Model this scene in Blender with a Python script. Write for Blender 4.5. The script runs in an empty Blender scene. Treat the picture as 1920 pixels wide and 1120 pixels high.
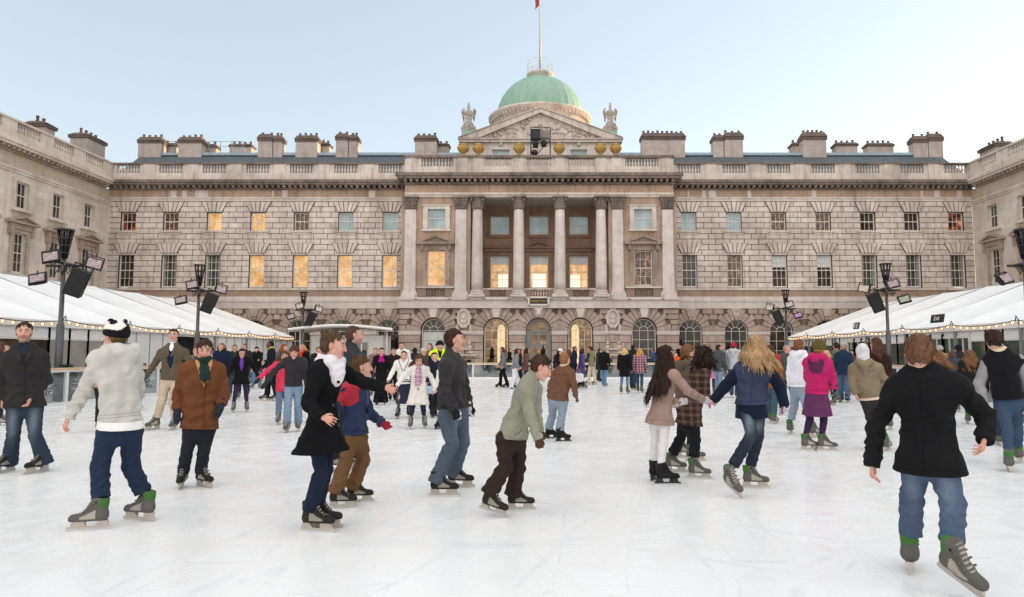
import bpy, math, random
import numpy as np
from mathutils import Vector, Matrix, Euler
R = math.radians
rnd = random.Random(7)
SC = bpy.context.scene
COL = SC.collection

# ------------------------------------------------------------------ camera geometry (photo is 1920x1120)
FOC, CX, CY, HZ, CAMH = 1300.0, 1014.0, 560.0, 664.0, 1.45
PITCH = math.atan((HZ - CY) / FOC)
CP, SP = math.cos(PITCH), math.sin(PITCH)
def ray(px, py):
    u, v = (px - CX) / FOC, (CY - py) / FOC
    return np.array([u, CP - v * SP, v * CP + SP])
def W(px, py, Y):
    "the point seen at photo pixel (px,py) that lies Y metres in front of the camera"
    d = ray(px, py); t = Y / d[1]
    return np.array([d[0] * t, Y, CAMH + d[2] * t])
def Wz(px, py, z=0.0):
    "the point seen at a pixel that lies at height z"
    d = ray(px, py); t = (z - CAMH) / d[2]
    return np.array([d[0] * t, d[1] * t, z])
def FX(px, Y, py=470): return float(W(px, py, Y)[0])
def FZ(py, Y): return float(W(CX, py, Y)[2])

# ------------------------------------------------------------------ objects
def tag(o, label=None, cat=None, group=None, kind=None):
    if label: o['label'] = label
    if cat: o['category'] = cat
    if group: o['group'] = group
    if kind: o['kind'] = kind
    return o
def empty(name, loc=(0, 0, 0), rz=0.0, label=None, cat=None, group=None, parent=None):
    o = bpy.data.objects.new(name, None); COL.objects.link(o)
    o.location = loc; o.rotation_euler = (0, 0, rz); o.empty_display_size = .2
    if parent: o.parent = parent
    return tag(o, label, cat, group)
def link(name, me, parent=None, loc=(0, 0, 0), rot=(0, 0, 0)):
    o = bpy.data.objects.new(name, me); COL.objects.link(o)
    o.location = loc; o.rotation_euler = rot
    if parent: o.parent = parent
    return o
def copy_tree(o, parent=None):
    c = o.copy(); COL.objects.link(c); c.parent = parent
    for ch in list(o.children): copy_tree(ch, c)
    return c

class MB:
    "collects shapes into one mesh"
    def __init__(s, fn=None): s.v, s.f, s.t, s.fn, s.sm = [], [], [], fn, []
    def _add(s, vs, fs, tint=0.0, smooth=False):
        b = len(s.v)
        if s.fn: vs = [s.fn(*p) for p in vs]
        s.v.extend([tuple(map(float, p)) for p in vs])
        for f in fs:
            s.f.append([b + i for i in f]); s.t.append(tint); s.sm.append(smooth)
    def box(s, x0, x1, y0, y1, z0, z1, tint=0.0, bev=0.0):
        if bev > 0:   # chamfer the four edges of the y1 face (the face that looks out)
            b = bev
            vs = [(x0,y0,z0),(x1,y0,z0),(x1,y0,z1),(x0,y0,z1),(x0,y1-b,z0),(x1,y1-b,z0),(x1,y1-b,z1),(x0,y1-b,z1),
                  (x0+b,y1,z0+b),(x1-b,y1,z0+b),(x1-b,y1,z1-b),(x0+b,y1,z1-b)]
            fs = [(0,1,5,4),(1,2,6,5),(2,3,7,6),(3,0,4,7),(4,5,9,8),(5,6,10,9),(6,7,11,10),(7,4,8,11),(8,9,10,11)]
        else:
            vs = [(x,y,z) for z in (z0,z1) for y in (y0,y1) for x in (x0,x1)]
            fs = [(0,1,3,2),(4,6,7,5),(0,4,5,1),(2,3,7,6),(0,2,6,4),(1,5,7,3)]
        s._add(vs, fs, tint); return s
    def prism(s, poly, y0, y1, tint=0.0):
        n = len(poly)
        vs = [(x, y0, z) for x, z in poly] + [(x, y1, z) for x, z in poly]
        fs = [tuple(range(n)), tuple(range(2*n-1, n-1, -1))] + [(i, (i+1) % n, n+(i+1) % n, n+i) for i in range(n)]
        s._add(vs, fs, tint); return s
    def lathe(s, prof, c=(0,0,0), n=12, tint=0.0, fn=None, cap=True, smooth=True):
        vs = []
        for r, z in prof:
            for k in range(n):
                a = 2*math.pi*k/n; rr = r if fn is None else fn(r, z, a)
                vs.append((c[0]+rr*math.cos(a), c[1]+rr*math.sin(a), c[2]+z))
        m = len(prof)
        fs = [(i*n+k, i*n+(k+1) % n, (i+1)*n+(k+1) % n, (i+1)*n+k) for i in range(m-1) for k in range(n)]
        s._add(vs, fs, tint, smooth)
        if cap:
            s._add(vs[:n], [tuple(range(n-1, -1, -1))], tint); s._add(vs[-n:], [tuple(range(n))], tint)
        return s
    def tube(s, pts, r, n=6, tint=0.0, smooth=True, cap=True):
        pts = [Vector(p) for p in pts]; m = len(pts); vs = []
        rs = r if isinstance(r, (list, tuple)) else [r]*m
        for i, p in enumerate(pts):
            d = (pts[min(i+1, m-1)] - pts[max(i-1, 0)]).normalized()
            a = Vector((0,0,1)) if abs(d.z) < .9 else Vector((1,0,0))
            u = d.cross(a).normalized(); w = d.cross(u)
            for k in range(n):
                t = 2*math.pi*k/n + math.pi/4
                vs.append(tuple(p + (u*math.cos(t) + w*math.sin(t))*rs[i]))
        fs = [(i*n+k, i*n+(k+1) % n, (i+1)*n+(k+1) % n, (i+1)*n+k) for i in range(m-1) for k in range(n)]
        s._add(vs, fs, tint, smooth)
        if cap: s._add(vs[:n], [tuple(range(n))], tint); s._add(vs[-n:], [tuple(range(n))], tint)
        return s
    def quad(s, a, b, c, d, tint=0.0, smooth=False): s._add([a,b,c,d], [(0,1,2,3)], tint, smooth); return s
    def grid(s, fn, nu, nv, tint=0.0, smooth=True):
        vs = [fn(i/nu, j/nv) for j in range(nv+1) for i in range(nu+1)]
        fs = [(j*(nu+1)+i, j*(nu+1)+i+1, (j+1)*(nu+1)+i+1, (j+1)*(nu+1)+i) for j in range(nv) for i in range(nu)]
        s._add(vs, fs, tint, smooth); return s
    def ball(s, c, r, n=8, m=6, tint=0.0):
        rx, ry, rz = r if isinstance(r, (tuple, list)) else (r, r, r)
        def fn(u, v):
            a, b = 2*math.pi*u, math.pi*(v-.5)
            return (c[0]+rx*math.cos(a)*math.cos(b), c[1]+ry*math.sin(a)*math.cos(b), c[2]+rz*math.sin(b))
        return s.grid(fn, n, m, tint)
    def mesh(s, name, mat):
        me = bpy.data.meshes.new(name); me.from_pydata(s.v, [], s.f); me.update()
        a = me.attributes.new('tint', 'FLOAT', 'FACE'); a.data.foreach_set('value', np.array(s.t, np.float32))
        me.polygons.foreach_set('use_smooth', np.array(s.sm, bool))
        if mat: me.materials.append(mat)
        import bmesh
        bm = bmesh.new(); bm.from_mesh(me)
        bmesh.ops.remove_doubles(bm, verts=bm.verts, dist=1e-5) if len(s.v) < 60000 else None
        bmesh.ops.recalc_face_normals(bm, faces=bm.faces); bm.to_mesh(me); bm.free()
        return me
    def build(s, name, mat, parent=None, loc=(0,0,0), rot=(0,0,0)):
        return link(name, s.mesh(name, mat), parent, loc, rot)

# ------------------------------------------------------------------ materials
def srgb(h):
    h = h.lstrip('#'); c = [int(h[i:i+2], 16)/255 for i in (0, 2, 4)]
    return tuple(x/12.92 if x <= .04045 else ((x+.055)/1.055)**2.4 for x in c) + (1.0,)
class NT:
    "a small node-tree helper"
    def __init__(s, name):
        s.m = bpy.data.materials.new(name); s.m.use_nodes = True
        s.t = s.m.node_tree; s.t.nodes.clear()
        s.out = s.n('ShaderNodeOutputMaterial')
    def n(s, typ, **kw):
        nd = s.t.nodes.new(typ)
        for k, v in kw.items():
            if k.startswith('_'): setattr(nd, k[1:], v)
            else: s.set(nd, k.replace('__', ' '), v)
        return nd
    def set(s, nd, k, v):
        i = nd.inputs[int(k[1:])] if k[0] == 'i' and k[1:].isdigit() else nd.inputs[k]
        if isinstance(v, bpy.types.NodeSocket): s.t.links.new(v, i)
        else: i.default_value = v
    def bsdf(s, **kw):
        b = s.n('ShaderNodeBsdfPrincipled', **kw); s.t.links.new(b.outputs[0], s.out.inputs[0]); return b
    def coord(s, which='Object', scale=None):
        c = s.n('ShaderNodeTexCoord').outputs[which]
        if scale is not None:
            c = s.n('ShaderNodeMapping', Vector=c, Scale=scale).outputs[0]
        return c
    def noise(s, vec, scale=5., detail=4., rough=.55, dist=0.):
        return s.n('ShaderNodeTexNoise', Vector=vec, Scale=scale, Detail=detail, Roughness=rough, Distortion=dist).outputs['Fac']
    def ramp(s, fac, *stops):
        r = s.n('ShaderNodeValToRGB', Fac=fac); e = r.color_ramp.elements
        while len(e) < len(stops): e.new(.5)
        for k, (p, c) in enumerate(stops):
            e[k].position = p; e[k].color = c if len(c) == 4 else (*c, 1)
        return r.outputs[0]
    def val(s, fac, a, b, x=0., y=1.):
        return s.n('ShaderNodeMapRange', i0=fac, i1=a, i2=b, i3=x, i4=y).outputs[0]
    def mix(s, fac, a, b, mode='MIX'):
        m = s.n('ShaderNodeMix', _data_type='RGBA', _blend_type=mode)
        s.set(m, 'i0', fac); s.set(m, 'i6', a); s.set(m, 'i7', b); return m.outputs[2]
    def math(s, op, a, b=0.):
        return s.n('ShaderNodeMath', _operation=op, i0=a, i1=b).outputs[0]
    def bump(s, h, strength=.3, dist=.02):
        return s.n('ShaderNodeBump', Height=h, Strength=strength, Distance=dist).outputs[0]
    def attr(s, name, out='Fac'): return s.n('ShaderNodeAttribute', _attribute_name=name).outputs[out]
MATS = {}
def cached(fn):
    def g(*a, **k):
        key = (fn.__name__, a, tuple(sorted(k.items())))
        if key not in MATS: MATS[key] = fn(*a, **k)
        return MATS[key]
    return g

@cached
def stone(name, light, mid, dark, stain=.5, scale=1.0, ashlar=False):
    "weathered Portland stone: pale, with brown and sooty patches and rain streaks"
    t = NT(name); c = t.coord()
    big = t.noise(c, .35*scale, 5, .6); med = t.noise(c, 2.2*scale, 6, .65)
    st = t.noise(t.coord('Object', (2.2, 2.2, .22)), 1.6*scale, 5, .6)
    fine = t.noise(c, 22, 4, .7)
    col = t.mix(t.val(med, .3, .72), srgb(light), srgb(mid))
    col = t.mix(t.attr('tint'), col, srgb(mid))
    col = t.mix(t.math('MULTIPLY', t.val(big, .45, .75), stain), col, srgb(dark))
    col = t.mix(t.math('MULTIPLY', t.val(st, .52, .74), stain), col, srgb(dark))
    col = t.mix(t.val(fine, .35, .7, 0, .22), col, srgb(mid))
    if ashlar:
        sx = t.n('ShaderNodeSeparateXYZ', Vector=c); v2 = t.n('ShaderNodeCombineXYZ', X=sx.outputs[1], Y=sx.outputs[2]).outputs[0]
        br = t.n('ShaderNodeTexBrick', Vector=v2, Scale=1.0, Color1=(1, 1, 1, 1), Color2=(.8, .77, .74, 1), Mortar=(.62, .57, .52, 1)); br.inputs['Mortar Size'].default_value = .008; br.inputs['Brick Width'].default_value = 1.3; br.inputs['Row Height'].default_value = .46
        col = t.mix(.6, col, t.mix(1.0, col, br.outputs[0], 'MULTIPLY'))
    t.bsdf(**{'Base__Color': col, 'Roughness': .85, 'Normal': t.bump(t.math('ADD', fine, med), .35, .02)})
    return t.m
@cached
def plain(name, col, rough=.6, metal=0.0, var=.12, scale=8.0, spec=.5, bump=.1):
    t = NT(name); c = t.coord(); n = t.noise(c, scale, 5, .6)
    a = srgb(col); b = tuple(min(1, x*(1-var*2)) for x in a[:3]) + (1,)
    cc = t.mix(t.val(n, .3, .7), a, b)
    t.bsdf(**{'Base__Color': cc, 'Roughness': t.val(n, .2, .8, max(.02, rough-.08), min(1, rough+.08)), 'Metallic': metal,
              'Specular__IOR__Level': spec, 'Normal': t.bump(n, bump, .01)})
    return t.m
@cached
def glow(name, col, strength=1.0):
    t = NT(name); e = t.n('ShaderNodeEmission', Color=srgb(col), Strength=strength*.22)
    t.t.links.new(e.outputs[0], t.out.inputs[0]); return t.m
@cached
def pane(kind, seed=0):
    "a window pane: dark glossy glass, with the room behind and outside reflections painted in as colour and glow"
    t = NT('window_glass_' + kind); c = t.coord()
    off = t.n('ShaderNodeMapping', Vector=c, Location=(seed*3.7, 0, seed*1.9)).outputs[0]
    n1 = t.noise(off, 1.3, 3, .6); n2 = t.noise(off, 4.5, 3, .6)
    vor = t.n('ShaderNodeTexVoronoi', Vector=off, Scale=1.7, _distance='MANHATTAN').outputs['Color']
    vg = t.n('ShaderNodeSeparateColor', Color=vor).outputs[0]
    base, em, es, rough = srgb('#2b2622'), srgb('#000000'), 0.0, .06
    if kind == 'dark':
        base = t.ramp(n1, (.35, srgb('#1f1c1b')), (.6, srgb('#4a4039')), (.75, srgb('#2c2927')))
    elif kind == 'drape':     # dark room, pale green-grey curtains at the sides
        base = t.ramp(n2, (.4, srgb('#34332f')), (.7, srgb('#5b5a52')))
    elif kind == 'sky':  # pale sky reflection painted as colour with a faint glow
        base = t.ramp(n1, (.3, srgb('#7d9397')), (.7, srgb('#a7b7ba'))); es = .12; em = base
    elif kind == 'warm_glow':  # warm reflection of the sunlit building opposite, painted as glow
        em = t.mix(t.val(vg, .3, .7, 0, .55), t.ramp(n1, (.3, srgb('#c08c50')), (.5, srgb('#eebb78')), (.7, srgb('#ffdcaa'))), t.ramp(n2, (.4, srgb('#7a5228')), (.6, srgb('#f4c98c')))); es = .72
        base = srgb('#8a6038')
    elif kind == 'half':  # dark glass with patches of the same warm glow painted in
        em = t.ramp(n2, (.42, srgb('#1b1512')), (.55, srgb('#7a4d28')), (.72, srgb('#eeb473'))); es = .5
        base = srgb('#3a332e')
    elif kind == 'ember':
        em = t.ramp(n1, (.45, srgb('#080505')), (.58, srgb('#7c2f12')), (.7, srgb('#ff9a4a'))); es = .8
        base = srgb('#2c2420')
    elif kind == 'blind':
        base = t.ramp(n2, (.3, srgb('#b9bcb8')), (.7, srgb('#cdd0cc'))); rough = .4; em = base; es = .05
    elif kind == 'white':
        em = srgb('#ffe9c2'); es = .62; base = srgb('#ffffff')
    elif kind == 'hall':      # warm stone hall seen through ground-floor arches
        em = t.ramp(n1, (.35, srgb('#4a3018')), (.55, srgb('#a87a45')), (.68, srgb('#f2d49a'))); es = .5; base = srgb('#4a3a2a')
    elif kind == 'tent':
        base = t.ramp(n1, (.3, srgb('#24302b')), (.55, srgb('#3b4a41')), (.75, srgb('#5a6557'))); em = base; es = .1
    elif kind == 'tentgrey':
        base = t.ramp(n1, (.3, srgb('#8d8883')), (.7, srgb('#a39e98'))); em = base; es = .05
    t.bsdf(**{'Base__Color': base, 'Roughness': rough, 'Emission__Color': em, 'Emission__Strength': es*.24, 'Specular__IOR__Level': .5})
    return t.m
# ------------------------------------------------------------------ materials of the place
PORT = stone('portland_stone', '#e2d7cd', '#c6b7ab', '#74655a', .6)
RUST = stone('rusticated_stone', '#e7dcd3', '#c5b4a8', '#6f6056', .62)
ENT = stone('brown_entablature_stone', '#bfa490', '#a88b74', '#54453b', .6)
SOOT = stone('sooty_cornice_stone', '#a89a90', '#6f6057', '#2c2522', .75, 2.0)
BAND = stone('brown_band_stone', '#aa937f', '#93796a', '#6b5b50', .4)
PALE = stone('pale_band_stone', '#ddd3cb', '#c4b7ae', '#8f8076', .35)
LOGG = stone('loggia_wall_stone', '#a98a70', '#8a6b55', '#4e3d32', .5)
WING = stone('wing_ashlar_stone', '#e4dace', '#d0c3b6', '#8a7868', .5, ashlar=True)
GRND = stone('ground_floor_stone', '#d0bfb2', '#a89385', '#6d5a4f', .45)
COLM = stone('column_stone', '#e0d7d0', '#c6bab2', '#85766b', .45)
CAPI = stone('sooty_capital_stone', '#a3958c', '#665951', '#2b2624', .8, 3.0)
JOINT = plain('dark_stone_joint', '#4a3e38', .95, var=.2, scale=3)
JOINT2 = plain('ground_floor_joint', '#75655a', .95, var=.2, scale=3)
SLATE = plain('roof_slate', '#525b61', .6, var=.2, scale=3)
LEAD = plain('lead_sheet', '#9fb0ba', .45, var=.12, scale=2)
WHITE = plain('white_painted_wood', '#dcd6cb', .45, var=.05)
COPPER = NT('verdigris_copper')
def _copper():
    t = COPPER; c = t.coord(); n = t.noise(t.coord('Object', (1, 1, .25)), 1.5, 6, .65); f = t.noise(c, 6, 4, .6)
    col = t.ramp(n, (.3, srgb('#7a9e8c')), (.5, srgb('#8bab9a')), (.7, srgb('#6f9683')))
    col = t.mix(t.val(f, .5, .8, 0, .4), col, srgb('#5f8f7c'))
    t.bsdf(**{'Base__Color': col, 'Roughness': .6, 'Normal': t.bump(f, .15, .03)})
_copper(); COPPER = COPPER.m

# ------------------------------------------------------------------ ice and ground
def make_ice():
    t = NT('skated_ice'); c = t.coord()
    n1 = t.noise(c, .25, 5, .6); n2 = t.noise(c, 2.5, 6, .65, .4)
    w1 = t.n('ShaderNodeTexVoronoi', Vector=t.n('ShaderNodeMapping', Vector=t.mix(.12, c, t.n('ShaderNodeTexNoise', Vector=c, Scale=.6).outputs['Color']), Scale=(1, .25, 1), Rotation=(0, 0, .5)).outputs[0], Scale=1.6, _feature='DISTANCE_TO_EDGE').outputs[0]
    w2 = t.n('ShaderNodeTexVoronoi', Vector=t.n('ShaderNodeMapping', Vector=t.mix(.15, c, t.n('ShaderNodeTexNoise', Vector=c, Scale=.8).outputs['Color']), Scale=(.3, 1, 1), Rotation=(0, 0, -.35)).outputs[0], Scale=2.3, _feature='DISTANCE_TO_EDGE').outputs[0]
    scr = t.math('MAXIMUM', t.val(w1, 0, .012, 1, 0), t.val(w2, 0, .012, 1, 0))
    for rot, sc, ds in ((.3, .22, 9.), (1.7, .35, 7.), (2.6, .16, 12.)):
        wv = t.n('ShaderNodeTexWave', Vector=t.n('ShaderNodeMapping', Vector=c, Rotation=(0, 0, rot)).outputs[0], Scale=sc, Distortion=ds, Detail=1.5, _wave_type='RINGS').outputs['Fac']
        scr = t.math('MAXIMUM', scr, t.math('MULTIPLY', t.val(wv, .985, 1.0), .8))
    scr = t.math('MULTIPLY', scr, t.val(n2, .42, .68))
    snow = t.noise(c, 9, 8, .75)
    col = t.mix(t.val(n1, .3, .7), srgb('#f6f6f4'), srgb('#eff0ef'))
    col = t.mix(t.val(n2, .5, .8, 0, .5), col, srgb('#e3e6e7'))
    col = t.mix(t.math('MULTIPLY', scr, .5), col, srgb('#c9ccce'))
    col = t.mix(t.val(snow, .55, .75, 0, .3), col, srgb('#fbfbfa'))
    h = t.math('SUBTRACT', t.math('MULTIPLY', snow, .5), scr)
    t.bsdf(**{'Base__Color': col, 'Roughness': t.val(n2, .3, .75, .16, .4), 'Specular__IOR__Level': .5, 'Normal': t.bump(h, .2, .008)})
    return t.m
g = MB().box(-160, 160, -60, 260, -.5, -.008).build('ground', plain('courtyard_paving', '#a8a39c', .8, var=.15, scale=2)); tag(g, kind='structure')
RX0, RX1, RY1 = -13.5, 12.6, 41.0
def ice_slab(u, v): return (RX0 + (RX1-RX0)*u, -12 + (RY1+12)*v, 0.0)
ice = MB().box(RX0, RX1, -14, RY1, -.006, 0).build('ice', make_ice()); tag(ice, kind='structure')
# ------------------------------------------------------------------ the stone palace round the court
D, DC = 51.4, 50.2              # main wall and projecting centre block
HW = 32.4                       # half the width of the court
MAINF = lambda u, d, z: (u, D - d, z)
CENF = lambda u, d, z: (u, DC - d, z)
Z = lambda py: FZ(py, D)
ZC = lambda py: FZ(py, DC)

def spans(u0, u1, cuts):
    segs = [(u0, u1)]
    for a, b in cuts:
        nxt = []
        for s, e in segs:
            if b <= s or a >= e: nxt.append((s, e)); continue
            if a > s: nxt.append((s, a))
            if b < e: nxt.append((b, e))
        segs = nxt
    return [(s, e) for s, e in segs if e - s > .04]
def blocks(fill, face, u0, u1, z0, z1, n, ln, opens, d0=-.4, d1=0.0, out=.05, gap=.038, fan=(), seed=1):
    "courses of rusticated blocks round rectangular openings (u0,u1,z0,z1)"
    r = random.Random(seed); h = (z1 - z0)/n
    for k in range(n):
        a, b = z0 + k*h, z0 + (k+1)*h; m = (a+b)/2
        cuts = [(o[0], o[1]) for o in opens if o[2] < m < o[3]]
        for s, e in spans(u0, u1, cuts): fill.box(s, e, d0, d1, a, b)
        fc = cuts + [(o[0] + (o[1]-o[0])*0, o[1]) for o in fan if o[2] < m < o[3]]
        for s, e in spans(u0, u1, fc):
            x = s; first = True
            cnt = max(1, round((e-s)/ln)); w = (e-s)/cnt; off = (w*.5 if k % 2 and cnt > 1 else 0)
            edges = [s] + [s + off + w*i for i in range(0 if off else 1, cnt + (1 if off else 0)) if s + off + w*i < e-.15] + [e]
            for p, q in zip(edges, edges[1:]):
                face.box(p + gap/2, q - gap/2, d1, d1 + out*(.85+.3*r.random()), a + gap/2, b - gap/2, r.random()**2*.7, bev=.02)
def flat_arch(fill, face, uc, w, z0, z1, d1=0.0, out=.115, n=5, spread=1.72, seed=0):
    r = random.Random(seed); g = .028
    fill.prism([(uc-w/2-.02, z0+.005), (uc+w/2+.02, z0+.005), (uc+w/2*spread+.03, z1-.005), (uc-w/2*spread-.03, z1-.005)], 0, .066)
    for k in range(n):
        a0, a1 = -w/2 + w*k/n, -w/2 + w*(k+1)/n
        b0, b1 = a0*spread, a1*spread
        zt = z1 if k in (1, 2, 3) else z1
        face.prism([(uc+a0+g, z0+g), (uc+a1-g, z0+g), (uc+b1-g, zt-g), (uc+b0+g, zt-g)], d1, d1 + out*(.9+.3*r.random()) + (.03 if k == n//2 else 0), r.random()*.7)
def arch_pts(uc, zs, r, a0=0., a1=math.pi, n=12): return [(uc + r*math.cos(a0+(a1-a0)*i/n), zs + r*math.sin(a0+(a1-a0)*i/n)) for i in range(n+1)]
def arch_ring(face, uc, zs, r, rmax, ztop, d1=0.0, n=11, out=.08, seed=0):
    "radiating voussoirs round an arch, their heads stepped into the courses"
    rr = random.Random(seed); g = .02
    for k in range(n):
        t0, t1 = math.pi*k/n, math.pi*(k+1)/n; tm = (t0+t1)/2
        ro = rmax*(1.0 if k % 2 == 0 else .86)
        def outp(t):
            s = math.sin(t); q = ro/max(abs(math.cos(t)), .55)*.72 if abs(math.cos(t)) > .55 else ro
            return min(ro*1.0, (ztop - zs - .02)/max(s, 1e-3))
        ga = g/r
        p = [(uc+r*math.cos(t0+ga), zs+r*math.sin(t0+ga)), (uc+outp(t0)*math.cos(t0+ga*.6), zs+outp(t0)*math.sin(t0+ga*.6)),
             (uc+outp(t1)*math.cos(t1-ga*.6), zs+outp(t1)*math.sin(t1-ga*.6)), (uc+r*math.cos(t1-ga), zs+r*math.sin(t1-ga))]
        key = k == n//2
        face.prism(p, d1 - (.36 if True else 0), d1 + out*(.9+.4*rr.random()) + (.06 if key else 0), 0.0 if key else .2 + rr.random()*.6)
def arch_fill(fill, uc, zs, r, half, ztop, d0=-.4, d1=0.0, n=12):
    "the wall round an arch head, from the arc out to a rectangle"
    pts = arch_pts(uc, zs, r, 0, math.pi, n)
    for (xa, za), (xb, zb) in zip(pts, pts[1:]):
        fill.prism([(xa, za), (xa, ztop), (xb, ztop), (xb, zb)], d0, d1)
    fill.box(uc-half, uc-r, d0, d1, zs, ztop); fill.box(uc+r, uc+half, d0, d1, zs, ztop)

def sash(bld, fn, uc, w, z0, z1, dp, kind, rows=2, cols=3, seed=0, blind=0.0, glow_rect=None, meet=True, curtains=False):
    "a white painted sash window with its panes of glass"
    fw, f = .075, MB(fn)
    f.box(uc-w/2, uc-w/2+fw, dp-.1, dp+.03, z0, z1); f.box(uc+w/2-fw, uc+w/2, dp-.1, dp+.03, z0, z1)
    f.box(uc-w/2+fw, uc+w/2-fw, dp-.1, dp+.03, z1-fw*.8, z1); f.box(uc-w/2+fw, uc+w/2-fw, dp-.1, dp+.03, z0, z0+fw*1.3)
    a, b, c, e = uc-w/2+fw, uc+w/2-fw, z0+fw*1.3, z1-fw*.8
    for k in range(1, cols): x = a+(b-a)*k/cols; f.box(x-.014, x+.014, dp-.03, dp+.012, c, e)
    for k in range(1, rows):
        zz = c+(e-c)*k/rows; t = .03 if (meet and k == rows//2) else .014
        f.box(a, b, dp-.03, dp+(.02 if t > .02 else .008), zz-t, zz+t)
    o = f.build('window', WHITE, bld)
    zt = e - (e-c)*blind
    MB(fn).box(a, b, dp-.08, dp-.05, c, zt).build('pane', pane(kind, seed), o)
    if blind: MB(fn).box(a, b, dp-.08, dp-.045, zt, e).build('blind', pane('blind'), o)
    if glow_rect:
        x0, x1, q = glow_rect; MB(fn).box(a+(b-a)*x0, a+(b-a)*x1, dp-.06, dp-.04, c, c+(e-c)*q).build('screen', pane('white'), o)
    if curtains:
        for s in ((0, .16), (.8, 1)):
            MB(fn).box(a+(b-a)*s[0], a+(b-a)*s[1], dp-.06, dp-.042, c, e).build('curtain', plain('pale_green_curtain', '#8d938a', .8, var=.2, scale=6), o)
    return o
def arch_window(bld, fn, uc, r, z0, zs, dp, kind, seed=0, name='window'):
    f = MB(fn); fr = .07
    def ring(r0, r1, d0, d1, n=14, a0=0., a1=math.pi):
        for k in range(n):
            t0, t1 = a0+(a1-a0)*k/n, a0+(a1-a0)*(k+1)/n
            f.prism([(uc+r0*math.cos(t0), zs+r0*math.sin(t0)), (uc+r1*math.cos(t0), zs+r1*math.sin(t0)),
                     (uc+r1*math.cos(t1), zs+r1*math.sin(t1)), (uc+r0*math.cos(t1), zs+r0*math.sin(t1))], d0, d1)
    ring(r-fr, r, dp-.1, dp+.03)
    f.box(uc-r, uc-r+fr, dp-.1, dp+.03, z0, zs); f.box(uc+r-fr, uc+r, dp-.1, dp+.03, z0, zs)
    ring(r*.36-.02, r*.36+.02, dp-.03, dp+.012, 8)
    for t in (.62, 1.2, math.pi-1.2, math.pi-.62):
        c, s = math.cos(t), math.sin(t); w = .018
        f.prism([(uc+r*.38*c-w*s, zs+r*.38*s+w*c), (uc+(r-fr)*c-w*s, zs+(r-fr)*s+w*c), (uc+(r-fr)*c+w*s, zs+(r-fr)*s-w*c), (uc+r*.38*c+w*s, zs+r*.38*s-w*c)], dp-.03, dp+.01)
    for x in (-r*.36, r*.36): f.box(uc+x-.018, uc+x+.018, dp-.03, dp+.01, z0, zs)
    n = 4
    for k in range(n+1): zz = z0+(zs-z0)*k/n; f.box(uc-r+fr, uc+r-fr, dp-.03, dp+(.016 if k else .03), zz-.018, zz+.018)
    o = f.build(name, WHITE, bld)
    p = [(uc-r+fr, z0), (uc+r-fr, z0)] + arch_pts(uc, zs, r-fr*.9)
    MB(fn).prism(p, dp-.09, dp-.06).build('pane', pane(kind, seed), o)
    return o
def pediment_head(f, uc, w, z0, z1, d0, d1, tint=.3):
    "small triangular pediment over a window: bed mould, rakes and field"
    t = (z1-z0)*.22
    f.box(uc-w/2, uc+w/2, d0, d1, z0, z0+t, tint)
    f.prism([(uc-w/2, z0+t), (uc-w/2+.02, z0+t*1.4), (uc, z1), (uc, z1-t*1.15), (uc-w/2+t*2.2, z0+t)], d0, d1-.004, tint)
    f.prism([(uc+w/2, z0+t), (uc+w/2-.02, z0+t*1.4), (uc, z1), (uc, z1-t*1.15), (uc+w/2-t*2.2, z0+t)], d0, d1-.004, tint)
    f.prism([(uc-w/2+t*2.2, z0+t), (uc+w/2-t*2.2, z0+t), (uc, z1-t*1.15)], d0, d1-.16, .8)
def baluster_panel(bld, fn, a, b, z0, z1, d, n=None, mat=None):
    n = n or max(4, round((b-a)/.225)); f = MB(fn); h = z1-z0
    prof = [(.07, 0), (.07, .1), (.04, .13), (.094, .32), (.088, .45), (.038, .7), (.05, .82), (.075, .88), (.075, 1)]
    for k in range(n):
        f.lathe([(r*min(1, h/.62), z*h) for r, z in prof], (a+(b-a)*(k+.5)/n, d, z0), 8, .3)
    return f.build('balustrade', mat or PORT, bld)
def modillions(f, u0, u1, step, w, d0, d1, z0, z1):
    n = max(1, round((u1-u0)/step))
    for k in range(n):
        x = u0+(u1-u0)*(k+.5)/n; f.box(x-w/2, x+w/2, d0, d1, z0, z1, rnd.random()*.6)

# ================================================== the south building: main wall
hall = empty('palace_building', (0, D, 0), 0, 'long classical stone palace with columned centre, balustrade and green dome behind the rink', 'building')
INV = lambda fn: (lambda u, d, z: tuple(np.subtract(fn(u, d, z), (0, D, 0))))
M, Cn = INV(MAINF), INV(CENF)
LW = [238, 318, 400, 482, 564, 647.5, 731]; RW = [1292, 1377, 1461, 1545, 1629, 1712, 1795]
U = lambda px: FX(px, D)
XC0, XC1 = FX(754, DC), FX(1267, DC)         # centre block edges
zg1, zimp0, zimp1 = Z(579), Z(628), Z(621.5)
zsill, zwall = Z(540.5), Z(378)
UPK = {238: 'ember', 318: 'half', 400: 'warm_glow', 482: 'warm_glow', 564: 'half', 647.5: 'sky', 731: 'sky', 1292: 'sky', 1377: 'sky', 1461: 'half', 1545: 'half', 1629: 'dark', 1712: 'dark', 1795: 'ember'}
LOK = {238: 'dark', 318: 'drape', 400: 'drape', 482: 'warm_glow', 564: 'warm_glow', 647.5: 'warm_glow', 731: 'warm_glow', 1292: 'dark', 1377: 'half', 1461: 'dark', 1545: 'dark', 1629: 'drape', 1712: 'drape', 1795: 'drape'}
ww = 1.12
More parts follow.
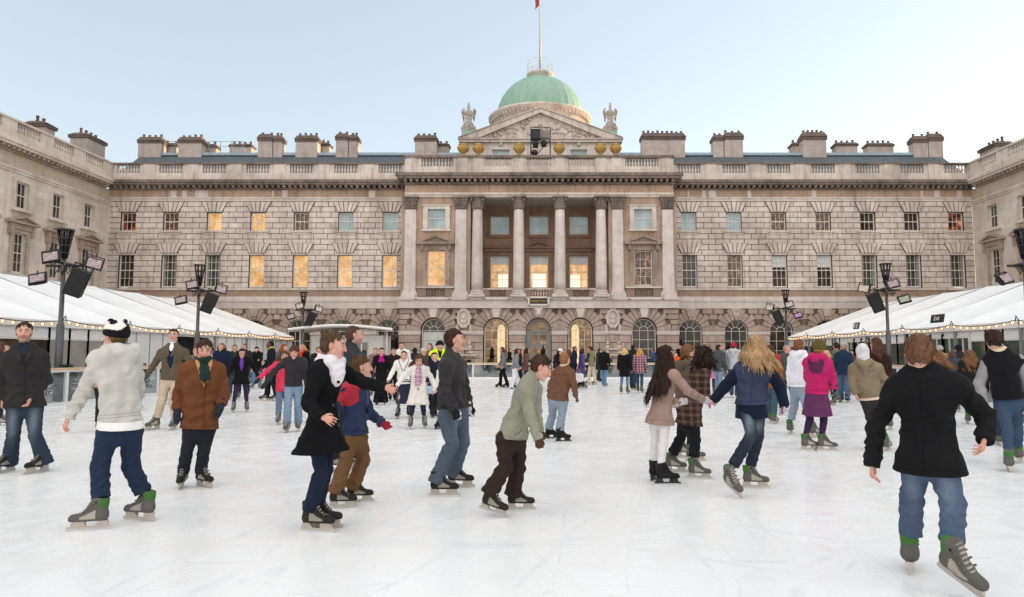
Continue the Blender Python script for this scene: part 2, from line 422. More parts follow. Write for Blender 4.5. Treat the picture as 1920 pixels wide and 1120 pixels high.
for side, cs, ua, ub in ((-1, LW, -HW, XC0), (1, RW, XC1, HW)):
    fill, face, arch = MB(M), MB(M), MB(M)
    opens = [(U(c)-ww/2, U(c)+ww/2, Z(433.5), Z(398.5)) for c in cs] + [(U(c)-ww/2, U(c)+ww/2, Z(539), Z(475.5)) for c in cs]
    h = (zwall-zsill)/16
    fan = [(U(c)-ww*.8, U(c)+ww*.8, Z(398.5), zwall+.1) for c in cs] + [(U(c)-ww*.8, U(c)+ww*.8, Z(475.5), Z(456)) for c in cs]
    fan += [(U(c)-.78, U(c)+.78, Z(441), Z(433.5)) for c in cs]
    blocks(fill, face, ua, ub, zsill, zwall, 16, 1.05, opens, seed=3+side)
    for i, c in enumerate(cs):
        u = U(c)
        flat_arch(fill, face, u, ww*1.06, Z(398.5), zwall-.02, seed=i*2+side, spread=1.66)
        flat_arch(fill, face, u, ww*1.06, Z(475.5), Z(456), seed=i*5+side, spread=1.66)
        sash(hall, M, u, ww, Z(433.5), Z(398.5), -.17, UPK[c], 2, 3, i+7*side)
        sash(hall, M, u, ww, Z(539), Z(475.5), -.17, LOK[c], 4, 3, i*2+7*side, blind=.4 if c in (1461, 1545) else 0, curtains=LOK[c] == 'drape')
        MB(M).box(u-.8, u+.8, -.05, .16, Z(436), Z(433.4)-.01, .1).box(u-.74, u+.74, -.05, .09, Z(440), Z(436)-.004, .5).build('window_sill', PORT, hall)
    fill.build('wall_core', JOINT, hall); face.build('rusticated_wall', RUST, hall)
    # string course, brown band, pale band
    f = MB(M); f.box(ua, ub, -.4, .12, Z(544.5), zsill, .2); f.build('string_course', PORT, hall)
    MB(M).box(ua, ub, -.4, .05, Z(556.5), Z(544.5)-.003).build('brown_band', BAND, hall)
    MB(M).box(ua, ub, -.4, .13, Z(566), Z(556.5)-.003).box(ua, ub, -.4, .08, zg1, Z(566)-.003, .2).build('pale_band', PALE, hall)
    # ground floor arches
    fill, face, imp = MB(M), MB(M), MB(M); r = .86; zs = Z(621.5)
    opens = [(U(c)-r, U(c)+r, -1, zs) for c in cs]
    blocks(fill, face, ua, ub, 0, zimp0, 5, 1.3, opens, seed=11, out=.06)
    for s, e in spans(ua, ub, [(o[0], o[1]) for o in opens]): MB(M).box(s, e, -.4, .1, zimp0+.003, zs, .05).build('impost_band', PALE, hall)
    us = [U(c) for c in cs]; half = abs(us[1]-us[0])/2
    lo = ua
    for i, u in enumerate(us):
        arch_fill(fill, u, zs+.002, r, half*.985, zg1-.003)
        arch_ring(face, u, zs+.004, r, 1.72, zg1, seed=i*3+side, n=11)
        arch_window(hall, M, u, r, .25, zs, -.22, 'dark', i)
        face.prism([(u-.2, zs+1.1), (u+.2, zs+1.1), (u+.33, zg1-.01), (u-.33, zg1-.01)], -.3, .2, 0)
    for s, e in spans(ua, ub, [(u-half*.985, u+half*.985) for u in us]): fill.box(s, e, -.4, 0, zs, zg1-.003)
    hh = (zg1-zs)/4
    for k in range(4):
        zz = zs+(k+.5)*hh-zs
        cuts = [(u-math.sqrt(max(1.72**2-zz*zz, .16))-.02, u+math.sqrt(max(1.72**2-zz*zz, .16))+.02) for u in us]
        for s, e in spans(ua, ub, cuts):
            nn = max(1, round((e-s)/.9))
            for q in range(nn): face.box(s+(e-s)*q/nn+.03, s+(e-s)*(q+1)/nn-.03, 0, .05, zs+k*hh+.03, zs+(k+1)*hh-.03, rnd.random(), bev=.02)
    fill.build('ground_floor_core', JOINT2, hall); face.build('ground_floor_wall', GRND, hall)
    # entablature
    f = MB(M); f.box(ua, ub, -.4, .1, zwall+.003, Z(373.5), .1).box(ua, ub, -.4, .16, Z(373.5)+.003, Z(370.5), .2); f.build('architrave', PORT, hall)
    MB(M).box(ua, ub, -.4, .08, Z(370.5)+.003, Z(357)).build('frieze', ENT, hall)
    for q in range(9):
        x = ua + (ub-ua)*rnd.random(); w = .1+.5*rnd.random()
        MB(M).box(x, min(ub, x+w), -.1, .084+.012*rnd.random(), Z(372), Z(357.5)).build('repair_stone', PALE, hall)
    f = MB(M); f.box(ua, ub, -.4, .25, Z(357)+.003, Z(354.5), .3); modillions(f, ua, ub, .42, .2, 0, .55, Z(354.5)+.003, Z(350)); f.build('modillion_course', SOOT, hall)
    f = MB(M); f.box(ua, ub, -.4, .66, Z(350)+.003, Z(346.2), .4).box(ua, ub, -.4, .74, Z(346.2)+.003, Z(341), .5); f.build('cornice', SOOT, hall)
    f = MB(M); f.box(ua, ub, -.3, .3, Z(341)+.003, Z(326.5), .1); f.build('parapet_base', PORT, hall)
    pan = [(U(c)-.9, U(c)+.9) for c in cs]
    for a, b in pan: baluster_panel(hall, M, a, b, Z(326.5)+.003, Z(310.5), .12, 8)
    for s, e in spans(ua, ub, pan):
        f = MB(M); f.box(s, e, -.06, .28, Z(326.5)+.003, Z(310.5), .1)
        if e-s > 1: f.box((s+e)/2-.42, (s+e)/2+.42, .28, .34, Z(341)+.01, Z(310.5), .2)
        f.build('parapet_pier', PORT, hall)
    MB(M).box(ua, ub, -.1, .36, Z(310.5)+.003, Z(307.5), .5).build('parapet_coping', SOOT, hall)

# ---- roof behind the parapet
zr0, zr1 = Z(336), FZ(291, 57.0)
f = MB(M).prism([(-HW-7, zr0-3), (HW+7, zr0-3), (HW+7, zr0-2.9), (-HW-7, zr0-2.9)], -9, -.35)
roof = MB(M); roof._add([(-HW-1, -.9, zr0), (HW+1, -.9, zr0), (HW+1, -5.6, zr1), (-HW-1, -5.6, zr1), (HW+1, -14, zr0-1), (-HW-1, -14, zr0-1)], [(0, 1, 2, 3), (3, 2, 4, 5)])
rf = roof.build('roof', SLATE, hall)
MB(M).box(-HW-1, HW+1, -5.9, -5.3, zr1-.1, zr1+.13).build('ridge_capping', LEAD, hall)
MB(M).box(-HW, HW, -2.8, -14, 0, zr0-.5).build('building_core', JOINT, hall)
CHIM = stone('chimney_stone', '#c9bfba', '#a8998f', '#6c5d54', .4)
CAPB = stone('sooty_chimney_cap', '#83736a', '#5d4f47', '#2e2623', .6, 3)
POTM = plain('clay_chimney_pot', '#6b5145', .8, var=.2)
pot_me = MB().lathe([(.11, 0), (.13, .05), (.1, .1), (.09, .32), (.115, .36), (.115, .42), (.07, .42)], n=8).mesh('chimney_pot', POTM)
def chimney(bld, fn, inv, x0, x1, yt, yb, Yc=57.0, deep=.84, dome=False):
    a, b = FX(x0, Yc, 270), FX(x1, Yc, 270); zt, zb = FZ(yt, Yc), FZ(yb, Yc)-1.6; h = FZ(yt, Yc)-FZ(yb, Yc)
    cap = h*.46; d0, d1 = D-Yc-deep/2, D-Yc+deep/2
    s = MB(fn).box(a+.08, b-.08, d0, d1, zb, zt-cap, .2).build('chimney', CHIM, bld)
    c = MB(fn); n = 5; hh = cap*.62
    c.box(a, b, d0-.06, d1+.06, zt-cap, zt-cap+hh*.45, .4)
    c._add([(a-.03, d0-.12, zt-cap+hh*.45), (b+.03, d0-.12, zt-cap+hh*.45), (b+.03, d1+.12, zt-cap+hh*.45), (a-.03, d1+.12, zt-cap+hh*.45),
            (a+.18, d0+.1, zt-cap+hh*1.15), (b-.18, d0+.1, zt-cap+hh*1.15), (b-.18, d1-.1, zt-cap+hh*1.15), (a+.18, d1-.1, zt-cap+hh*1.15)],
           [(0,1,2,3), (0,1,5,4), (1,2,6,5), (2,3,7,6), (3,0,4,7), (4,5,6,7)], .5)
    c.build('chimney_cap', CAPB, s)
    k = max(2, int((b-a-.3)/.36))
    for q in range(k):
        o = link('chimney_pot', pot_me, s, inv(a+.3+(b-a-.6)*q/max(1, k-1), (d0+d1)/2, zt-cap+hh*1.1)); o.scale = (1, 1, .5+.25*rnd.random())
for a in [(263, 309, 254, 292), (308, 338, 267, 292), (338, 384, 254, 292), (384, 410, 269, 292), (433, 477, 269, 290), (486, 516, 248, 290), (514, 534, 251, 290), (556, 600, 251, 290),
          (600, 622, 266, 290), (631, 657, 247, 288), (655, 675, 250, 288), (778, 822, 251, 288), (820, 844, 268, 288), (1200, 1284, 246, 288), (1333, 1356, 250, 288), (1354, 1392, 245, 288),
          (1480, 1503, 266, 290), (1500, 1547, 244, 290), (1561, 1605, 266, 290), (1620, 1672, 267, 290), (1706, 1736, 252, 292), (1734, 1764, 247, 292)]:
    chimney(hall, M, M, *a, Yc=57.0 if a[2] < 260 else 58.2)

# ================================================== centre block with columns
UC = lambda px: FX(px, DC)
f = MB(Cn)
zb, ze = ZC(557.5), ZC(370.5)                # column foot and head
for s, e in ((752, 882), (1141, 1269)):      # solid bays beside the loggia
    a, b = UC(s), UC(e); c = UC((s+e)/2 if s < 1000 else 1206); c = UC(818) if s < 1000 else UC(1206)
    w = 1.4
    op = [(c-.66, c+.66, ZC(430), ZC(390)), (c-.66, c+.66, ZC(536), ZC(470))]
    fl = MB(Cn)
    for z0, z1 in ((ZC(557.5), ZC(536)), (ZC(536), ZC(470)), (ZC(470), ZC(430)), (ZC(430), ZC(390)), (ZC(390), ze)):
        cuts = [(o[0], o[1]) for o in op if o[2] < (z0+z1)/2 < o[3]]
        for p, q in spans(a, b, cuts): fl.box(p, q, -1.2, 0, z0, z1, rnd.random()*.3)
    fl.build('bay_wall', ENT, hall)
    g = MB(Cn); z0, z1 = ZC(434), ZC(387)
    g.box(c-.98, c-.66, 0, .1, z0+.14, z1-.22).box(c+.66, c+.98, 0, .1, z0+.14, z1-.22).box(c-.98, c+.98, 0, .1, z1-.22, z1).box(c-1.05, c+1.05, 0, .16, z1+.003, z1+.1, .5).box(c-1.05, c+1.05, 0, .18, z0, z0+.137)
    g.build('window_surround', PORT, hall)
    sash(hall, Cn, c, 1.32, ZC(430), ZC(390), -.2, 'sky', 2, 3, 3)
    g = MB(Cn)
    g.box(c-1.0, c-.66, 0, .12, ZC(538), ZC(462)).box(c+.66, c+1.0, 0, .12, ZC(538), ZC(462)).box(c-.66, c+.66, 0, .12, ZC(469.5), ZC(462)).box(c-1.1, c+1.1, 0, .2, ZC(462)+.003, ZC(459), .6)
    pediment_head(g, c, 2.75, ZC(459)+.003, ZC(441), 0, .42)
    for x in (-1.12, .9): g.box(c+x, c+x+.22, 0, .3, ZC(470), ZC(459), .7)
    g.build('pediment_surround', stone('window_pediment_stone', '#b9a595', '#8f7b6d', '#3d322c', .6, 2), hall)
    sash(hall, Cn, c, 1.32, ZC(536), ZC(470), -.2, 'warm_glow' if s < 1000 else 'half', 4, 3, 5)
    MB(Cn).box(c-1.35, c+1.35, 0, .3, ZC(541), ZC(538), .1).build('window_sill', PORT, hall)
    for x in (-1.3, .68): MB(Cn).box(c+x, c+x+.62, 0, .2, ZC(556), ZC(541)-.003, .8).build('pedestal', BAND, hall)
    baluster_panel(hall, Cn, c-.66, c+.66, ZC(556), ZC(541)-.003, .1, 6, SOOT)
# loggia: back wall, side walls, ceiling, floor
a, b = UC(882), UC(1141); DB = 2.9
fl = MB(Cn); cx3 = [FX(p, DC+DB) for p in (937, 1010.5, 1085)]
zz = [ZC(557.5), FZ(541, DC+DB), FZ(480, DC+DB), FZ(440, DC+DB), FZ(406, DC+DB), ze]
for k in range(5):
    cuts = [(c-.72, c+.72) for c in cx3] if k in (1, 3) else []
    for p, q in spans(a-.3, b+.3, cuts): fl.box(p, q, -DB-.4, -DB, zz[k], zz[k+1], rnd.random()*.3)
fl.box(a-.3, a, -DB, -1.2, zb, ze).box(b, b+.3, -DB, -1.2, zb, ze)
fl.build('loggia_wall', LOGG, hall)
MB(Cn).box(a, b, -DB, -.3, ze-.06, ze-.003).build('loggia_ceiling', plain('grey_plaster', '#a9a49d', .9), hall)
MB(Cn).box(a, b, -DB, 0, zb-.3, zb).build('loggia_floor', PALE, hall)
BK = lambda u, d, z: Cn(u, d-DB, z)
for i, c in enumerate(cx3):
    g = MB(BK)
    for x in (-.94, .72): g.box(c+x, c+x+.22, 0, .1, zz[3]-.1, zz[4]+.24)
    g.box(c-.72, c+.72, 0, .1, zz[4], zz[4]+.24).box(c-1.0, c+1.0, 0, .14, zz[3]-.25, zz[3]-.103)
    for x in (-1.0, .72): g.box(c+x, c+x+.28, 0, .12, zz[1], zz[2]+.3)
    g.box(c-.72, c+.72, 0, .12, zz[2], zz[2]+.3).box(c-1.15, c+1.15, 0, .25, zz[2]+.303, zz[2]+.55, .5)
    if i == 1: pediment_head(g, c, 2.5, zz[2]+.56, zz[2]+1.15, 0, .35)
    else: g.box(c-1.3, c+1.3, 0, .34, zz[2]+.56, zz[2]+.68, .5)
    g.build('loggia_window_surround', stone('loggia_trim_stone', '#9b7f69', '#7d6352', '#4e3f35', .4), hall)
    sash(hall, BK, c, 1.44, zz[3], zz[4], -.15, 'sky', 2, 1, i)
    sash(hall, BK, c, 1.44, zz[1], zz[2], -.15, 'warm_glow', 4, 3, i+4, blind=.24, glow_rect=((.42, 1, .42), (.12, .92, .44), (0, .58, .4))[i])
for i, (s, e) in enumerate(((905, 962), (983, 1040), (1061, 1117))):
    p, q = UC(s), UC(e)
    MB(Cn).box(p, q, -.32, .08, ZC(543.5), ZC(541), .3).build('balcony_rail', PORT, hall)
    for x in (p, q-.5): MB(Cn).box(x, x+.5, -.26, .02, zb, ZC(543.5)-.003, .8).build('pedestal', BAND, hall)
    baluster_panel(hall, Cn, p+.5, q-.5, zb+.12, ZC(543.5)-.003, -.12, 6, PORT if i == 1 else SOOT)
# columns and pilasters
CH = ze - zb; caph = .92
def capital(f, u, d, r, z0, h, flat=False):
    fn = lambda rr, z, a: rr*(1 + .1*abs(math.sin(4*a + (math.pi/8 if z > h*.4 else 0))))
    f.lathe([(r*.98, 0), (r*1.1, h*.06), (r*1.0, h*.1), (r*1.2, h*.34), (r*1.05, h*.4), (r*1.3, h*.66), (r*1.12, h*.72), (r*1.42, h*.86)], (u, d, z0), 24, .5, fn)
    for sx in (-1, 1):
        for sy in (-1, 1):
            f.ball((u+sx*r*1.12, d+sy*r*1.05, z0+h*.76), (r*.32, r*.32, h*.16), 8, 6, .2)
    f.box(u-r*1.5, u+r*1.5, d-r*1.5, d+r*1.5, z0+h*.9, z0+h, .1)
    f.ball((u, d+r*1.35, z0+h*.88), (r*.22, r*.2, h*.1), 6, 5, .1)
def pilaster_cap(f, u, r, z0, h):
    for k, (w, dd, za, zz_) in enumerate(((1.0, .16, 0, .08), (1.1, .2, .08, .38), (1.2, .25, .38, .7), (1.3, .3, .7, .9))):
        f.box(u-r*w, u+r*w, -.1, dd, z0+h*za+.002, z0+h*zz_, .5)
        m = 4 if k < 3 else 2
        if 0 < k < 3:
            for q in range(m): f.ball((u-r*w+2*r*w*(q+.5)/m, dd, z0+h*(zz_-.08)), (r*.2, .08, h*.12), 6, 5, .1)
    for s in (-1, 1): f.ball((u+s*r*1.1, .24, z0+h*.76), (r*.34, .14, h*.16), 8, 6, .15)
    f.box(u-r*1.5, u+r*1.5, -.1, .38, z0+h*.9+.002, z0+h, .1)
for px in (895, 972.5, 1050, 1127):
    u = UC(px); rr = .405; f = MB(Cn); d = -.02
    f.box(u-.58, u+.58, d-.58, d+.58, zb, zb+.16).lathe([(.56, .163), (.58, .22), (.56, .28), (.48, .3), (.46, .36), (.52, .4), (.5, .46), (.43, .5)], (u, d, zb), 28)
    h0 = .5; h1 = CH-caph
    f.lathe([(rr*(1.03 - .17*t**1.8), h0+(h1-h0)*t) for t in [i/10 for i in range(11)]], (u, d, zb), 28)
    o = f.build('column', COLM, hall)
    g = MB(Cn); capital(g, u, d, rr*.92, zb+h1, caph); g.build('capital', CAPI, o)
for px in (769.5, 864, 1158, 1252):
    u = UC(px); f = MB(Cn)
    f.box(u-.58, u+.58, -.1, .3, zb, zb+.2).box(u-.54, u+.54, -.1, .26, zb+.203, zb+.36).box(u-.47, u+.47, -.1, .2, zb+.363, zb+.5)
    f._add([(u-.43, -.1, zb+.5), (u+.43, -.1, zb+.5), (u+.43, .16, zb+.5), (u-.43, .16, zb+.5), (u-.38, -.1, ze-caph), (u+.38, -.1, ze-caph), (u+.38, .13, ze-caph), (u-.38, .13, ze-caph)],
           [(0,1,2,3), (4,5,6,7), (0,1,5,4), (1,2,6,5), (2,3,7,6), (3,0,4,7)], .1)
    o = f.build('pilaster', COLM, hall)
    g = MB(Cn); pilaster_cap(g, u, .4, ze-caph, caph); g.build('capital', CAPI, o)
# centre entablature, cornice, parapet
xa, xb = UC(758), UC(1264)
MB(Cn).box(xa, xb, -1.2, .12, ze+.003, ZC(366.5), .1).box(xa, xb, -1.2, .2, ZC(366.5)+.003, ZC(362), .2).build('architrave', PORT, hall)
MB(Cn).box(xa, xb, -1.2, .1, ZC(362)+.003, ZC(347.5)).build('frieze', ENT, hall)
f = MB(Cn).box(xa-.1, xb+.1, -1.2, .3, ZC(347.5)+.003, ZC(344), .3); modillions(f, xa-.1, xb+.1, .42, .2, -.2, .62, ZC(344)+.003, ZC(338.5)); modillions(f, xa, xb, .21, .11, 0, .36, ZC(346.5), ZC(344)-.01); f.build('modillion_course', SOOT, hall)
MB(Cn).box(xa-.5, xb+.5, -1.2, .74, ZC(338.5)+.003, ZC(334), .4).box(xa-.6, xb+.6, -1.2, .82, ZC(334)+.003, ZC(328.5), .5).build('cornice', SOOT, hall)
MB(Cn).box(xa, xb, -.5, .3, ZC(328.5)+.003, ZC(314), .1).build('parapet_base', PORT, hall)
pan = [(UC(p), UC(q)) for p, q in ((789, 849), (909, 959), (988, 1034), (1065, 1115), (1173, 1236))]
for p, q in pan: baluster_panel(hall, Cn, p, q, ZC(314)+.003, ZC(298.5), .12)
for s, e in spans(xa, xb, pan): MB(Cn).box(s, e, -.1, .28, ZC(314)+.003, ZC(298.5), .1).build('parapet_pier', PORT, hall)
for px in (867, 896, 973, 1050, 1127, 1156, 771, 1250): MB(Cn).box(UC(px)-.36, UC(px)+.36, .283, .36, ZC(328.5)+.01, ZC(298.5), .1).build('parapet_pilaster', PORT, hall)
MB(Cn).box(xa-.05, xb+.05, -.2, .42, ZC(298.5)+.003, ZC(294), .5).build('parapet_coping', SOOT, hall)
MB(Cn).box(xa, xb, -.4, -5, ZC(360), ZC(322)).build('flat_roof', LEAD, hall)
# centre podium and ground floor
xp0, xp1 = UC(750), UC(1271)
MB(Cn).box(xp0, xp1, -1.2, .34, ZC(563), ZC(557.5)-.003, .1).box(xp0, xp1, -1.2, .22, ZC(570), ZC(563)-.003).box(xp0, xp1, -1.2, .3, ZC(578.5), ZC(570)-.003, .1).build('podium_band', PALE, hall)
AR = [(814.5, 'white2'), (931, 'hall'), (1010, 'door'), (1087.5, 'hall'), (1206, 'dark')]
r, zs, zt = .93, ZC(620), ZC(578.5)-.003
cen = [UC(p) for p, _ in AR]
fill, face, imp = MB(Cn), MB(Cn), MB(Cn)
opens = [(c-r, c+r, -1, zs) for c in cen]
blocks(fill, face, xp0, xp1, 0, ZC(628), 5, 1.1, opens, d0=-1.2, seed=5, out=.07)
for s, e in spans(xp0, xp1, [(o[0], o[1]) for o in opens]): MB(Cn).box(s, e, -1.2, .13, ZC(628)+.003, zs, .1).build('impost_band', PALE, hall)
for i, c in enumerate(cen):
    arch_fill(fill, c, zs+.002, r, 1.45, zt); arch_ring(face, c, zs+.004, r, 1.95, zt, seed=i, n=13, out=.1)
    fc = MB(Cn).prism([(c-.17, zs+r+.02), (c+.17, zs+r+.02), (c+.34, zt), (c-.34, zt)], -.2, .26, 0)
    if i == 2: fc.ball((c, .32, zs+r+.35), (.2, .14, .3)).ball((c-.16, .3, zs+r+.6), (.12, .1, .16)).ball((c+.16, .3, zs+r+.6), (.12, .1, .16))
    fc.build('keystone', PALE, hall)
for s, e in spans(xp0, xp1, [(c-1.45, c+1.45) for c in cen]): fill.box(s, e, -1.2, 0, zs, zt)
hh = (zt-zs)/4
for k in range(4):
    zz_ = (k+.5)*hh
    cuts = [(c-math.sqrt(max(1.95**2-zz_*zz_, .2))-.02, c+math.sqrt(max(1.95**2-zz_*zz_, .2))+.02) for c in cen]
    for s, e in spans(xp0, xp1, cuts):
        nn = max(1, round((e-s)/.8))
        for q in range(nn): face.box(s+(e-s)*q/nn+.03, s+(e-s)*(q+1)/nn-.03, 0, .06, zs+k*hh+.03, zs+(k+1)*hh-.03, rnd.random(), bev=.02)
fill.build('ground_floor_core', JOINT2, hall); face.build('ground_floor_wall', GRND, hall)
for i, ((px, kind), c) in enumerate(zip(AR, cen)):
    if kind != 'door':
        arch_window(hall, Cn, c, r-.06, .5, zs, -.3, {'white2': 'dark'}.get(kind, kind), i)
        if kind == 'white2': MB(Cn).box(c-r+.15, c+r-.15, -.35, -.335, .5, zs-.1).build('blind', pane('blind'), hall)
        if kind == 'hall':   # lit side of the vestibule arch seen through the glass
            s = -1 if i == 3 else 1
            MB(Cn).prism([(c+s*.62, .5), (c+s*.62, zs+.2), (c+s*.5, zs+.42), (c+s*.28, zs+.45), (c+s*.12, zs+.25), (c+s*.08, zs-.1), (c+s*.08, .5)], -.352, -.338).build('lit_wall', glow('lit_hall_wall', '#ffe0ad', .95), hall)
    else:
        gp = plain('grey_door_paint', '#8b8781', .5, var=.06)
        d = MB(Cn)
        d.box(c-r+.02, c-.62, -.42, -.2, .05, zs).box(c+.62, c+r-.02, -.42, -.2, .05, zs).box(c-.62, c+.62, -.42, -.22, zs-.1, zs+.06)
        for k in range(14):
            t0, t1 = math.pi*k/14, math.pi*(k+1)/14
            d.prism([(c+(r-.3)*math.cos(t0), zs+.06+(r-.3)*math.sin(t0)), (c+(r-.03)*math.cos(t0), zs+(r-.03)*math.sin(t0)), (c+(r-.03)*math.cos(t1), zs+(r-.03)*math.sin(t1)), (c+(r-.3)*math.cos(t1), zs+.06+(r-.3)*math.sin(t1))], -.42, -.2)
        for t in (.6, 1.2, 1.94, 2.54): d.prism([(c+.2*math.cos(t)-.02*math.sin(t), zs+.06+.2*math.sin(t)), (c+.65*math.cos(t)-.02*math.sin(t), zs+.06+.65*math.sin(t)), (c+.65*math.cos(t)+.02*math.sin(t), zs+.06+.65*math.sin(t)), (c+.2*math.cos(t)+.02*math.sin(t), zs+.06+.2*math.sin(t))], -.4, -.25)
        for x in (-.62, -.07, .55): d.box(c+x, c+x+(.14 if x == -.07 else .08), -.42, -.26, .05, zs-.1)
        for z0_, z1_ in ((.05, .5), (1.2, 1.45), (2.0, 2.2), (zs-.32, zs-.1)): d.box(c-.54, c-.07, -.4, -.28, z0_, z1_).box(c+.07, c+.55, -.4, -.28, z0_, z1_)
        o = d.build('door', gp, hall)
        MB(Cn).prism([(c-.6, .1), (c+.6, .1)] + arch_pts(c, zs+.06, r-.28), -.46, -.43).build('pane', pane('hall', 4), o)
for px in (871, 1148):     # oval portrait roundels
    u, zc = UC(px), ZC(597); g = MB(Cn)
    ring = lambda t, a, b: (u+a*math.cos(t), zc+b*math.sin(t))
    for k in range(20):
        t0, t1 = 2*math.pi*k/20, 2*math.pi*(k+1)/20
        g.prism([ring(t0, .36, .52), ring(t0, .5, .7), ring(t1, .5, .7), ring(t1, .36, .52)], 0, .22)
    for k in range(0, 20, 2): g.ball((u+.5*math.cos(k*.314), .2, zc+.7*math.sin(k*.314)), (.08, .06, .08), 6, 5)
    g.prism([ring(2*math.pi*k/16, .36, .52) for k in range(16)], 0, .12, .4)
    g.ball((u, .13, zc+.06), (.16, .1, .2)).ball((u, .12, zc-.25), (.24, .08, .2)).box(u-.55, u-.4, 0, .16, zc-1.0, zc-.45).box(u+.4, u+.55, 0, .16, zc-1.0, zc-.45).box(u-.6, u+.6, 0, .18, zc-1.12, zc-1.0)
    g.build('roundel', PALE, hall)
    g = MB(Cn); zc = ZC(655)
    for s in (-1, 1):
        g.ball((u+s*.4, .14, zc+.42), (.14, .13, .16)).ball((u+s*.42, .12, zc+.08), (.2, .13, .26)).ball((u+s*.2, .12, zc-.02), (.26, .1, .09)).ball((u+s*.5, .1, zc-.25), (.3, .12, .12))
    g.box(u-.9, u+.9, 0, .2, zc-.5, zc-.36).build('cherub_relief', PORT, hall)
# sign over the door
sg = MB(Cn).box(UC(993), UC(1027), .35, .4, ZC(572), ZC(559)).build('sign_board', plain('black_sign_board', '#2a2218', .4), None); sg.location = (0, D, 0)
tag(sg, 'small dark framed name board with gold lettering above the central door', 'sign')
fr = MB(Cn); x0, x1, z0, z1 = UC(992), UC(1028), ZC(572.6), ZC(558.5)
fr.box(x0, x1, .34, .44, z0-.06, z0+.06).box(x0, x1, .34, .44, z1-.06, z1+.06).box(x0-.06, x0+.06, .34, .44, z0-.06, z1+.06).box(x1-.06, x1+.06, .34, .44, z0-.06, z1+.06)
fr.build('sign_frame', WHITE, sg)
def text(name, s, size, loc, mat, parent, rot=(math.pi/2, 0, 0), ext=.006):
    cu = bpy.data.curves.new(name, 'FONT'); cu.body = s; cu.size = size; cu.align_x = 'CENTER'; cu.align_y = 'CENTER'; cu.extrude = ext
    o = bpy.data.objects.new(name, cu); COL.objects.link(o); o.location = loc; o.rotation_euler = rot; o.parent = parent
    cu.materials.append(mat)
    dg = bpy.context.evaluated_depsgraph_get(); me = bpy.data.meshes.new_from_object(o.evaluated_get(dg)); 
    n = bpy.data.objects.new(name, me); COL.objects.link(n); n.location = loc; n.rotation_euler = rot; n.parent = parent
    bpy.data.objects.remove(o); return n
text('lettering', 'SOMERSET PLACE', .15, Cn((x0+x1)/2, .41, (z0+z1)/2), plain('gold_leaf', '#c9a24a', .35, .6), sg)

# ---- attic, pediment, drum and dome
YA = 54.6; AT = lambda u, d, z: (u, YA - D - d, z); za = lambda py: FZ(py, YA); ua_ = lambda px: FX(px, YA, 250)
xl, xr = ua_(866), ua_(1160)
f = MB(AT)
wins = [(ua_(923), ua_(956)), (ua_(1069), ua_(1101))]
f.box(xl, xr, -4, 0, za(330), za(296)); z0, z1 = za(296), za(281)
for s, e in spans(xl, xr, wins): f.box(s, e, -4, 0, z0, z1)
f.box(xl, xr, -4, 0, z1, za(266)); f.build('attic_wall', PORT, hall)
for i, (p, q) in enumerate(wins):
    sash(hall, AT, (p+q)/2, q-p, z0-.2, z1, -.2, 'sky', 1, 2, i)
    MB(AT).box(p-.14, p, 0, .1, z0, z1).box(q, q+.14, 0, .1, z0, z1).box(p-.14, q+.14, 0, .1, z1, z1+.16).ball(((p+q)/2, .12, z1+.5), (.16, .12, .26)).build('attic_window_surround', PALE, hall)
zp0, zp1 = za(266), za(206)
xl, xr = ua_(861), ua_(1166); um = (xl+xr)/2
MB(AT).box(xl, xr, -.5, .3, zp0-.1, zp0+.1).box(xl-.06, xr+.06, -.5, .42, zp0+.103, zp0+.2, .4).build('pediment_cornice', PORT, hall)
t = .36
f = MB(AT)
for s, xe in ((-1, xl), (1, xr)):
    f.prism([(xe-s*-.06, zp0+.203), (um, zp1), (um, zp1-t), (xe-s*1.6*1, zp0+.203)] if s > 0 else [(xe-.06, zp0+.203), (um, zp1), (um, zp1-t), (xe+1.6, zp0+.203)], -.5, .44, .1)
    f.prism([(xe+s*.02, zp0+.24), (um, zp1+.08), (um, zp1+.003), (xe, zp0+.21)], -.5, .56, .5)
f.build('pediment_cornice', PORT, hall)
MB(AT).prism([(xl+.4, zp0+.2), (xr-.4, zp0+.2), (um, zp1-.2)], -4, .06, .1).build('pediment_field', PALE, hall)
f = MB(AT).prism([(xl+1.2, zp0+.25), (xr-1.2, zp0+.25), (um, zp1-.45)], 0, .075, .1); rr = random.Random(4)
for k in range(120):
    u = um + (rr.random()-.5)*(xr-xl)*.78; zmax = zp0+.2 + (1-abs(u-um)/((xr-xl)/2))*(zp1-zp0-.2) - .45
    if zmax < zp0+.35: continue
    z = zp0+.3 + rr.random()*(zmax-zp0-.3); a = rr.random()*3.1
    f.tube([(u-.24*math.cos(a), .05, z-.16*math.sin(a)), (u, .16, z), (u+.22*math.cos(a+.6), .06, z+.16*math.sin(a+.6))], [.05, .1, .04], 6, rr.random()*.5)
f.build('pediment_relief', PORT, hall)
MB(AT).prism([(xl, zp0+.2), (um, zp1+.05), (xr, zp0+.2), (xr-.4, zp0-.4), (xl+.4, zp0-.4)], -8, -4.003).build('attic_roof', LEAD, hall)
YD = 61.0; dz = lambda py: FZ(py, YD); dx = (FX(1012.5, YD, 180)); cD = (dx, YD - D, 0)
dr = MB(); 
dr.lathe([(4.0, dz(275)), (4.0, dz(244)), (4.1, dz(243.5)), (4.1, dz(237)), (4.26, dz(236)), (4.28, dz(233)), (4.52, dz(232)), (4.56, dz(229.5)), (4.62, dz(229)), (4.64, dz(225.5)), (4.5, dz(224.5)), (4.0, dz(223.5))], cD, 64)
drm = dr.build('drum', PORT, hall)
g = MB()
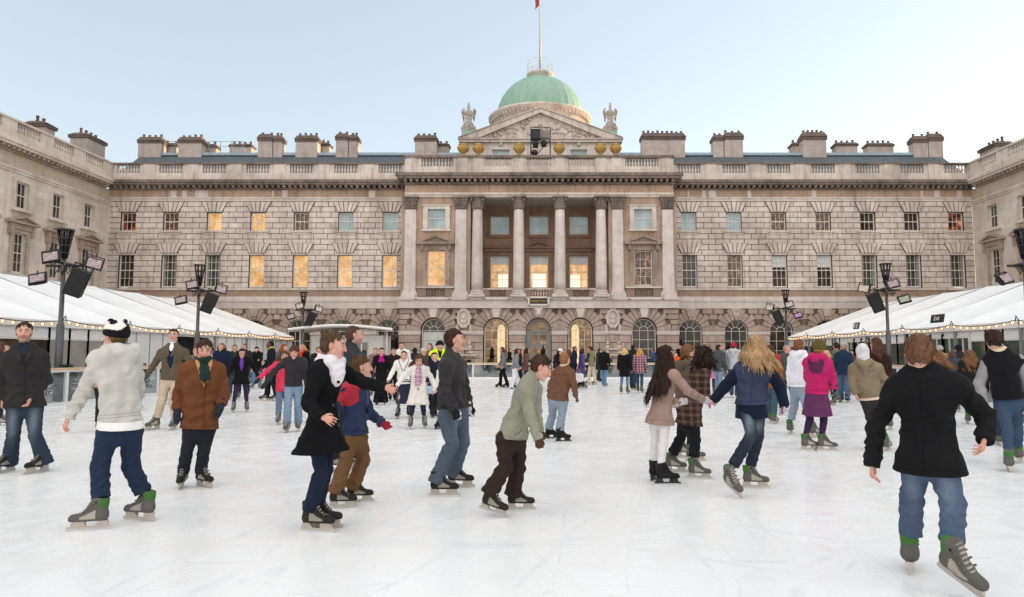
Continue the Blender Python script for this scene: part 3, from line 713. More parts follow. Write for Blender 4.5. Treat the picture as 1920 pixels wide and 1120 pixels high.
for k in range(72):
    a = 2*math.pi*k/72; x, y = math.cos(a), math.sin(a)
    g.ball((dx+4.36*x, YD-D+4.36*y, dz(234.6)), (.12, .12, .1), 6, 4)
for k in range(36):
    a = 2*math.pi*k/36
    for q in range(5):
        b = a + (q-2)*.032; g.ball((dx+4.1*math.cos(b), YD-D+4.1*math.sin(b), dz(244.5) - .3 + .07*(q-2)**2), (.08, .08, .09), 5, 4, .3)
g.build('drum_garland', PORT, drm)
H = dz(149.5)-dz(226)
def _rib(r_, z, a): return r_*(1 + (.014 if abs(((a*32/(2*math.pi)) % 1)-.5) < .09 else 0))
MB().lathe([(3.86*math.cos(t), dz(226) + H*math.sin(t)/math.sin(1.33)) for t in [i*1.33/18 for i in range(19)]], cD, 256, 0, _rib).build('dome', COPPER, hall)
MB().lathe([(1.12, dz(153)), (1.12, dz(145)), (1.2, dz(144.5)), (1.24, dz(140.5)), (1.1, dz(139)), (.8, dz(138)), (.1, dz(137))], cD, 32).build('lantern_base', PORT, hall)
zt = dz(139); g = MB(lambda x, y, z: (dx+x, YD-D+y, z)); n = 14
for zq in (zt+.35, zt+.75, zt+1.05):
    g.tube([(1.15*math.cos(2*math.pi*k/24), 1.15*math.sin(2*math.pi*k/24), zq) for k in range(25)], .018, 4)
for k in range(n): a = 2*math.pi*k/n; g.tube([(1.15*math.cos(a), 1.15*math.sin(a), zt-.1), (1.15*math.cos(a), 1.15*math.sin(a), zt+1.07)], .02, 4)
g.build('dome_railing', plain('white_rail_paint', '#d9d5cf', .5), hall)
fp = MB().tube([(0, 0, 0), (0, 0, 4), (-.06, 0, 8.2)], [.1, .085, .06], 10).ball((0, 0, .05), (.22, .22, .1)).build('flagpole', plain('flagpole_paint', '#c9bdb4', .45), None, (dx, YD, dz(138)))
tag(fp, 'tall pale flagpole standing on top of the green dome', 'flagpole')
fl_ = MB().grid(lambda u, v: (-.06-.4*u+.05*math.sin(v*5), .05*math.sin(u*6+v*4), 6.45+v*1.6-.5*u), 6, 8).build('flag', plain('red_flag_cloth', '#a13a42', .8), fp)

# ---- side wings
def wing(name, label, s):
    fn = (lambda u, d, z: (-HW + d, u, z)) if s < 0 else (lambda u, d, z: (HW - d, u, z))
    w = empty(name, (s*HW, 25, 0), 0, label, 'building')
    F = lambda u, d, z: tuple(np.subtract(fn(u, d, z), (s*HW, 25, 0)))
    zW = lambda py: Z(py)
    u0, u1 = -6, D - .02
    ups = [49.0 - 3.2*k for k in range(12)]
    zu0, zu1 = float(W(40, 392, 42.6)[2]), float(W(40, 343, 42.6)[2])
    zl0, zl1 = float(W(37, 512, 42.6)[2]), float(W(37, 438, 42.6)[2])
    fl = MB(F); op = [(c-.56, c+.56, zu0, zu1) for c in ups] + [(c-.56, c+.56, zl0, zl1) for c in ups]
    for a, b in ((0, zl0), (zl0, zl1), (zl1, zu0), (zu0, zu1), (zu1, Z(385))):
        cuts = [(o[0], o[1]) for o in op if o[2] < (a+b)/2 < o[3]]
        for p, q in spans(u0, u1, cuts): fl.box(p, q, -.5, 0, a, b)
    fl.build('wall', WING, w)
    PDM = stone('wing_pediment_stone', '#c2b09f', '#a08c7a', '#6e5c4e', .5, 2)
    for i, c in enumerate(ups):
        tr = MB(F); pd = MB(F)
        for x in (-.8, .56): tr.box(c+x, c+x+.24, 0, .1, zu0-.02, zu1+.2)
        tr.box(c-.56, c+.56, 0, .1, zu1, zu1+.2).box(c-.88, c+.88, 0, .2, zu0-.2, zu0-.023)
        for x in (-.8, .56): pd.box(c+x, c+x+.24, 0, .12, zl0, zl1+.22)
        pd.box(c-.56, c+.56, 0, .12, zl1, zl1+.22).box(c-.95, c+.95, 0, .22, zl1+.223, zl1+.55, .5)
        for x in (-.98, .8): pd.box(c+x, c+x+.18, 0, .3, zl1-.15, zl1+.55, .7)
        pediment_head(pd, c, 2.5, zl1+.56, zl1+1.12, 0, .42)
        sash(w, F, c, 1.12, zu0, zu1, -.16, 'dark' if i % 3 else 'drape', 2, 3, i)
        sash(w, F, c, 1.12, zl0, zl1, -.16, 'drape' if i % 2 else 'dark', 4, 3, i+9)
        tr.build('window_surround', WING, w); pd.build('pediment_surround', PDM, w)
    MB(F).box(u0, u1, 0, .07, Z(385), Z(381.5), .1).box(u0, u1, 0, .12, Z(381.5)+.003, Z(377), .2).box(u0, u1, -.4, -.003, Z(385), Z(357)).build('architrave', WING, w)
    MB(F).box(u0, u1, 0, .05, Z(377)+.003, Z(357)).build('frieze', stone('wing_frieze_stone', '#cbbba8', '#b29e8a', '#8d7762', .35), w)
    f = MB(F).box(u0, u1-.7, -.4, .25, Z(357)+.003, Z(354.5), .3); modillions(f, u0, u1-.8, .42, .2, 0, .52, Z(354.5)+.003, Z(350)); f.build('modillion_course', stone('wing_cornice_stone', '#c2b4a6', '#917f70', '#4a3d35', .6, 2), w)
    MB(F).box(u0, u1-.7, -.4, .62, Z(350)+.003, Z(346.2), .1).box(u0, u1-.74, -.4, .72, Z(346.2)+.003, Z(341), .3).build('cornice', WING, w)
    MB(F).box(u0, u1-.3, -.3, .3, Z(341)+.003, Z(326.5), .1).build('parapet_base', WING, w)
    pan = [(c-1.0, c+1.0) for c in ups]
    for a, b in pan:
        if b > 33: baluster_panel(w, F, a, b, Z(326.5)+.003, Z(310.5), .12, 8, WING)
    for p, q in spans(u0, u1-.32, [x for x in pan if x[1] > 33]): MB(F).box(p, q, -.06, .28, Z(326.5)+.003, Z(310.5), .1).build('parapet_pier', WING, w)
    MB(F).box(u0, u1-.4, -.1, .36, Z(310.5)+.003, Z(307.5), .4).build('parapet_coping', WING, w)
    rf = MB(F); rf._add([(u0, -.9, zr0), (u1-.5, -.9, zr0), (u1+5, -5.6, zr1), (u0, -5.6, zr1), (u1+5, -12, zr0-1), (u0, -12, zr0-1)], [(0,1,2,3), (3,2,4,5)])
    rf.build('roof', SLATE, w)
    MB(F).box(u0, u1, -.52, -12, 0, zr0-.6).build('building_core', JOINT, w)
    return w, F
def wing_chimney(w, F, s, pxs, yt, yb, Xc, ln):
    Y0 = Xc/((pxs-CX)/FOC)*.985; zt, zb_ = float(W(pxs, yt, Y0)[2]), float(W(pxs, yb, Y0)[2])-1.8
    d = HW - abs(Xc); h = (zt - zb_)
    st = MB(F).box(Y0-ln/2, Y0+ln/2, d-.7, d+.7, zb_, zt-.5, .2).build('chimney', CHIM, w)
    c = MB(F).box(Y0-ln/2-.12, Y0+ln/2+.12, d-.82, d+.82, zt-.5, zt-.3, .4)
    c._add([(Y0-ln/2-.16, d-.88, zt-.3), (Y0+ln/2+.16, d-.88, zt-.3), (Y0+ln/2+.16, d+.88, zt-.3), (Y0-ln/2-.16, d+.88, zt-.3),
            (Y0-ln/2+.1, d-.5, zt-.05), (Y0+ln/2-.1, d-.5, zt-.05), (Y0+ln/2-.1, d+.5, zt-.05), (Y0-ln/2+.1, d+.5, zt-.05)], [(0,1,5,4), (1,2,6,5), (2,3,7,6), (3,0,4,7), (4,5,6,7), (0,1,2,3)], .5)
    c.build('chimney_cap', CAPB, st)
    k = int(ln/.5)
    for q in range(k): link('chimney_pot', pot_me, st, F(Y0-ln/2+.2+(ln-.4)*q/max(1, k-1), d, zt-.08))
ww1, F1 = wing('palace_wing', 'plain pale stone wing on the left of the court, with pedimented sash windows', -1)
ww2, F2 = wing('palace_wing', 'plain pale stone wing on the right edge, rising behind the marquee with the Exit sign', 1)
wing_chimney(ww1, F1, -1, 68, 229, 250, -35.5, 1.0); wing_chimney(ww1, F1, -1, 160, 255, 285, -36.5, 2.2)
wing_chimney(ww2, F2, 1, 1872, 270, 292, 37.0, 2.0)
# thin handrail on the roof at the left corner
hr = MB()
for k in range(9): hr.tube([(-32.5+k*.95, 56.8, 0), (-32.5+k*.95, 56.8, 1.0)], .025, 4)
for zq in (.55, 1.0): hr.tube([(-32.5, 56.8, zq), (-24.9, 56.8, zq)], .02, 4)
hr = hr.build('roof_handrail', plain('galvanised_rail', '#8f9498', .5, .6), None, (0, 0, zr1+.1)); tag(hr, 'thin metal safety handrail along the roof ridge beside the leftmost chimneys', 'handrail')
# ------------------------------------------------------------------ marquees, barrier, lamps and small things
def tent_mat():
    t = NT('white_marquee_fabric'); c = t.coord(); n = t.noise(c, .8, 5, .6); s = t.noise(t.coord('Object', (3, .3, 3)), 1.2, 4, .6)
    col = t.mix(t.val(n, .3, .7), srgb('#f3f2f0'), srgb('#e6e6e5')); col = t.mix(t.val(s, .55, .75, 0, .35), col, srgb('#d0d0ce'))
    t.bsdf(**{'Base__Color': col, 'Roughness': .55, 'Normal': t.bump(t.noise(c, 1.2, 4, .5), .35, .06)}); return t.m
TENT = tent_mat(); ALU = plain('dull_aluminium', '#8f8d8b', .5, 0, var=.06); FRAME = plain('white_door_frame', '#dedad5', .4, var=.04)
DARK = plain('black_metal', '#232326', .45, .2, var=.15); CABLE = plain('black_cable', '#2a2422', .7)
POSTC = plain('grey_post_paint', '#5b5b5e', .45, .3, var=.1)
SEAM = plain('grey_roof_seam', '#8f9194', .6)
EX, EZ, RXT, RZT, YE = 17.5, 2.62, 24.0, 5.05, 48.9
BAYS = [5.2+4*k for k in range(11)] + [YE]
def bulb_mat():
    t = NT('warm_bulb_glow'); e = t.n('ShaderNodeEmission', Color=srgb('#ffb870'), Strength=.8); t.t.links.new(e.outputs[0], t.out.inputs[0]); return t.m
bulb_me = MB().ball((0, 0, -.05), (.03, .03, .04), 8, 6).mesh('bulb', bulb_mat())
BULBS = []
def marquee(s, label, segs, name='marquee'):
    T = empty(name, (s*EX, 20, 0), 0, label, 'marquee')
    F = lambda u, d, z: (s*(-d if False else d) , u-20, z) if False else (-s*d, u-20, z)     # d: outwards, towards the rink
    for a, b in zip(BAYS, BAYS[1:]):
        m = MB(F)
        def fn(u, v):     # cloth sags between the rafters
            y = a+(b-a)*u; sag = .26*4*u*(1-u)*math.sin(math.pi*min(1, .15+v*.85))**.8 + .05*4*u*(1-u)
            return (y, .12-(RXT-EX+.12)*v, EZ+.02+(RZT-EZ)*v-sag)
        m.grid(fn, 12, 10); m.build('roof_panel', TENT, T)
        m = MB(F); m.grid(lambda u, v: (a+(b-a)*u, -(RXT-EX)*2+(RXT-EX)*v, EZ+(RZT-EZ)*v), 4, 3); m.build('rear_roof_panel', TENT, T)
        MB(F).box(a+.03, b-.03, .06, .13, EZ-.22, EZ+.02).build('valance', TENT, T)
        MB(F).tube([(a, .16, EZ-.05), (a, -(RXT-EX), RZT+.03)], .028, 5).build('rafter', SEAM, T)
        MB(F).box(a-.05, a+.05, -.05, .11, 0, EZ).build('post', ALU, T)
        MB(F).tube([(a, .1, EZ+.02), (a, .22, EZ+.22), (a, .24, EZ+.02)], .02, 4).build('bracket', DARK, T)
    g = MB(F); g._add([(YE, 0, EZ), (YE, -(RXT-EX), RZT), (YE, -2*(RXT-EX), EZ), (YE, -2*(RXT-EX), 0), (YE, 0, 0)], [(0, 1, 2, 3, 4)]); g.build('gable_wall', TENT, T)
    MB(F).box(3, YE-.05, -.6, -.4, .0, EZ-.2).build('interior', plain('dim_marquee_interior', '#5a544c', .9, var=.3, scale=1.2), T)
    for a, b, kind in segs:
        n = max(1, round((b-a)/1.0))
        for k in range(n):
            p, q = a+(b-a)*k/n, a+(b-a)*(k+1)/n
            if kind == 'solid':
                MB(F).box(p+.02, q-.02, -.04, .0, .02, EZ-.22).build('wall_panel', TENT, T); MB(F).box(q-.02, q+.02, -.04, .02, .02, EZ-.22).build('wall_seam', SEAM, T)
            elif kind in ('glass', 'grey', 'purple'):
                MB(F).box(p+.04, q-.04, -.04, .0, 2.02, EZ-.22).build('wall_panel', TENT, T)
                MB(F).box(p+.04, q-.04, -.04, .0, .02, .3).build('wall_panel', TENT, T)
                f = MB(F).box(p-.035, p+.035, -.06, .03, 0, EZ-.22).box(q-.035, q+.035, -.06, .03, 0, EZ-.22).box(p+.04, q-.04, -.04, .02, 1.95, 2.02).box(p+.04, q-.04, -.04, .02, .3, .37)
                o = f.build('window', FRAME, T)
                MB(F).box(p+.035, q-.035, -.03, -.01, .37, 1.95).build('pane', pane({'glass': 'tent', 'grey': 'tentgrey', 'purple': 'dark'}[kind], k), o)
            elif kind == 'door':
                MB(F).box(p+.04, q-.04, -.04, .0, 2.2, EZ-.22).build('wall_panel', TENT, T)
                f = MB(F).box(p-.06, p+.06, -.06, .05, 0, 2.3).box(q-.06, q+.06, -.06, .05, 0, 2.3).box(p+.06, q-.06, -.05, .04, 2.1, 2.2).box(p+.06, q-.06, -.05, .04, .05, .3).box((p+q)/2-.03, (p+q)/2+.03, -.05, .03, .3, 2.1)
                o = f.build('door', FRAME, T); MB(F).box(p+.06, q-.06, -.03, -.01, .3, 2.1).build('pane', pane('tent', k+5), o)
            elif kind == 'open':
                MB(F).box(p, q, -.39, -.3, 0, EZ-.25).build('dark_doorway', plain('dark_doorway_cloth', '#15141c', .9), T)  # near-black sheet standing in for the shade inside the open doorway
                MB(F).box(p, q, -.04, 0, 2.3, EZ-.22).build('wall_panel', TENT, T)
    # festoon
    fst = empty('festoon_lights', (s*EX, 20, EZ), 0, 'string of warm bulbs looped along the eave of the %s marquee' % ('left' if s < 0 else 'right'), 'string lights', 'festoon lights')
    G = lambda u, d, z: (-s*d, u-20, z-EZ)
    pts = []
    for a, b in zip(BAYS, BAYS[1:]):
        for k in range(10):
            t = k/10; pts.append((a+(b-a)*t, .25, EZ+.06-.14*4*t*(1-t)))
    MB(G).tube(pts, .016, 5).build('cable', CABLE, fst)
    for q in range(95):
        y = 6.0+q*.45
        if y > YE-.2 or y < 12: continue
        i = next(k for k in range(len(BAYS)-1) if BAYS[k+1] > y); t = (y-BAYS[i])/(BAYS[i+1]-BAYS[i])
        o = link('bulb', bulb_me, fst, G(y, .25, EZ+.04-.14*4*t*(1-t)))
    return T, F
tl, FL = marquee(-1, 'long white marquee along the left side, with plain white panels and a dark doorway',
        [(5.2, 22.2, 'grey'), (22.2, 24.7, 'purple'), (24.7, 27.9, 'grey'), (27.9, 33.2, 'solid'), (33.3, 36.6, 'open'), (36.6, 48.9, 'solid')])
tr_, FR = marquee(1, 'long white glass-walled marquee along the right side, with the Exit sign on its roof edge',
        [(5.2, 21.2, 'glass'), (21.2, 28.3, 'glass'), (28.3, 32.1, 'door'), (32.1, 36.1, 'glass'), (36.1, 39.6, 'door'), (39.6, 48.9, 'glass')])
def roof_sign(px, py, txt, label, w=.95, h=.36):
    p = W(px, py, EX*FOC/(px-CX)*.993)
    b = MB().box(-.03, .03, -w/2, w/2, -h/2, h/2).build('sign_board', plain('black_sign_board', '#26262a', .4), None, (EX-.3, p[1], EZ+.36)); b.rotation_euler = (0, R(12), 0)
    tag(b, label, 'sign')
    if txt: text('lettering', txt, .27, (-.035, 0, 0), plain('white_sign_paint', '#f2f2f2', .5), b, (math.pi/2, 0, -math.pi/2))
    else:
        f = MB()
        for y in (-.13, .13):
            f.ball((-.035, y, .11), (.01, .04, .04)).box(-.04, -.03, y-.05, y+.05, -.05, .07).box(-.04, -.03, y-.045, y-.01, -.14, -.05).box(-.04, -.03, y+.01, y+.045, -.14, -.05)
        f.build('pictogram', plain('white_sign_paint', '#f2f2f2', .5), b)
    return b
roof_sign(1766, 603, 'Exit', 'black Exit sign with white letters on the edge of the marquee roof')
roof_sign(1612, 614, None, 'small black sign with white figures on the marquee edge, left of the Exit sign', .6, .36)

# ---- rink barrier
WOOD = plain('pale_wood_rail', '#d6b48c', .5, var=.12, scale=5); WPOST = plain('white_barrier_post', '#e2e2e0', .4, var=.05)
def acrylic():
    t = NT('clear_barrier_acrylic'); a = t.n('ShaderNodeBsdfTransparent', Color=(.80, .83, .84, 1)); g = t.n('ShaderNodeBsdfGlossy', Color=(.9, .95, 1, 1), Roughness=.06)
    m = t.n('ShaderNodeMixShader', i0=.12, i1=a.outputs[0], i2=g.outputs[0]); t.t.links.new(m.outputs[0], t.out.inputs[0]); return t.m
ACR = acrylic()
def barrier(p, q, label, top=1.06):
    p, q = Vector((*p, 0)), Vector((*q, 0)); L = (q-p).length; ang = math.atan2(q.y-p.y, q.x-p.x)
    T = empty('rink_barrier', p, ang, label, 'barrier', 'barriers round the ice')
    MB().box(0, L, -.07, .07, top-.06, top).build('handrail', WOOD, T)
    MB().box(0, L, -.035, .035, top-.12, top-.063).build('top_rail', WPOST, T)
    MB().box(0, L, -.05, .05, .0, .1).build('kick_board', WPOST, T)
    n = max(1, round(L/2.4))
    for k in range(n+1):
        x = min(max(L*k/n, .04), L-.04); MB().box(x-.04, x+.04, -.045, .045, .103, top-.123).build('post', WPOST, T)
        if k < n: MB().box(L*k/n+.05, L*(k+1)/n-.05, -.008, .008, .104, top-.124).build('panel', ACR, T)
    return T
barrier((RX0, -6), (RX0, RY1), 'clear panelled rink barrier with a wooden handrail in front of the left marquee')
barrier((RX0+.08, RY1), (RX1-.08, RY1), 'clear panelled rink barrier with a wooden handrail across the far end, before the arches', .94)
barrier((RX1, RY1), (RX1, -6), 'clear panelled rink barrier with a wooden handrail in front of the Exit doors')
dk = MB().box(-16.5, 16.5, RY1+.12, 47.6, -.006, .3).build('spectator_deck', plain('grey_deck_boards', '#8d8a86', .8, var=.15), None); tag(dk, kind='structure')
# dark shrubs and garland behind the clear panels
LEAF = NT('dark_conifer_leaf'); _c = LEAF.coord(); LEAF.bsdf(**{'Base__Color': LEAF.ramp(LEAF.noise(_c, 6, 4), (.3, srgb('#1f2a20')), (.6, srgb('#33422f')), (.8, srgb('#4b5a42'))), 'Roughness': .7}); LEAF = LEAF.m
def shrub_mesh(seed, h=.75, w=.42):
    r = random.Random(seed); m = MB()
    for k in range(380):
        a = r.random()*6.283; t = r.random()**.8; rr = w*(1-.65*t)*math.sqrt(r.random())*(.75+.5*math.sin(a*3+seed)**2); p = Vector((rr*math.cos(a), rr*math.sin(a), .14+h*t))
        d = Vector((r.gauss(0, 1), r.gauss(0, 1), r.gauss(.3, 1))).normalized(); e = d.cross(Vector((r.gauss(0, 1), r.gauss(0, 1), r.gauss(0, 1)))).normalized(); s = .05+.06*r.random()
        m.quad(p-e*s*.4, p+d*s, p+e*s*.4, p-d*s)
    return m.mesh('foliage', LEAF)
SM = [shrub_mesh(k) for k in range(3)]; trunk_me = MB().tube([(0, 0, 0), (0, 0, .45)], [.03, .015], 6).mesh('stem', plain('dark_bark', '#3a3028', .9))
pot2 = MB().lathe([(.16, 0), (.2, .25), (.21, .25), (.21, .28), (.17, .28)], n=14).mesh('planter', plain('black_planter', '#2a2a2b', .6))
def shrub(x, y, k, label, sc=1.0, z=0):
    T = empty('shrub', (x, y, z), k*1.3, label, 'shrub', 'potted shrubs behind the barrier'); T.scale = (sc,)*3
    link('planter', pot2, T); link('foliage', SM[k % 3], T, (0, 0, .12)); link('stem', trunk_me, T, (0, 0, .2))
for k in range(22): shrub(-12.6+k*1.18+.2*rnd.random(), RY1+.55, k, 'dark potted shrub behind the clear panels at the far end of the rink', (.75+.12*rnd.random()), .3)
for k in range(15): shrub(RX0-.55, 13+k*1.9, k, 'dark potted shrub behind the clear panels before the left marquee', 1.1)
for k in range(8): shrub(RX1+.6, 24+k*2.2, k, 'dark potted shrub behind the clear panels before the right marquee', .9)

# ---- lamp posts with floodlights and a loudspeaker
def led(col, st):
    t = NT('led_panel_glow'); c = t.coord('Object', (26, 26, 26)); ch = t.n('ShaderNodeTexVoronoi', Vector=c, Scale=1.0).outputs['Distance']
    cc = t.ramp(ch, (.1, srgb('#ffffff')), (.5, srgb(col)), (.9, srgb('#6b4b52')))
    e = t.n('ShaderNodeEmission', Color=cc, Strength=st*.05); t.t.links.new(e.outputs[0], t.out.inputs[0]); return t.m
LED = {k: led(c, s) for k, (c, s) in {'pink': ('#ffdfe2', 2.4), 'warm': ('#ffedd2', 3.0), 'green': ('#e4f5d4', 2.4), 'magenta': ('#ffb4f0', 2.6)}.items()}
def lamp_post(px, Y, s, label, cols, flip):
    X = s*15.0 if px is None else FX(px, Y, 600)
    T = empty('lamp_post', (X, Y, 0), 0, label, 'lamp post', 'floodlight posts round the rink')
    m = MB().tube([(0, 0, 0), (0, 0, 2.35)], .11, 10).tube([(0, 0, 2.35), (0, 0, 2.42), (0, 0, 4.5)], [.11, .07, .06], 10); m.build('pole', POSTC, T)
    c = MB()   # openwork V-shaped lantern head
    zt = 5.35
    for a in range(8):
        t = a*math.pi/4; c.tube([(.06*math.cos(t), .06*math.sin(t), 4.45), (.21*math.cos(t), .21*math.sin(t), zt)], .03, 4)
    for z, r in ((4.62, .1), (4.85, .13), (5.08, .17), (zt, .22)): c.lathe([(r-.03, z-.02), (r+.03, z-.02), (r+.03, z+.03), (r-.03, z+.03)], n=12)
    c.tube([(0, 0, 4.4), (0, 0, 4.9)], .06, 8); c.build('lantern_head', DARK, T)
    arm = MB().tube([(-.55, 0, 4.22), (.62, 0, 4.22)], .04, 6).tube([(0, -.45, 4.3), (0, .45, 4.3)], .04, 6)
    for k in range(6): arm.tube([(-.3+.1*k, .05*math.sin(k), 4.2), (-.2+.1*k, -.1, 3.95+.05*(k % 2)), (-.12+.1*k, 0, 4.18)], .02, 4)
    arm.build('crossbar', DARK, T)
    spots = [(-.72*flip, -.1, 3.78, 20*flip, -32), (-.05*flip, -.5, 4.42, 18*flip, -20), (.98*flip, -.05, 4.28, 42*flip, -5)]
    for (x, y, z, yaw, pit), col in zip(spots, cols):
        H = MB()
        H.box(-.32, .32, -.1, .06, -.24, .24).box(-.22, .22, .06, .2, -.15, .15).box(-.36, -.32, -.06, .04, -.26, .32).box(.32, .36, -.06, .04, -.26, .32).box(-.36, .36, -.02, .03, .32, .36).tube([(0, 0, .34), (0, 0, .5)], .03, 5)
        o = H.build('floodlight', DARK, T, (x, y, z), (R(pit), R(14*flip*(1 if x > 0 else -1)), R(yaw))); o.scale = (.7,)*3
        MB().box(-.27, .27, -.115, -.103, -.19, .19).build('light_panel', LED[col], o)
    sp = MB().box(-.24, .24, -.22, .2, -.42, .42).box(-.2, .2, -.235, -.223, -.37, .37).box(-.27, -.24, -.04, .04, -.12, .6).box(.24, .27, -.04, .04, -.12, .6).box(-.27, .27, -.04, .04, .57, .6)
    sp.build('loudspeaker', plain('black_speaker_box', '#1d1d1f', .6, var=.2), T, (.52*flip, -.1, 3.68), (R(12), R(20*flip), R(25*flip)))
    if flip > 0 and s < 0: MB().box(-.25, -.243, -.2, .18, -.4, .4).build('speaker_side', plain('tan_speaker_side', '#8a6a3a', .5), T, (.52*flip, -.1, 3.68), (R(12), R(20*flip), R(25*flip)))
    return T
lamp_post(114, 21.7, -1, 'grey post with pink floodlights and loudspeaker, the tallest at the far left of the photo', ('pink', 'pink', 'pink'), 1)
lamp_post(371, 30.4, -1, 'grey post with floodlights and loudspeaker rising behind the man in the olive jacket', ('pink', 'pink', 'pink'), 1)
lamp_post(568, 43.9, -1, 'small far post with floodlights standing beside the white kiosk', ('pink', 'warm', 'warm'), 1)
lamp_post(1664, 30.0, 1, 'grey post with floodlights and loudspeaker before the glass marquee, right of centre', ('green', 'pink', 'warm'), -1)
lamp_post(1474, 42.4, 1, 'far post with white and magenta floodlights at the near end of the right marquee roof', ('magenta', 'warm', 'warm'), -1)
lamp_post(1927, 21.7, 1, 'post with pink floodlight cut off by the right edge of the photo', ('pink', 'pink', 'pink'), 1)

# ---- white kiosk with a curved canopy
K = empty('kiosk', (FX(668, 46.5, 640), 46.3, .3), 0, 'white ticket kiosk with a curved flat canopy in front of the arches', 'kiosk')
KW = plain('white_kiosk_panel', '#eceae6', .4, var=.04)
MB().box(-2.55, 2.1, -1.2, 1.2, 0, 2.35).build('cabin', KW, K)
for x0, x1 in ((-1.6, -.5), (-.2, 1.2)): 
    o = MB().box(x0, x1, -1.24, -1.2, 1.0, 1.95).build('window', FRAME, K); MB().box(x0+.08, x1-.08, -1.26, -1.243, 1.08, 1.88).build('pane', pane('tentgrey', 2), o)
MB().box(.55, 1.05, -1.28, -1.262, 1.1, 1.4).build('notice', DARK, K)
m = MB(); 
m.grid(lambda u, v: (-3.6+6.6*u, -2.6+4.4*v, 2.75+.26*math.sin(math.pi*u)+.02), 16, 3).grid(lambda u, v: (-3.6+6.6*u, -2.6+4.4*v, 2.6+.26*math.sin(math.pi*u)), 16, 3)
m.grid(lambda u, v: (-3.6+6.6*u, -2.6, 2.6+.17*v+.26*math.sin(math.pi*u)), 16, 1); m.build('canopy', KW, K)
for x in (-2.9, -1, 1, 2.6): MB().tube([(x, -2.3, 0), (x, -2.3, 2.7)], .04, 6).build('canopy_post', FRAME, K)

# ---- gold urns, rig and wall lanterns
GOLD = stone('gilded_stone', '#c39a55', '#9a743a', '#5f4722', .5, 3)
urn_me = MB().lathe([(.2, 0), (.26, .04), (.26, .1), (.13, .17), (.12, .22), (.3, .32), (.47, .5), (.52, .66), (.5, .74), (.4, .78), (.36, .84), (.42, .9), (.38, .97), (.16, 1.02), (.08, 1.1)], n=20,
      fn=lambda r, z, a: r*(1+(.05*math.sin(8*a) if .25 < z < .8 else 0))).mesh('urn', GOLD)
UL = ['gilded urn on the parapet, leftmost of the six', 'gilded urn on the parapet, second from the left', 'gilded urn on the parapet just left of the black lighting rig',
      'gilded urn on the parapet just right of the black lighting rig', 'gilded urn on the parapet, second from the right', 'gilded urn on the parapet, rightmost of the six']
for px, lb in zip((867, 896, 973, 1049, 1127, 1156), UL):
    o = link('urn', urn_me, None, (UC(px), DC-.1, ZC(294))); o.scale = (.86, .86, .92); tag(o, lb, 'urn', 'gilded urns along the parapet')
G = empty('lighting_rig', (UC(1013.5), DC+.3, ZC(294)), 0, 'black open frame of stage lights standing on the parapet before the pediment', 'lighting rig')
f = MB(); a, b, h = -.72, .72, 2.15
for x in (a, b):
    for y in (-.5, .5): f.tube([(x, y, 0), (x, y, h)], .035, 5)
for z in (.05, h*.62, h):
    for y in (-.5, .5): f.tube([(a, y, z), (b, y, z)], .03, 5)
    for x in (a, b): f.tube([(x, -.5, z), (x, .5, z)], .03, 5)
f.tube([(-.3, -.4, .1), (.7, -.4, 1.2)], .03, 5); f.build('frame', DARK, G)
MB().box(a, 0, -.3, .3, h*.63, h-.05).build('equipment_case', DARK, G)
MB().box(.03, b-.05, .0, .06, h*.63, h-.05).build('back_panel', plain('grey_panel', '#87857f', .5), G)
for x, z in ((-.38, 1.0), (.25, 1.05), (-.45, .3)):
    MB().lathe([(.2, -.28), (.2, .1), (.12, .24), (.05, .26)], (0, 0, 0), 12).box(-.24, -.2, -.03, .03, -.05, .38).box(.2, .24, -.03, .03, -.05, .38).box(-.24, .24, -.03, .03, .36, .4).build('spotlight', DARK, G, (x, -.2, z), (.25, 0, 0))
for px, lb in ((738, 'iron wall lantern on a bracket at the left edge of the centre block'), (1272, 'iron wall lantern on a bracket at the right edge of the centre block')):
    L_ = empty('wall_lantern', (FX(px, D-.75, 630), D-.75, FZ(644, D-.75)), 0, lb, 'lantern', 'iron wall lanterns')
    f = MB().lathe([(.16, -.4), (.2, -.36), (.3, .2), (.34, .22), (.34, .26), (.2, .46), (.08, .5), (.06, .62), (.02, .66)], n=8, smooth=False).tube([(0, .0, .64), (0, .2, .8), (0, .75, .7)], .03, 5)
    f.build('lantern_frame', DARK, L_)
    MB().lathe([(.18, -.33), (.285, .17)], n=8, smooth=False).build('lantern_glass', pane('tentgrey', 1), L_)
for i, px in enumerate((782, 845, 879, 909, 955, 985, 1034, 1064, 1112, 1145, 1178, 1240)):
    o = MB().box(-.1, .1, -.12, .1, 0, .1).lathe([(.07, .1), (.09, .3), (.06, .34)], n=8).build('uplighter', plain('grey_uplighter', '#8d8a86', .5), None, (UC(px), DC-.48, ZC(569.5)+.25))
    tag(o, 'small grey uplighter on the ledge below the columns', 'lamp', 'uplighters below the columns'); o.location.z = ZC(563)+.01; o.location.y = DC-.25
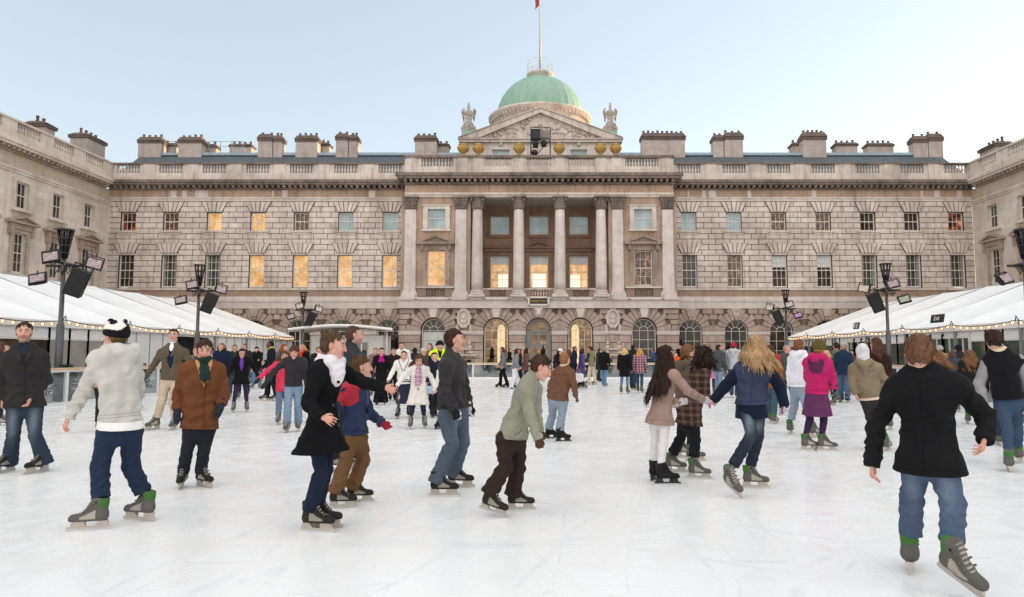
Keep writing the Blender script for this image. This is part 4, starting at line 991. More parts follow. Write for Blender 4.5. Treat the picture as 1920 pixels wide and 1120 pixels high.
# ------------------------------------------------------------------ people: smooth implicit bodies and clothes, meshed with surface nets
F32 = np.float32
def nrm(v): v = np.asarray(v, float); return v/(np.linalg.norm(v)+1e-9)
def lerp(a, b, t): return np.asarray(a, float)*(1-t) + np.asarray(b, float)*t
class Vox:
    def __init__(s, lo, hi, h):
        s.lo = np.asarray(lo, float) - 3*h; s.h = h; s.n = np.ceil((np.asarray(hi, float)+3*h - s.lo)/h).astype(int)+1
        s.ax = [(s.lo[i] + h*np.arange(s.n[i])).astype(F32) for i in range(3)]
        s.F = np.full(s.n, 1.0, F32)
    def box(s, lo, hi):
        a = np.clip(np.floor((lo - s.lo)/s.h).astype(int), 0, s.n-1); b = np.clip(np.ceil((hi - s.lo)/s.h).astype(int)+1, 1, s.n)
        if (b - a < 1).any(): return None
        sl = tuple(slice(a[i], b[i]) for i in range(3))
        return sl, (s.ax[0][sl[0]][:, None, None], s.ax[1][sl[1]][None, :, None], s.ax[2][sl[2]][None, None, :])
    def put(s, lo, hi, fn, k, op):
        m = k + 2.5*s.h; r = s.box(np.asarray(lo)-m, np.asarray(hi)+m)
        if r is None: return s
        sl, P = r; d = fn(*P); A = s.F[sl]
        if op == 'sub':
            if k > 0: hh = np.maximum(k-np.abs(A+d), 0)/k; s.F[sl] = np.maximum(A, -d) + hh*hh*k*.25
            else: s.F[sl] = np.maximum(A, -d)
        else:
            if k > 0: hh = np.maximum(k-np.abs(A-d), 0)/k; s.F[sl] = np.minimum(A, d) - hh*hh*k*.25
            else: s.F[sl] = np.minimum(A, d)
        return s
    def cone(s, a, b, ra, rb, k=.02, op='add', lat=None, fl=1.0):
        a, b = np.asarray(a, float), np.asarray(b, float); ba = b-a; L2 = float(ba@ba)+1e-9; R_ = max(ra, rb)
        dep = None
        if lat is not None and fl != 1.0: dep = nrm(np.cross(nrm(lat), nrm(ba)))
        def fn(x, y, z):
            px, py, pz = x-F32(a[0]), y-F32(a[1]), z-F32(a[2])
            t = np.clip((px*F32(ba[0]) + py*F32(ba[1]) + pz*F32(ba[2]))/F32(L2), 0, 1)
            qx, qy, qz = px-t*F32(ba[0]), py-t*F32(ba[1]), pz-t*F32(ba[2])
            q2 = qx*qx + qy*qy + qz*qz; r = F32(ra) + F32(rb-ra)*t
            if dep is not None:
                qd = qx*F32(dep[0]) + qy*F32(dep[1]) + qz*F32(dep[2]); q2 = q2 + qd*qd*F32(1/(fl*fl)-1)
                return (np.sqrt(np.maximum(q2, 0)) - r)*F32(.5+.5*fl)
            return np.sqrt(q2) - r
        return s.put(np.minimum(a, b)-R_, np.maximum(a, b)+R_, fn, k, op)
    def ball(s, c, rad, k=.02, op='add', fr=None):
        c = np.asarray(c, float); rad = np.full(3, rad, float) if np.isscalar(rad) else np.asarray(rad, float)
        M_ = np.eye(3) if fr is None else np.asarray(fr, float)
        def fn(x, y, z):
            p = (x-F32(c[0]), y-F32(c[1]), z-F32(c[2])); q = [(p[0]*F32(M_[i][0]) + p[1]*F32(M_[i][1]) + p[2]*F32(M_[i][2])) for i in range(3)]
            k0 = np.sqrt(sum((q[i]/F32(rad[i]))**2 for i in range(3))); k1 = np.sqrt(sum((q[i]/F32(rad[i]**2))**2 for i in range(3)))+F32(1e-6)
            return k0*(k0-1)/k1
        R_ = rad.max(); return s.put(c-R_, c+R_, fn, k, op)
    def cut(s, p, n, k=0.0):
        "keep the side n points away from"
        p, n = np.asarray(p, float), nrm(n)
        d = (s.ax[0][:, None, None]-F32(p[0]))*F32(n[0]) + (s.ax[1][None, :, None]-F32(p[1]))*F32(n[1]) + (s.ax[2][None, None, :]-F32(p[2]))*F32(n[2])
        s.F = np.maximum(s.F, d) if k <= 0 else np.maximum(s.F, d) + (np.maximum(k-np.abs(s.F-d), 0)**2)/(4*k)
        return s
    def wave(s, c, R_, amp, axis, freq, ph=0.0):
        "folds: ripples along an axis, fading away from c"
        c = np.asarray(c, float); ax = nrm(axis); o = nrm(np.cross(ax, (.3, .8, .5))); o2 = np.cross(ax, o)
        r = s.box(c-R_*1.6, c+R_*1.6)
        if r is None: return s
        sl, P = r; x, y, z = P[0]-F32(c[0]), P[1]-F32(c[1]), P[2]-F32(c[2])
        t = x*F32(ax[0])+y*F32(ax[1])+z*F32(ax[2]); u = x*F32(o[0])+y*F32(o[1])+z*F32(o[2]); v = x*F32(o2[0])+y*F32(o2[1])+z*F32(o2[2])
        w = np.exp(-(x*x+y*y+z*z)/F32(R_*R_))
        s.F[sl] += F32(amp)*w*(np.abs(np.sin(F32(freq*.42)*t + F32(freq*.2)*u + 1.5*np.sin(F32(freq*.33)*u+F32(ph)) + 1.4*np.sin(F32(freq*.29)*v+F32(ph*2)) + F32(ph)))**.7*1.5-.9 + .45*np.sin(F32(freq*1.1)*t + F32(freq*.9)*v + 1.5*np.sin(F32(freq*.5)*u) + F32(ph*3)))
        return s
    def rough(s, amp, f, seed=0):
        r = random.Random(seed); x, y, z = s.ax[0][:, None, None], s.ax[1][None, :, None], s.ax[2][None, None, :]
        tot = 0
        for k in range(3):
            a, b, c = [r.gauss(0, 1) for _ in range(3)]; l = math.sqrt(a*a+b*b+c*c)*(1.6**-k)
            tot = tot + np.sin(F32(f*a/l)*x + F32(f*b/l)*y + F32(f*c/l)*z + F32(r.random()*6))
        s.F += F32(amp/2)*tot; return s
    def mesh(s, name, mat, org=(0, 0, 0), paint=None, attr='tint'):
        F = s.F; I = F < 0; nx, ny, nz = [int(v) for v in s.n]
        cnt = np.zeros((nx-1, ny-1, nz-1), np.int8)
        for dx in (0, 1):
            for dy in (0, 1):
                for dz_ in (0, 1): cnt += I[dx:nx-1+dx, dy:ny-1+dy, dz_:nz-1+dz_]
        act = np.argwhere((cnt > 0) & (cnt < 8))
        if len(act) == 0: return None
        idx = np.full((nx-1, ny-1, nz-1), -1, np.int32); idx[tuple(act.T)] = np.arange(len(act))
        acc = np.zeros((len(act), 3)); num = np.zeros(len(act))
        for axis in range(3):
            o1, o2 = [i for i in range(3) if i != axis]
            for a in (0, 1):
                for b in (0, 1):
                    p = act.copy(); p[:, o1] += a; p[:, o2] += b; q = p.copy(); q[:, axis] += 1
                    f0, f1 = F[tuple(p.T)], F[tuple(q.T)]; m = (f0 < 0) != (f1 < 0)
                    t = f0[m]/(f0[m]-f1[m]); pt = p[m].astype(float); pt[:, axis] += t; acc[m] += pt; num[m] += 1
        V = s.lo + s.h*acc/num[:, None]
        Q = []
        for axis in range(3):
            o1, o2 = (axis+1) % 3, (axis+2) % 3
            sl0 = [slice(None)]*3; sl1 = [slice(None)]*3; sl0[axis] = slice(0, -1); sl1[axis] = slice(1, None)
            A, B = I[tuple(sl0)], I[tuple(sl1)]
            e = np.argwhere(A != B); ok = (e[:, o1] > 0) & (e[:, o2] > 0) & (e[:, o1] < s.n[o1]-1) & (e[:, o2] < s.n[o2]-1); e = e[ok]
            ins = A[tuple(e.T)]
            def cell(da, db):
                c = e.copy(); c[:, o1] -= da; c[:, o2] -= db; return idx[tuple(c.T)]
            q = np.stack([cell(1, 1), cell(0, 1), cell(0, 0), cell(1, 0)], 1); q[~ins] = q[~ins][:, ::-1]; Q.append(q)
        Q = np.concatenate(Q); V = V - np.asarray(org)
        me = bpy.data.meshes.new(name); me.vertices.add(len(V)); me.vertices.foreach_set('co', V.astype(F32).ravel())
        me.loops.add(len(Q)*4); me.loops.foreach_set('vertex_index', Q.astype(np.int32).ravel())
        me.polygons.add(len(Q)); me.polygons.foreach_set('loop_start', np.arange(0, len(Q)*4, 4, dtype=np.int32))
        me.update(calc_edges=True); me.polygons.foreach_set('use_smooth', np.ones(len(Q), bool))
        if paint is not None:
            c = paint(V + np.asarray(org))
            if c.ndim == 1: a = me.attributes.new(attr, 'FLOAT', 'POINT'); a.data.foreach_set('value', c.astype(F32))
            else:
                a = me.attributes.new('skin', 'FLOAT_COLOR', 'POINT'); a.data.foreach_set('color', np.c_[c, np.ones(len(c))].astype(F32).ravel())
        if mat: me.materials.append(mat)
        return me

# ---- cloth, hair and skin materials
@cached
def cloth(c1, c2=None, kind='wool'):
    t = NT(kind + '_cloth'); c = t.coord(); a = srgb(c1)
    n = t.noise(c, 5, 5, .6); f = t.noise(c, 140 if kind != 'knit' else 60, 3, .7); col = a; rough = .9; bs = .25; sheen = .02
    dk = tuple(x*.84 for x in a[:3])+(1,); lt = tuple(min(1, x*1.12+.002) for x in a[:3])+(1,)
    col = t.mix(t.val(n, .3, .7), lt, dk); h = f
    if kind == 'denim':
        g_ = .3*a[0]+.55*a[1]+.15*a[2]; a = tuple(.68*x+.32*g_ for x in a[:3])+(1,)
        big = t.noise(t.coord('Object', (1, 1, .5)), 4, 4, .6); tw = t.noise(t.coord('Object', (30, 30, 160)), 1, 3, .6)
        pale = tuple(x*.5+.5*y for x, y in zip(a[:3], srgb('#b4c2cf')[:3]))+(1,)
        col = t.mix(t.val(big, .35, .75, 0, .45), a, tuple(x*.6 for x in a[:3])+(1,)); col = t.mix(t.val(tw, .4, .7, 0, .025), col, pale)
        col = t.mix(t.math('MULTIPLY', t.attr('tint'), .75), col, pale)
    elif kind in ('plaid', 'tweed'):
        cc = t.n('ShaderNodeSeparateXYZ', Vector=c); st = []
        for ax_, sc in ((0, 62 if kind == 'plaid' else 75), (1, 62 if kind == 'plaid' else 75), (2, 70 if kind == 'plaid' else 80)): st.append(t.math('GREATER_THAN', t.math('SINE', t.math('MULTIPLY', cc.outputs[ax_], sc)), .35))
        b = srgb(c2); col = t.mix(t.math('MULTIPLY', t.math('ADD', t.math('MULTIPLY', st[0], .5), t.math('MULTIPLY', st[2], .5)), .75), col, b)
    elif kind == 'fleece': rough = 1; sheen = .08; h = t.noise(c, 60, 5, .7)
    elif kind == 'velvet': sheen = .0; rough = 1.0
    elif kind == 'nylon': rough = .5; sheen = 0; bs = .12
    elif kind == 'leather': rough = .55; sheen = 0
    elif kind == 'suede': rough = .95; col = t.mix(t.val(t.noise(c, 9, 5, .65), .35, .7), lt, dk)
    if c2 and kind not in ('plaid', 'tweed'): col = t.mix(t.attr('tint'), col, srgb(c2))
    t.bsdf(**{'Base__Color': col, 'Roughness': rough, 'Sheen__Weight': sheen, 'Specular__IOR__Level': .12, 'Normal': t.bump(t.math('ADD', h, t.math('MULTIPLY', n, 2)), bs, .004)})
    return t.m
@cached
def hair_mat(c1):
    t = NT('hair_strands'); a = srgb(c1); s = t.noise(t.coord('Object', (90, 90, 9)), 1, 4, .7); b = t.noise(t.coord('Object', (14, 14, 4)), 1, 4, .6)
    col = t.ramp(s, (.32, tuple(x*.5 for x in a[:3])), (.5, a), (.7, tuple(min(1, x*1.6+.012) for x in a[:3])))
    col = t.mix(t.val(b, .35, .7, 0, .6), col, tuple(x*.5 for x in a[:3])+(1,))
    t.bsdf(**{'Base__Color': col, 'Roughness': .6, 'Specular__IOR__Level': .2, 'Normal': t.bump(t.math('ADD', s, b), .8, .008)}); return t.m
SKINM = NT('skin')
def _skin():
    t = SKINM; c = t.coord(); n = t.noise(c, 30, 4, .6); col = t.attr('skin', 'Color')
    t.bsdf(**{'Base__Color': t.mix(t.val(n, .3, .7, 0, .12), col, srgb('#a8604c')), 'Roughness': .5, 'Subsurface__Weight': .12, 'Subsurface__Radius': (.012, .005, .003), 'Subsurface__Scale': .5, 'Specular__IOR__Level': .35}); return t.m
SKINM = _skin()

# ---- hire skates, made once and shared
def make_skates():
    out = {}
    for nm, body, panel, heel, hold in (('grey', '#5d5a56', '#a39c92', '#3d6b33', '#bdb2a7'), ('dark', '#2b2927', '#8d867b', '#2f2e2c', '#b8aea4'), ('black', '#1b1a1b', '#222122', '#1f1f20', '#19191a')):
        v = Vox((-.08, -.14, .04), (.08, .24, .3), .0055)
        v.cone((0, -.055, .115), (0, .05, .108), .047, .046, 0).cone((0, .05, .108), (0, .155, .1), .047, .04, .03)
        v.cone((0, -.045, .13), (0, -.05, .262), .05, .055, .04).cone((0, .06, .13), (0, -.005, .25), .035, .03, .03)
        v.cut((0, 0, .08), (0, 0, -1), .006).cut((0, -.05, .268), (0, -.25, 1), .008)
        for k in range(3): v.cone((-.05, .075-.033*k, .157+.03*k), (.05, .075-.033*k, .157+.03*k), .007, .007, .006)
        def paint(V):
            t = np.zeros(len(V)); x, y, z = V.T
            t[(np.abs(x) > .03) & (y > -.02) & (y < .1) & (z < .165-.5*y) & (z > .1)] = 1
            t[(z > .15) & (y > .0) & (np.abs(x) < .022) & (np.sin((z-y)*160) > .2)] = 1
            return t
        boot = v.mesh('ice_skate', cloth(body, panel, 'leather'), paint=paint)
        hp = Vox((-.08, -.14, .1), (.08, .06, .3), .0055); hp.cone((0, -.05, .2), (0, -.052, .25), .0545, .0565, 0).cut((0, -.047, 0), (0, 1, 0)).cut((0, 0, .262), (0, 0, 1)).cut((0, 0, .19), (0, 0, -1))
        heelm = hp.mesh('ankle_panel', cloth(heel, None, 'nylon'))
        st = Vox((-.08, -.14, .1), (.08, .1, .3), .0055); st.cone((0, -.047, .228), (0, -.049, .246), .056, .0565, 0).cut((0, -.03, 0), (0, -1, 0)).cut((0, 0, .25), (0, 0, 1)).cut((0, 0, .224), (0, 0, -1))
        strap = st.mesh('strap', cloth('#201f1f', None, 'nylon'))
        m = MB(); m._add([(-.026, -.1, .079), (.026, -.1, .079), (.03, .17, .079), (-.03, .17, .079), (-.006, -.11, .03), (.006, -.11, .03), (.006, .19, .03), (-.006, .19, .03)],
                         [(0,1,2,3), (4,5,6,7), (3,0,4,7), (1,2,6,5)]) if False else None
        for y0, y1 in ((-.1, -.03), (.07, .16)):
            m._add([(-.028, y0, .079), (.028, y0, .079), (.028, y1, .079), (-.028, y1, .079), (-.007, y0-.01, .034), (.007, y0-.01, .034), (.007, y1+.02, .034), (-.007, y1+.02, .034)], [(0,1,2,3), (4,5,6,7), (0,1,5,4), (1,2,6,5), (2,3,7,6), (3,0,4,7)])
        m.box(-.007, .007, -.125, .205, .016, .034)
        hold_m = m.mesh('blade_holder', plain('skate_blade_holder_'+nm, hold, .4, var=.05))
        b = MB()._add([(x, y, z) for x in (-.002, .002) for y, z in ((-.13, .017), (-.125, .004), (-.1, 0), (.16, 0), (.2, .008), (.215, .02))], [(0,1,2,3,4,5), (6,7,8,9,10,11)] + [(i, (i+1) % 6, 6+(i+1) % 6, 6+i) for i in range(6)])
        bm_ = MB(); bm_._add([(x, y, z) for x in (-.002, .002) for y, z in ((-.13, .017), (-.125, .004), (-.1, 0), (.16, 0), (.2, .008), (.215, .02))], [(0,1,2,3,4,5), (6,7,8,9,10,11)] + [(i, (i+1) % 6, 6+(i+1) % 6, 6+i) for i in range(6)])
        blade = bm_.mesh('blade', plain('blade_steel', '#c9ccd0', .3, .9, var=.05))
        out[nm] = (boot, [('ankle_panel', heelm), ('strap', strap), ('blade_holder', hold_m), ('blade', blade)])
    return out
SKATES = make_skates()

SKIN = {'fair': (.62, .36, .27), 'pink': (.64, .33, .26), 'tan': (.5, .28, .19), 'dark': (.09, .045, .028)}
EYE_C = np.array([.06, .045, .035])
def sides(yaw): return (1 if math.cos(R(yaw)) < 0 else -1)      # +1: image-left side is the person's right

from mathutils.bvhtree import BVHTree
def seams(jo, T, q):
    "stitched seams, zips and hem bands laid on the cloth"
    me = jo.data; V = np.empty(len(me.vertices)*3, F32); me.vertices.foreach_get('co', V); V = V.reshape(-1, 3)
    P = np.empty(len(me.polygons)*4, np.int32); me.loops.foreach_get('vertex_index', P); bv = BVHTree.FromPolygons(V.tolist(), P.reshape(-1, 4).tolist())
    c = srgb(T['c']); dk = '#%02x%02x%02x' % tuple(int(255*min(1, max(0, (x*.62)))**(1/2.2)) for x in c[:3]); mat = plain('seam_thread_'+dk, dk, .9, var=.02, spec=.1)
    b = q['base']
    def path(starts, dirs, r, nm):
        run = []; out = MB()
        for s_, d in zip(starts, dirs):
            hit = bv.ray_cast(Vector(s_-b), Vector(d), .4)[0]
            if hit is None or (run and (hit-run[-1]).length > .09):
                if len(run) > 2: out.tube(run, r, 5)
                run = [] if hit is None else [hit]
            else: run.append(hit)
        if len(run) > 2: out.tube(run, r, 5)
        if out.v: out.build(nm, mat, jo)
    nk, ax, bk, lat, hemC, dn = q['nk'], q['ax'], q['back'], q['lat'], q['hemC'], q['dn']
    top_ = nk-ax*.1; ts = np.linspace(0, 1, 26)
    if T.get('open') != 2: path([lerp(top_, hemC, t)-bk*.36+lat*.012 for t in ts], [bk]*26, .0042, 'zip')
    if T.get('hood') != 'down': path([lerp(top_, hemC, t)+bk*.36 for t in ts], [-bk]*26, .0024, 'back_seam')
    an = np.linspace(0, 2*math.pi, 49)
    for off, r in ((.035, .0034),) + (((.06, .0034),) if T.get('hood') else ()):
        cc = hemC-dn*off; path([cc+(lat*math.cos(a)+bk*math.sin(a))*.42 for a in an], [-(lat*math.cos(a)+bk*math.sin(a)) for a in an], r*.75, 'hem_seam')
    cc = nk-ax*.22
    if T.get('m') in ('nylon', 'suede'): path([cc+lat*x+bk*.4 for x in np.linspace(-.16, .16, 15)], [-bk]*15, .0024, 'yoke_seam')
    for sx in (-1, 1):
        if T.get('open') == 2: break
        p = q['P1']-ax*.16; path([p+lat*sx*(.07+.055*t)-ax*.1*t-bk*.36 for t in np.linspace(0, 1, 9)], [bk]*9, .0045, 'pocket')

def strands(ho, crown, cen, N, ln, q, seed, mess):
    "loose locks lying on the hair, so that its outline is not smooth"
    me = ho.data; m = len(me.vertices); V = np.empty(m*3, F32); Nn = np.empty(m*3, F32); me.vertices.foreach_get('co', V); me.vertices.foreach_get('normal', Nn); V = V.reshape(-1, 3).astype(float); Nn = Nn.reshape(-1, 3).astype(float)
    rg = np.random.RandomState(seed % 9999); i = rg.randint(0, m, N); p, n = V[i], Nn[i]
    fl = p-crown; fl[:, 2] -= .03; fl -= n*(fl*n).sum(1)[:, None]; fl /= np.linalg.norm(fl, axis=1)[:, None]+1e-6; fl += rg.normal(0, (.2 if ln > .1 else .3)*mess, (N, 3)); fl -= n*(fl*n).sum(1)[:, None]; fl /= np.linalg.norm(fl, axis=1)[:, None]+1e-6
    L = ((.022+.08*rg.rand(N)) if ln > .1 else (.012+.02*rg.rand(N)))[:, None]*q; up = (.02+(.2 if ln > .1 else .28)*mess*rg.rand(N)**2)[:, None]; sd = np.cross(n, fl)*(.0028+.003*rg.rand(N))[:, None]
    a = p-n*.002; b = p+fl*L*.55+n*L*(up*.6+.06); c = p+fl*L+n*L*up; c[:, 2] -= L[:, 0]*.15
    P = np.stack([a-sd, a+sd, b-sd*.8, b+sd*.8, c], 1).reshape(-1, 3); k = np.arange(N)[:, None]*5
    F = [tuple(r) for r in (k+np.array([0, 1, 3, 2])).tolist()]+[tuple(r) for r in (k+np.array([2, 3, 4])).tolist()]
    nm = bpy.data.meshes.new('hair_strands'); nm.from_pydata(P.tolist(), [], F); nm.materials.append(me.materials[0]); link('hair_strands', nm, ho)

def person(J, label, top, legs, hair=None, hat=None, skin='fair', lod=1, gloves=None, skate='grey', scarf=None, inner=None, skirt=None, extras=None, group=None, child=False):
    """J: world joints. top/legs/...: dictionaries describing the clothes."""
    k = J['k']; h = (.0065, .0085, .014, .02)[lod]
    a0, a1 = J['a']; base = np.array([(a0[0]+a1[0])/2, (a0[1]+a1[1])/2, 0.])
    fac = np.array([math.sin(R(J['yaw'])), math.cos(R(J['yaw'])), 0.])
    hc, hf, hu = J['hd'], nrm(J['hf']), nrm(J['hu']); hr = np.cross(hf, hu); hu = np.cross(hr, hf); HFR = np.array([hr, hf, hu])
    q = J.get('q', 1.0)*(.5+.5*k); nk = J['nk']; s_, e_, w_, hp_, kn_ = J['s'], J['e'], J['w'], J['h'], J['kn']
    pel = (hp_[0]+hp_[1])/2; latT = nrm(s_[1]-s_[0]); latB = nrm(hp_[1]-hp_[0]+1e-6); bw = J.get('bw', 1.0)*k*.975
    hl = lambda r, f, u: hc + q*(r*hr + f*hf + u*hu)
    allp = np.array([hc+.16*hu, hc-.1*hf, hc+.12*hf, *s_, *e_, *w_, *J['ht'], *hp_, *kn_, a0, a1, base])
    lo, hi = allp.min(0)-.11, allp.max(0)+.11; lo[2] = max(lo[2], .0); hi[2] = max(hi[2], hc[2]+.16)
    # --- helper for the trunk
    ax = nk - pel; P1, P2, P3 = pel+ax*.36, pel+ax*.7, pel+ax*.9
    back = nrm(np.cross(latT, nrm(ax)));  back = back if back@fac < 0 else -back
    def trunk(v, th, waist=1.0, hipw=1.0, belly=0.0, low=-.05):
        lm = nrm(latT+latB*(1 if latT@latB > 0 else -1))
        v.cone(pel+ax*low, P1, (.155 if low < 0 else .11)*bw*hipw+th, .135*bw*waist+th, .05, lat=latB, fl=.72)
        v.cone(P1, P2, .135*bw*waist+th, .16*bw+th, .05, lat=lm, fl=.7)
        v.cone(P2, P3, .16*bw+th, .125*bw+th, .05, lat=latT, fl=.68)
        for i in (0, 1): v.cone(lerp(nk, s_[i], .25)-ax*.05, s_[i]-ax*.01, .055*k+th, .058*k+th, .06)
        if belly: v.ball(lerp(pel, P1, .8)-back*.05, (.12*bw+th, .1*bw+th, .13*bw+th), .06)
    def mitten(v, i, g=0.0, fingers=True):
        w, tip = w_[i], J['ht'][i]; d = nrm(tip-w); l = fac - d*(fac@d)
        if np.linalg.norm(l) < .35: l = np.array([0, 0, 1.]) - d*d[2]
        l = nrm(l); n = np.cross(d, l); mid = pel-w; n = n if n@mid > 0 else -n; z = .88*k
        v.cone(w, w+d*.085*z, .03*z+g, .038*z+g, .012, lat=l, fl=.5)
        curl = J.get('curl', .5)
        for j, (o, L) in enumerate(((.034, .92), (.0115, 1.), (-.0115, .94), (-.034, .76))):
            b = w+d*.083*z+l*o*z; cj = curl*(1+.18*(j-1)) ; d1 = nrm(d*math.cos(cj*.7)+n*math.sin(cj*.7)+l*o*4); d2 = nrm(d*math.cos(cj*1.7)+n*math.sin(cj*1.7)); m = b+d1*.043*L*z; t_ = m+d2*.036*L*z
            if fingers: v.cone(b, m, .0084*z+g, .0078*z+g, .002).cone(m, t_, .0078*z+g, .0068*z+g, .001)
            else: v.cone(b, t_, .011*z+g, .009*z+g, .012)
        b = w+d*.022*z+l*.028*z; m = b+nrm(d*.7+l*.6+n*.15)*.04*z; t_ = m+nrm(d*.95+l*.12+n*.25)*.03*z
        v.cone(b, m, .0115*z+g, .0098*z+g, .01).cone(m, t_, .0098*z+g, .008*z+g, .003)
    # --- the body
    v = Vox(lo, hi, h)
    trunk(v, -.02, low=.12)
    for i in (0, 1):
        v.cone(s_[i], e_[i], .045*k, .036*k, .02).cone(e_[i], w_[i], .036*k, .026*k, .01)
        mitten(v, i, 0, lod < 2)
        v.cone(hp_[i], kn_[i], .062*k, .045*k, .03).cone(kn_[i], J['a'][i], .048*k, .032*k, .01).cone(J['a'][i], J['a'][i]-np.array([0, 0, .04]), .03*k, .03*k, .01)
    v.cone(nk-.03*hu, hl(0, -.018, -.05), .054*k, .05*q, .025)
    v.ball(hl(0, -.012, .028), (.074*q, .093*q, .087*q), .02, fr=HFR).cone(hl(0, .028, -.0), hl(0, .044, -.072), .06*q, .042*q, .03)
    v.ball(hl(0, .07, -.1), .02*q, .03).cone(hl(-.042, .005, -.062), hl(.042, .005, -.062), .026*q, .026*q, .03)
    for sx in (-1, 1): v.ball(hl(sx*.036, .062, -.03), .026*q, .02)
    v.cone(hl(-.03, .078, .03), hl(.03, .078, .03), .012*q, .012*q, .014)
    if lod < 3:
        for sx in (-1, 1): v.ball(hl(sx*.031, .1, .008), .0165*q, .012, 'sub')
        for sx in (-1, 1): v.ball(hl(sx*.031, .077, .008), .0125*q, .005)
    v.cone(hl(0, .09, .016), hl(0, .107, -.026), .0075*q, .0125*q, .01)
    if lod < 2:
        for sx in (-1, 1): v.ball(hl(sx*.011, .1, -.029), .008*q, .008)
        v.ball(hl(0, .087, -.056), (.023*q, .01*q, .0055*q), .006, fr=HFR).ball(hl(0, .086, -.066), (.018*q, .01*q, .006*q), .006, fr=HFR)
    for sx in (-1, 1): v.ball(hl(sx*.077, -.012, -.004), (.011*q, .022*q, .033*q), .008, fr=HFR)
    sk = np.array(SKIN[skin]); browc = np.array(srgb(hair['c'])[:3])*.6 if hair else sk*.4
    def paint(V):
        c = np.tile(sk, (len(V), 1)); d = (V-hc)/q; r_, f_, u_ = d@hr, d@hf, d@hu; ar = np.abs(r_)
        def put(m, col, a=1.0): m = np.clip(m, 0, 1)[:, None]*a; c[:] = c*(1-m)+np.asarray(col)*m
        inh = (u_ > -.13) & (np.linalg.norm(d, axis=1) < .16)
        red = sk*np.array([1.0, .72, .68])
        put(inh*np.exp(-((ar-.045)**2+(u_+.03)**2)/.0006)*(f_ > .03), red, .7); put(inh*np.exp(-(r_**2+(u_+.025)**2)/.0003)*(f_ > .09), red, .6)
        put((ar > .068)*inh*(np.abs(u_) < .04)*(f_ < .02), red, .5)
        hw = np.minimum(np.linalg.norm(V-w_[0], axis=1), np.linalg.norm(V-w_[1], axis=1)); put(np.exp(-((hw-.1)/.06)**2), red, .6)
        put((V[:, 2] < min(kn_[0][2], kn_[1][2])-.05)*1.0, (.03, .03, .035))
        if lod < 3:
            put((np.abs(u_+.061) < .0115)*(ar < .025-.3*np.abs(u_+.061))*(f_ > .07)*inh, sk*np.array([.85, .45, .42]), .85)
            put((np.abs(u_+.061) < .003)*(ar < .022)*(f_ > .07)*inh, sk*.35, .7)
            put((np.abs(u_-.034-.15*(.03-ar)*0) < .0065)*(ar > .012)*(ar < .05)*(f_ > .06)*inh, browc, .85)
            ed = np.sqrt((ar-.031)**2+((u_-.008)*1.5)**2); put((ed < .0155)*(f_ > .06)*inh, sk*.5, .8); put((ed < .0105)*(f_ > .06)*inh, (.42, .37, .34)); put((ed < .0068)*(f_ > .06)*inh, EYE_C); put((np.abs(u_-.018) < .0035)*(np.abs(ar-.031) < .015)*(f_ > .06)*inh, sk*.25, .8)
        if hair and hair.get('beard'): put(inh*np.clip((-.035-u_)/.02, 0, 1)*(f_ > -.02), browc, .35)
        if hair and hair.get('crop'): put(inh*((u_ > .06-.5*np.maximum(f_-.02, 0)*0)|((f_ < .0)&(u_ > -.05)))*(f_ < .07), browc, .55)
        return c
    o = link('person', v.mesh('person', SKINM, base, paint), None, tuple(base)); tag(o, label, 'person', group)
    sub = lambda nm, vx, mat, paint=None: link(nm, vx.mesh(nm, mat, base, paint), o) if (vx is not None and mat) else None
    # --- trousers
    L = legs; th = L.get('th', .016); th *= .6 if th > 0 else 1; hem = L.get('hem', .15); fl = L.get('flare', .0); lo2, hi2 = np.minimum(lo, base-.3), hi
    v = Vox(np.array([lo[0]-.08, lo[1]-.08, 0]), np.array([hi[0]+.08, hi[1]+.08, pel[2]+.22*k]), h*1.1)
    v.ball(pel, (.15*bw+th, .105*bw+th, .13*bw+th), .03, fr=np.array([latB, np.cross((0, 0, 1), latB), (0, 0, 1)])).cone(pel, P1, .145*bw+th, .115*bw+th, .04, lat=latB, fl=.72)
    v.cut(pel+ax*.12, ax)
    for i in (0, 1):
        an = J['a'][i]; lg = nrm(kn_[i]-an); end = an + lg*(hem-.16*k)
        g = Vox(np.minimum(np.minimum(kn_[i], end), hp_[i])-.16, np.maximum(np.maximum(kn_[i], end), hp_[i])+.16, h*1.1)
        kr, hr_ = .056*k+th, max(.046*k+th+fl, .07*k if hem < .2 else 0)
        g.cone(hp_[i]-np.array([0, 0, .02]), kn_[i], .086*bw+th*.8, kr, .03).cone(kn_[i], end-lg*.02, kr, hr_, .02)
        g.cone(lerp(kn_[i], end, .2)-fac*.018*k, lerp(kn_[i], end, .55)-fac*.008*k, .048*k+th, .04*k+th, .03)
        am = L.get('wr', .006)*.85; rs = (sum(map(ord, label)) % 100)/10+i*2
        g.wave(lerp(kn_[i], end, .72), .13, am*.9, lg, 80, rs).wave(kn_[i]-fac*.03, .13, am, lg, 70, rs+1).wave(lerp(hp_[i], kn_[i], .15), .13, am*.8, lg+latB*.6, 55, rs+2).wave(lerp(hp_[i], kn_[i], .7), .16, am*.6, lg+fac*.3, 42, rs+3)
        g.cut(end, -lg)
        i0 = np.round((g.lo-v.lo)/v.h).astype(int); g0 = np.maximum(-i0, 0); v0 = np.maximum(i0, 0); n_ = np.minimum(g.n-g0, v.n-v0)
        if (n_ > 0).all():
            gs = tuple(slice(g0[j], g0[j]+n_[j]) for j in range(3)); vs = tuple(slice(v0[j], v0[j]+n_[j]) for j in range(3))
            off = (g.lo + g0*v.h) - (v.lo + v0*v.h)
            A, B = v.F[vs], g.F[gs]; kk = .03; hh = np.maximum(kk-np.abs(A-B), 0)/kk; v.F[vs] = np.minimum(A, B)-hh*hh*kk*.25
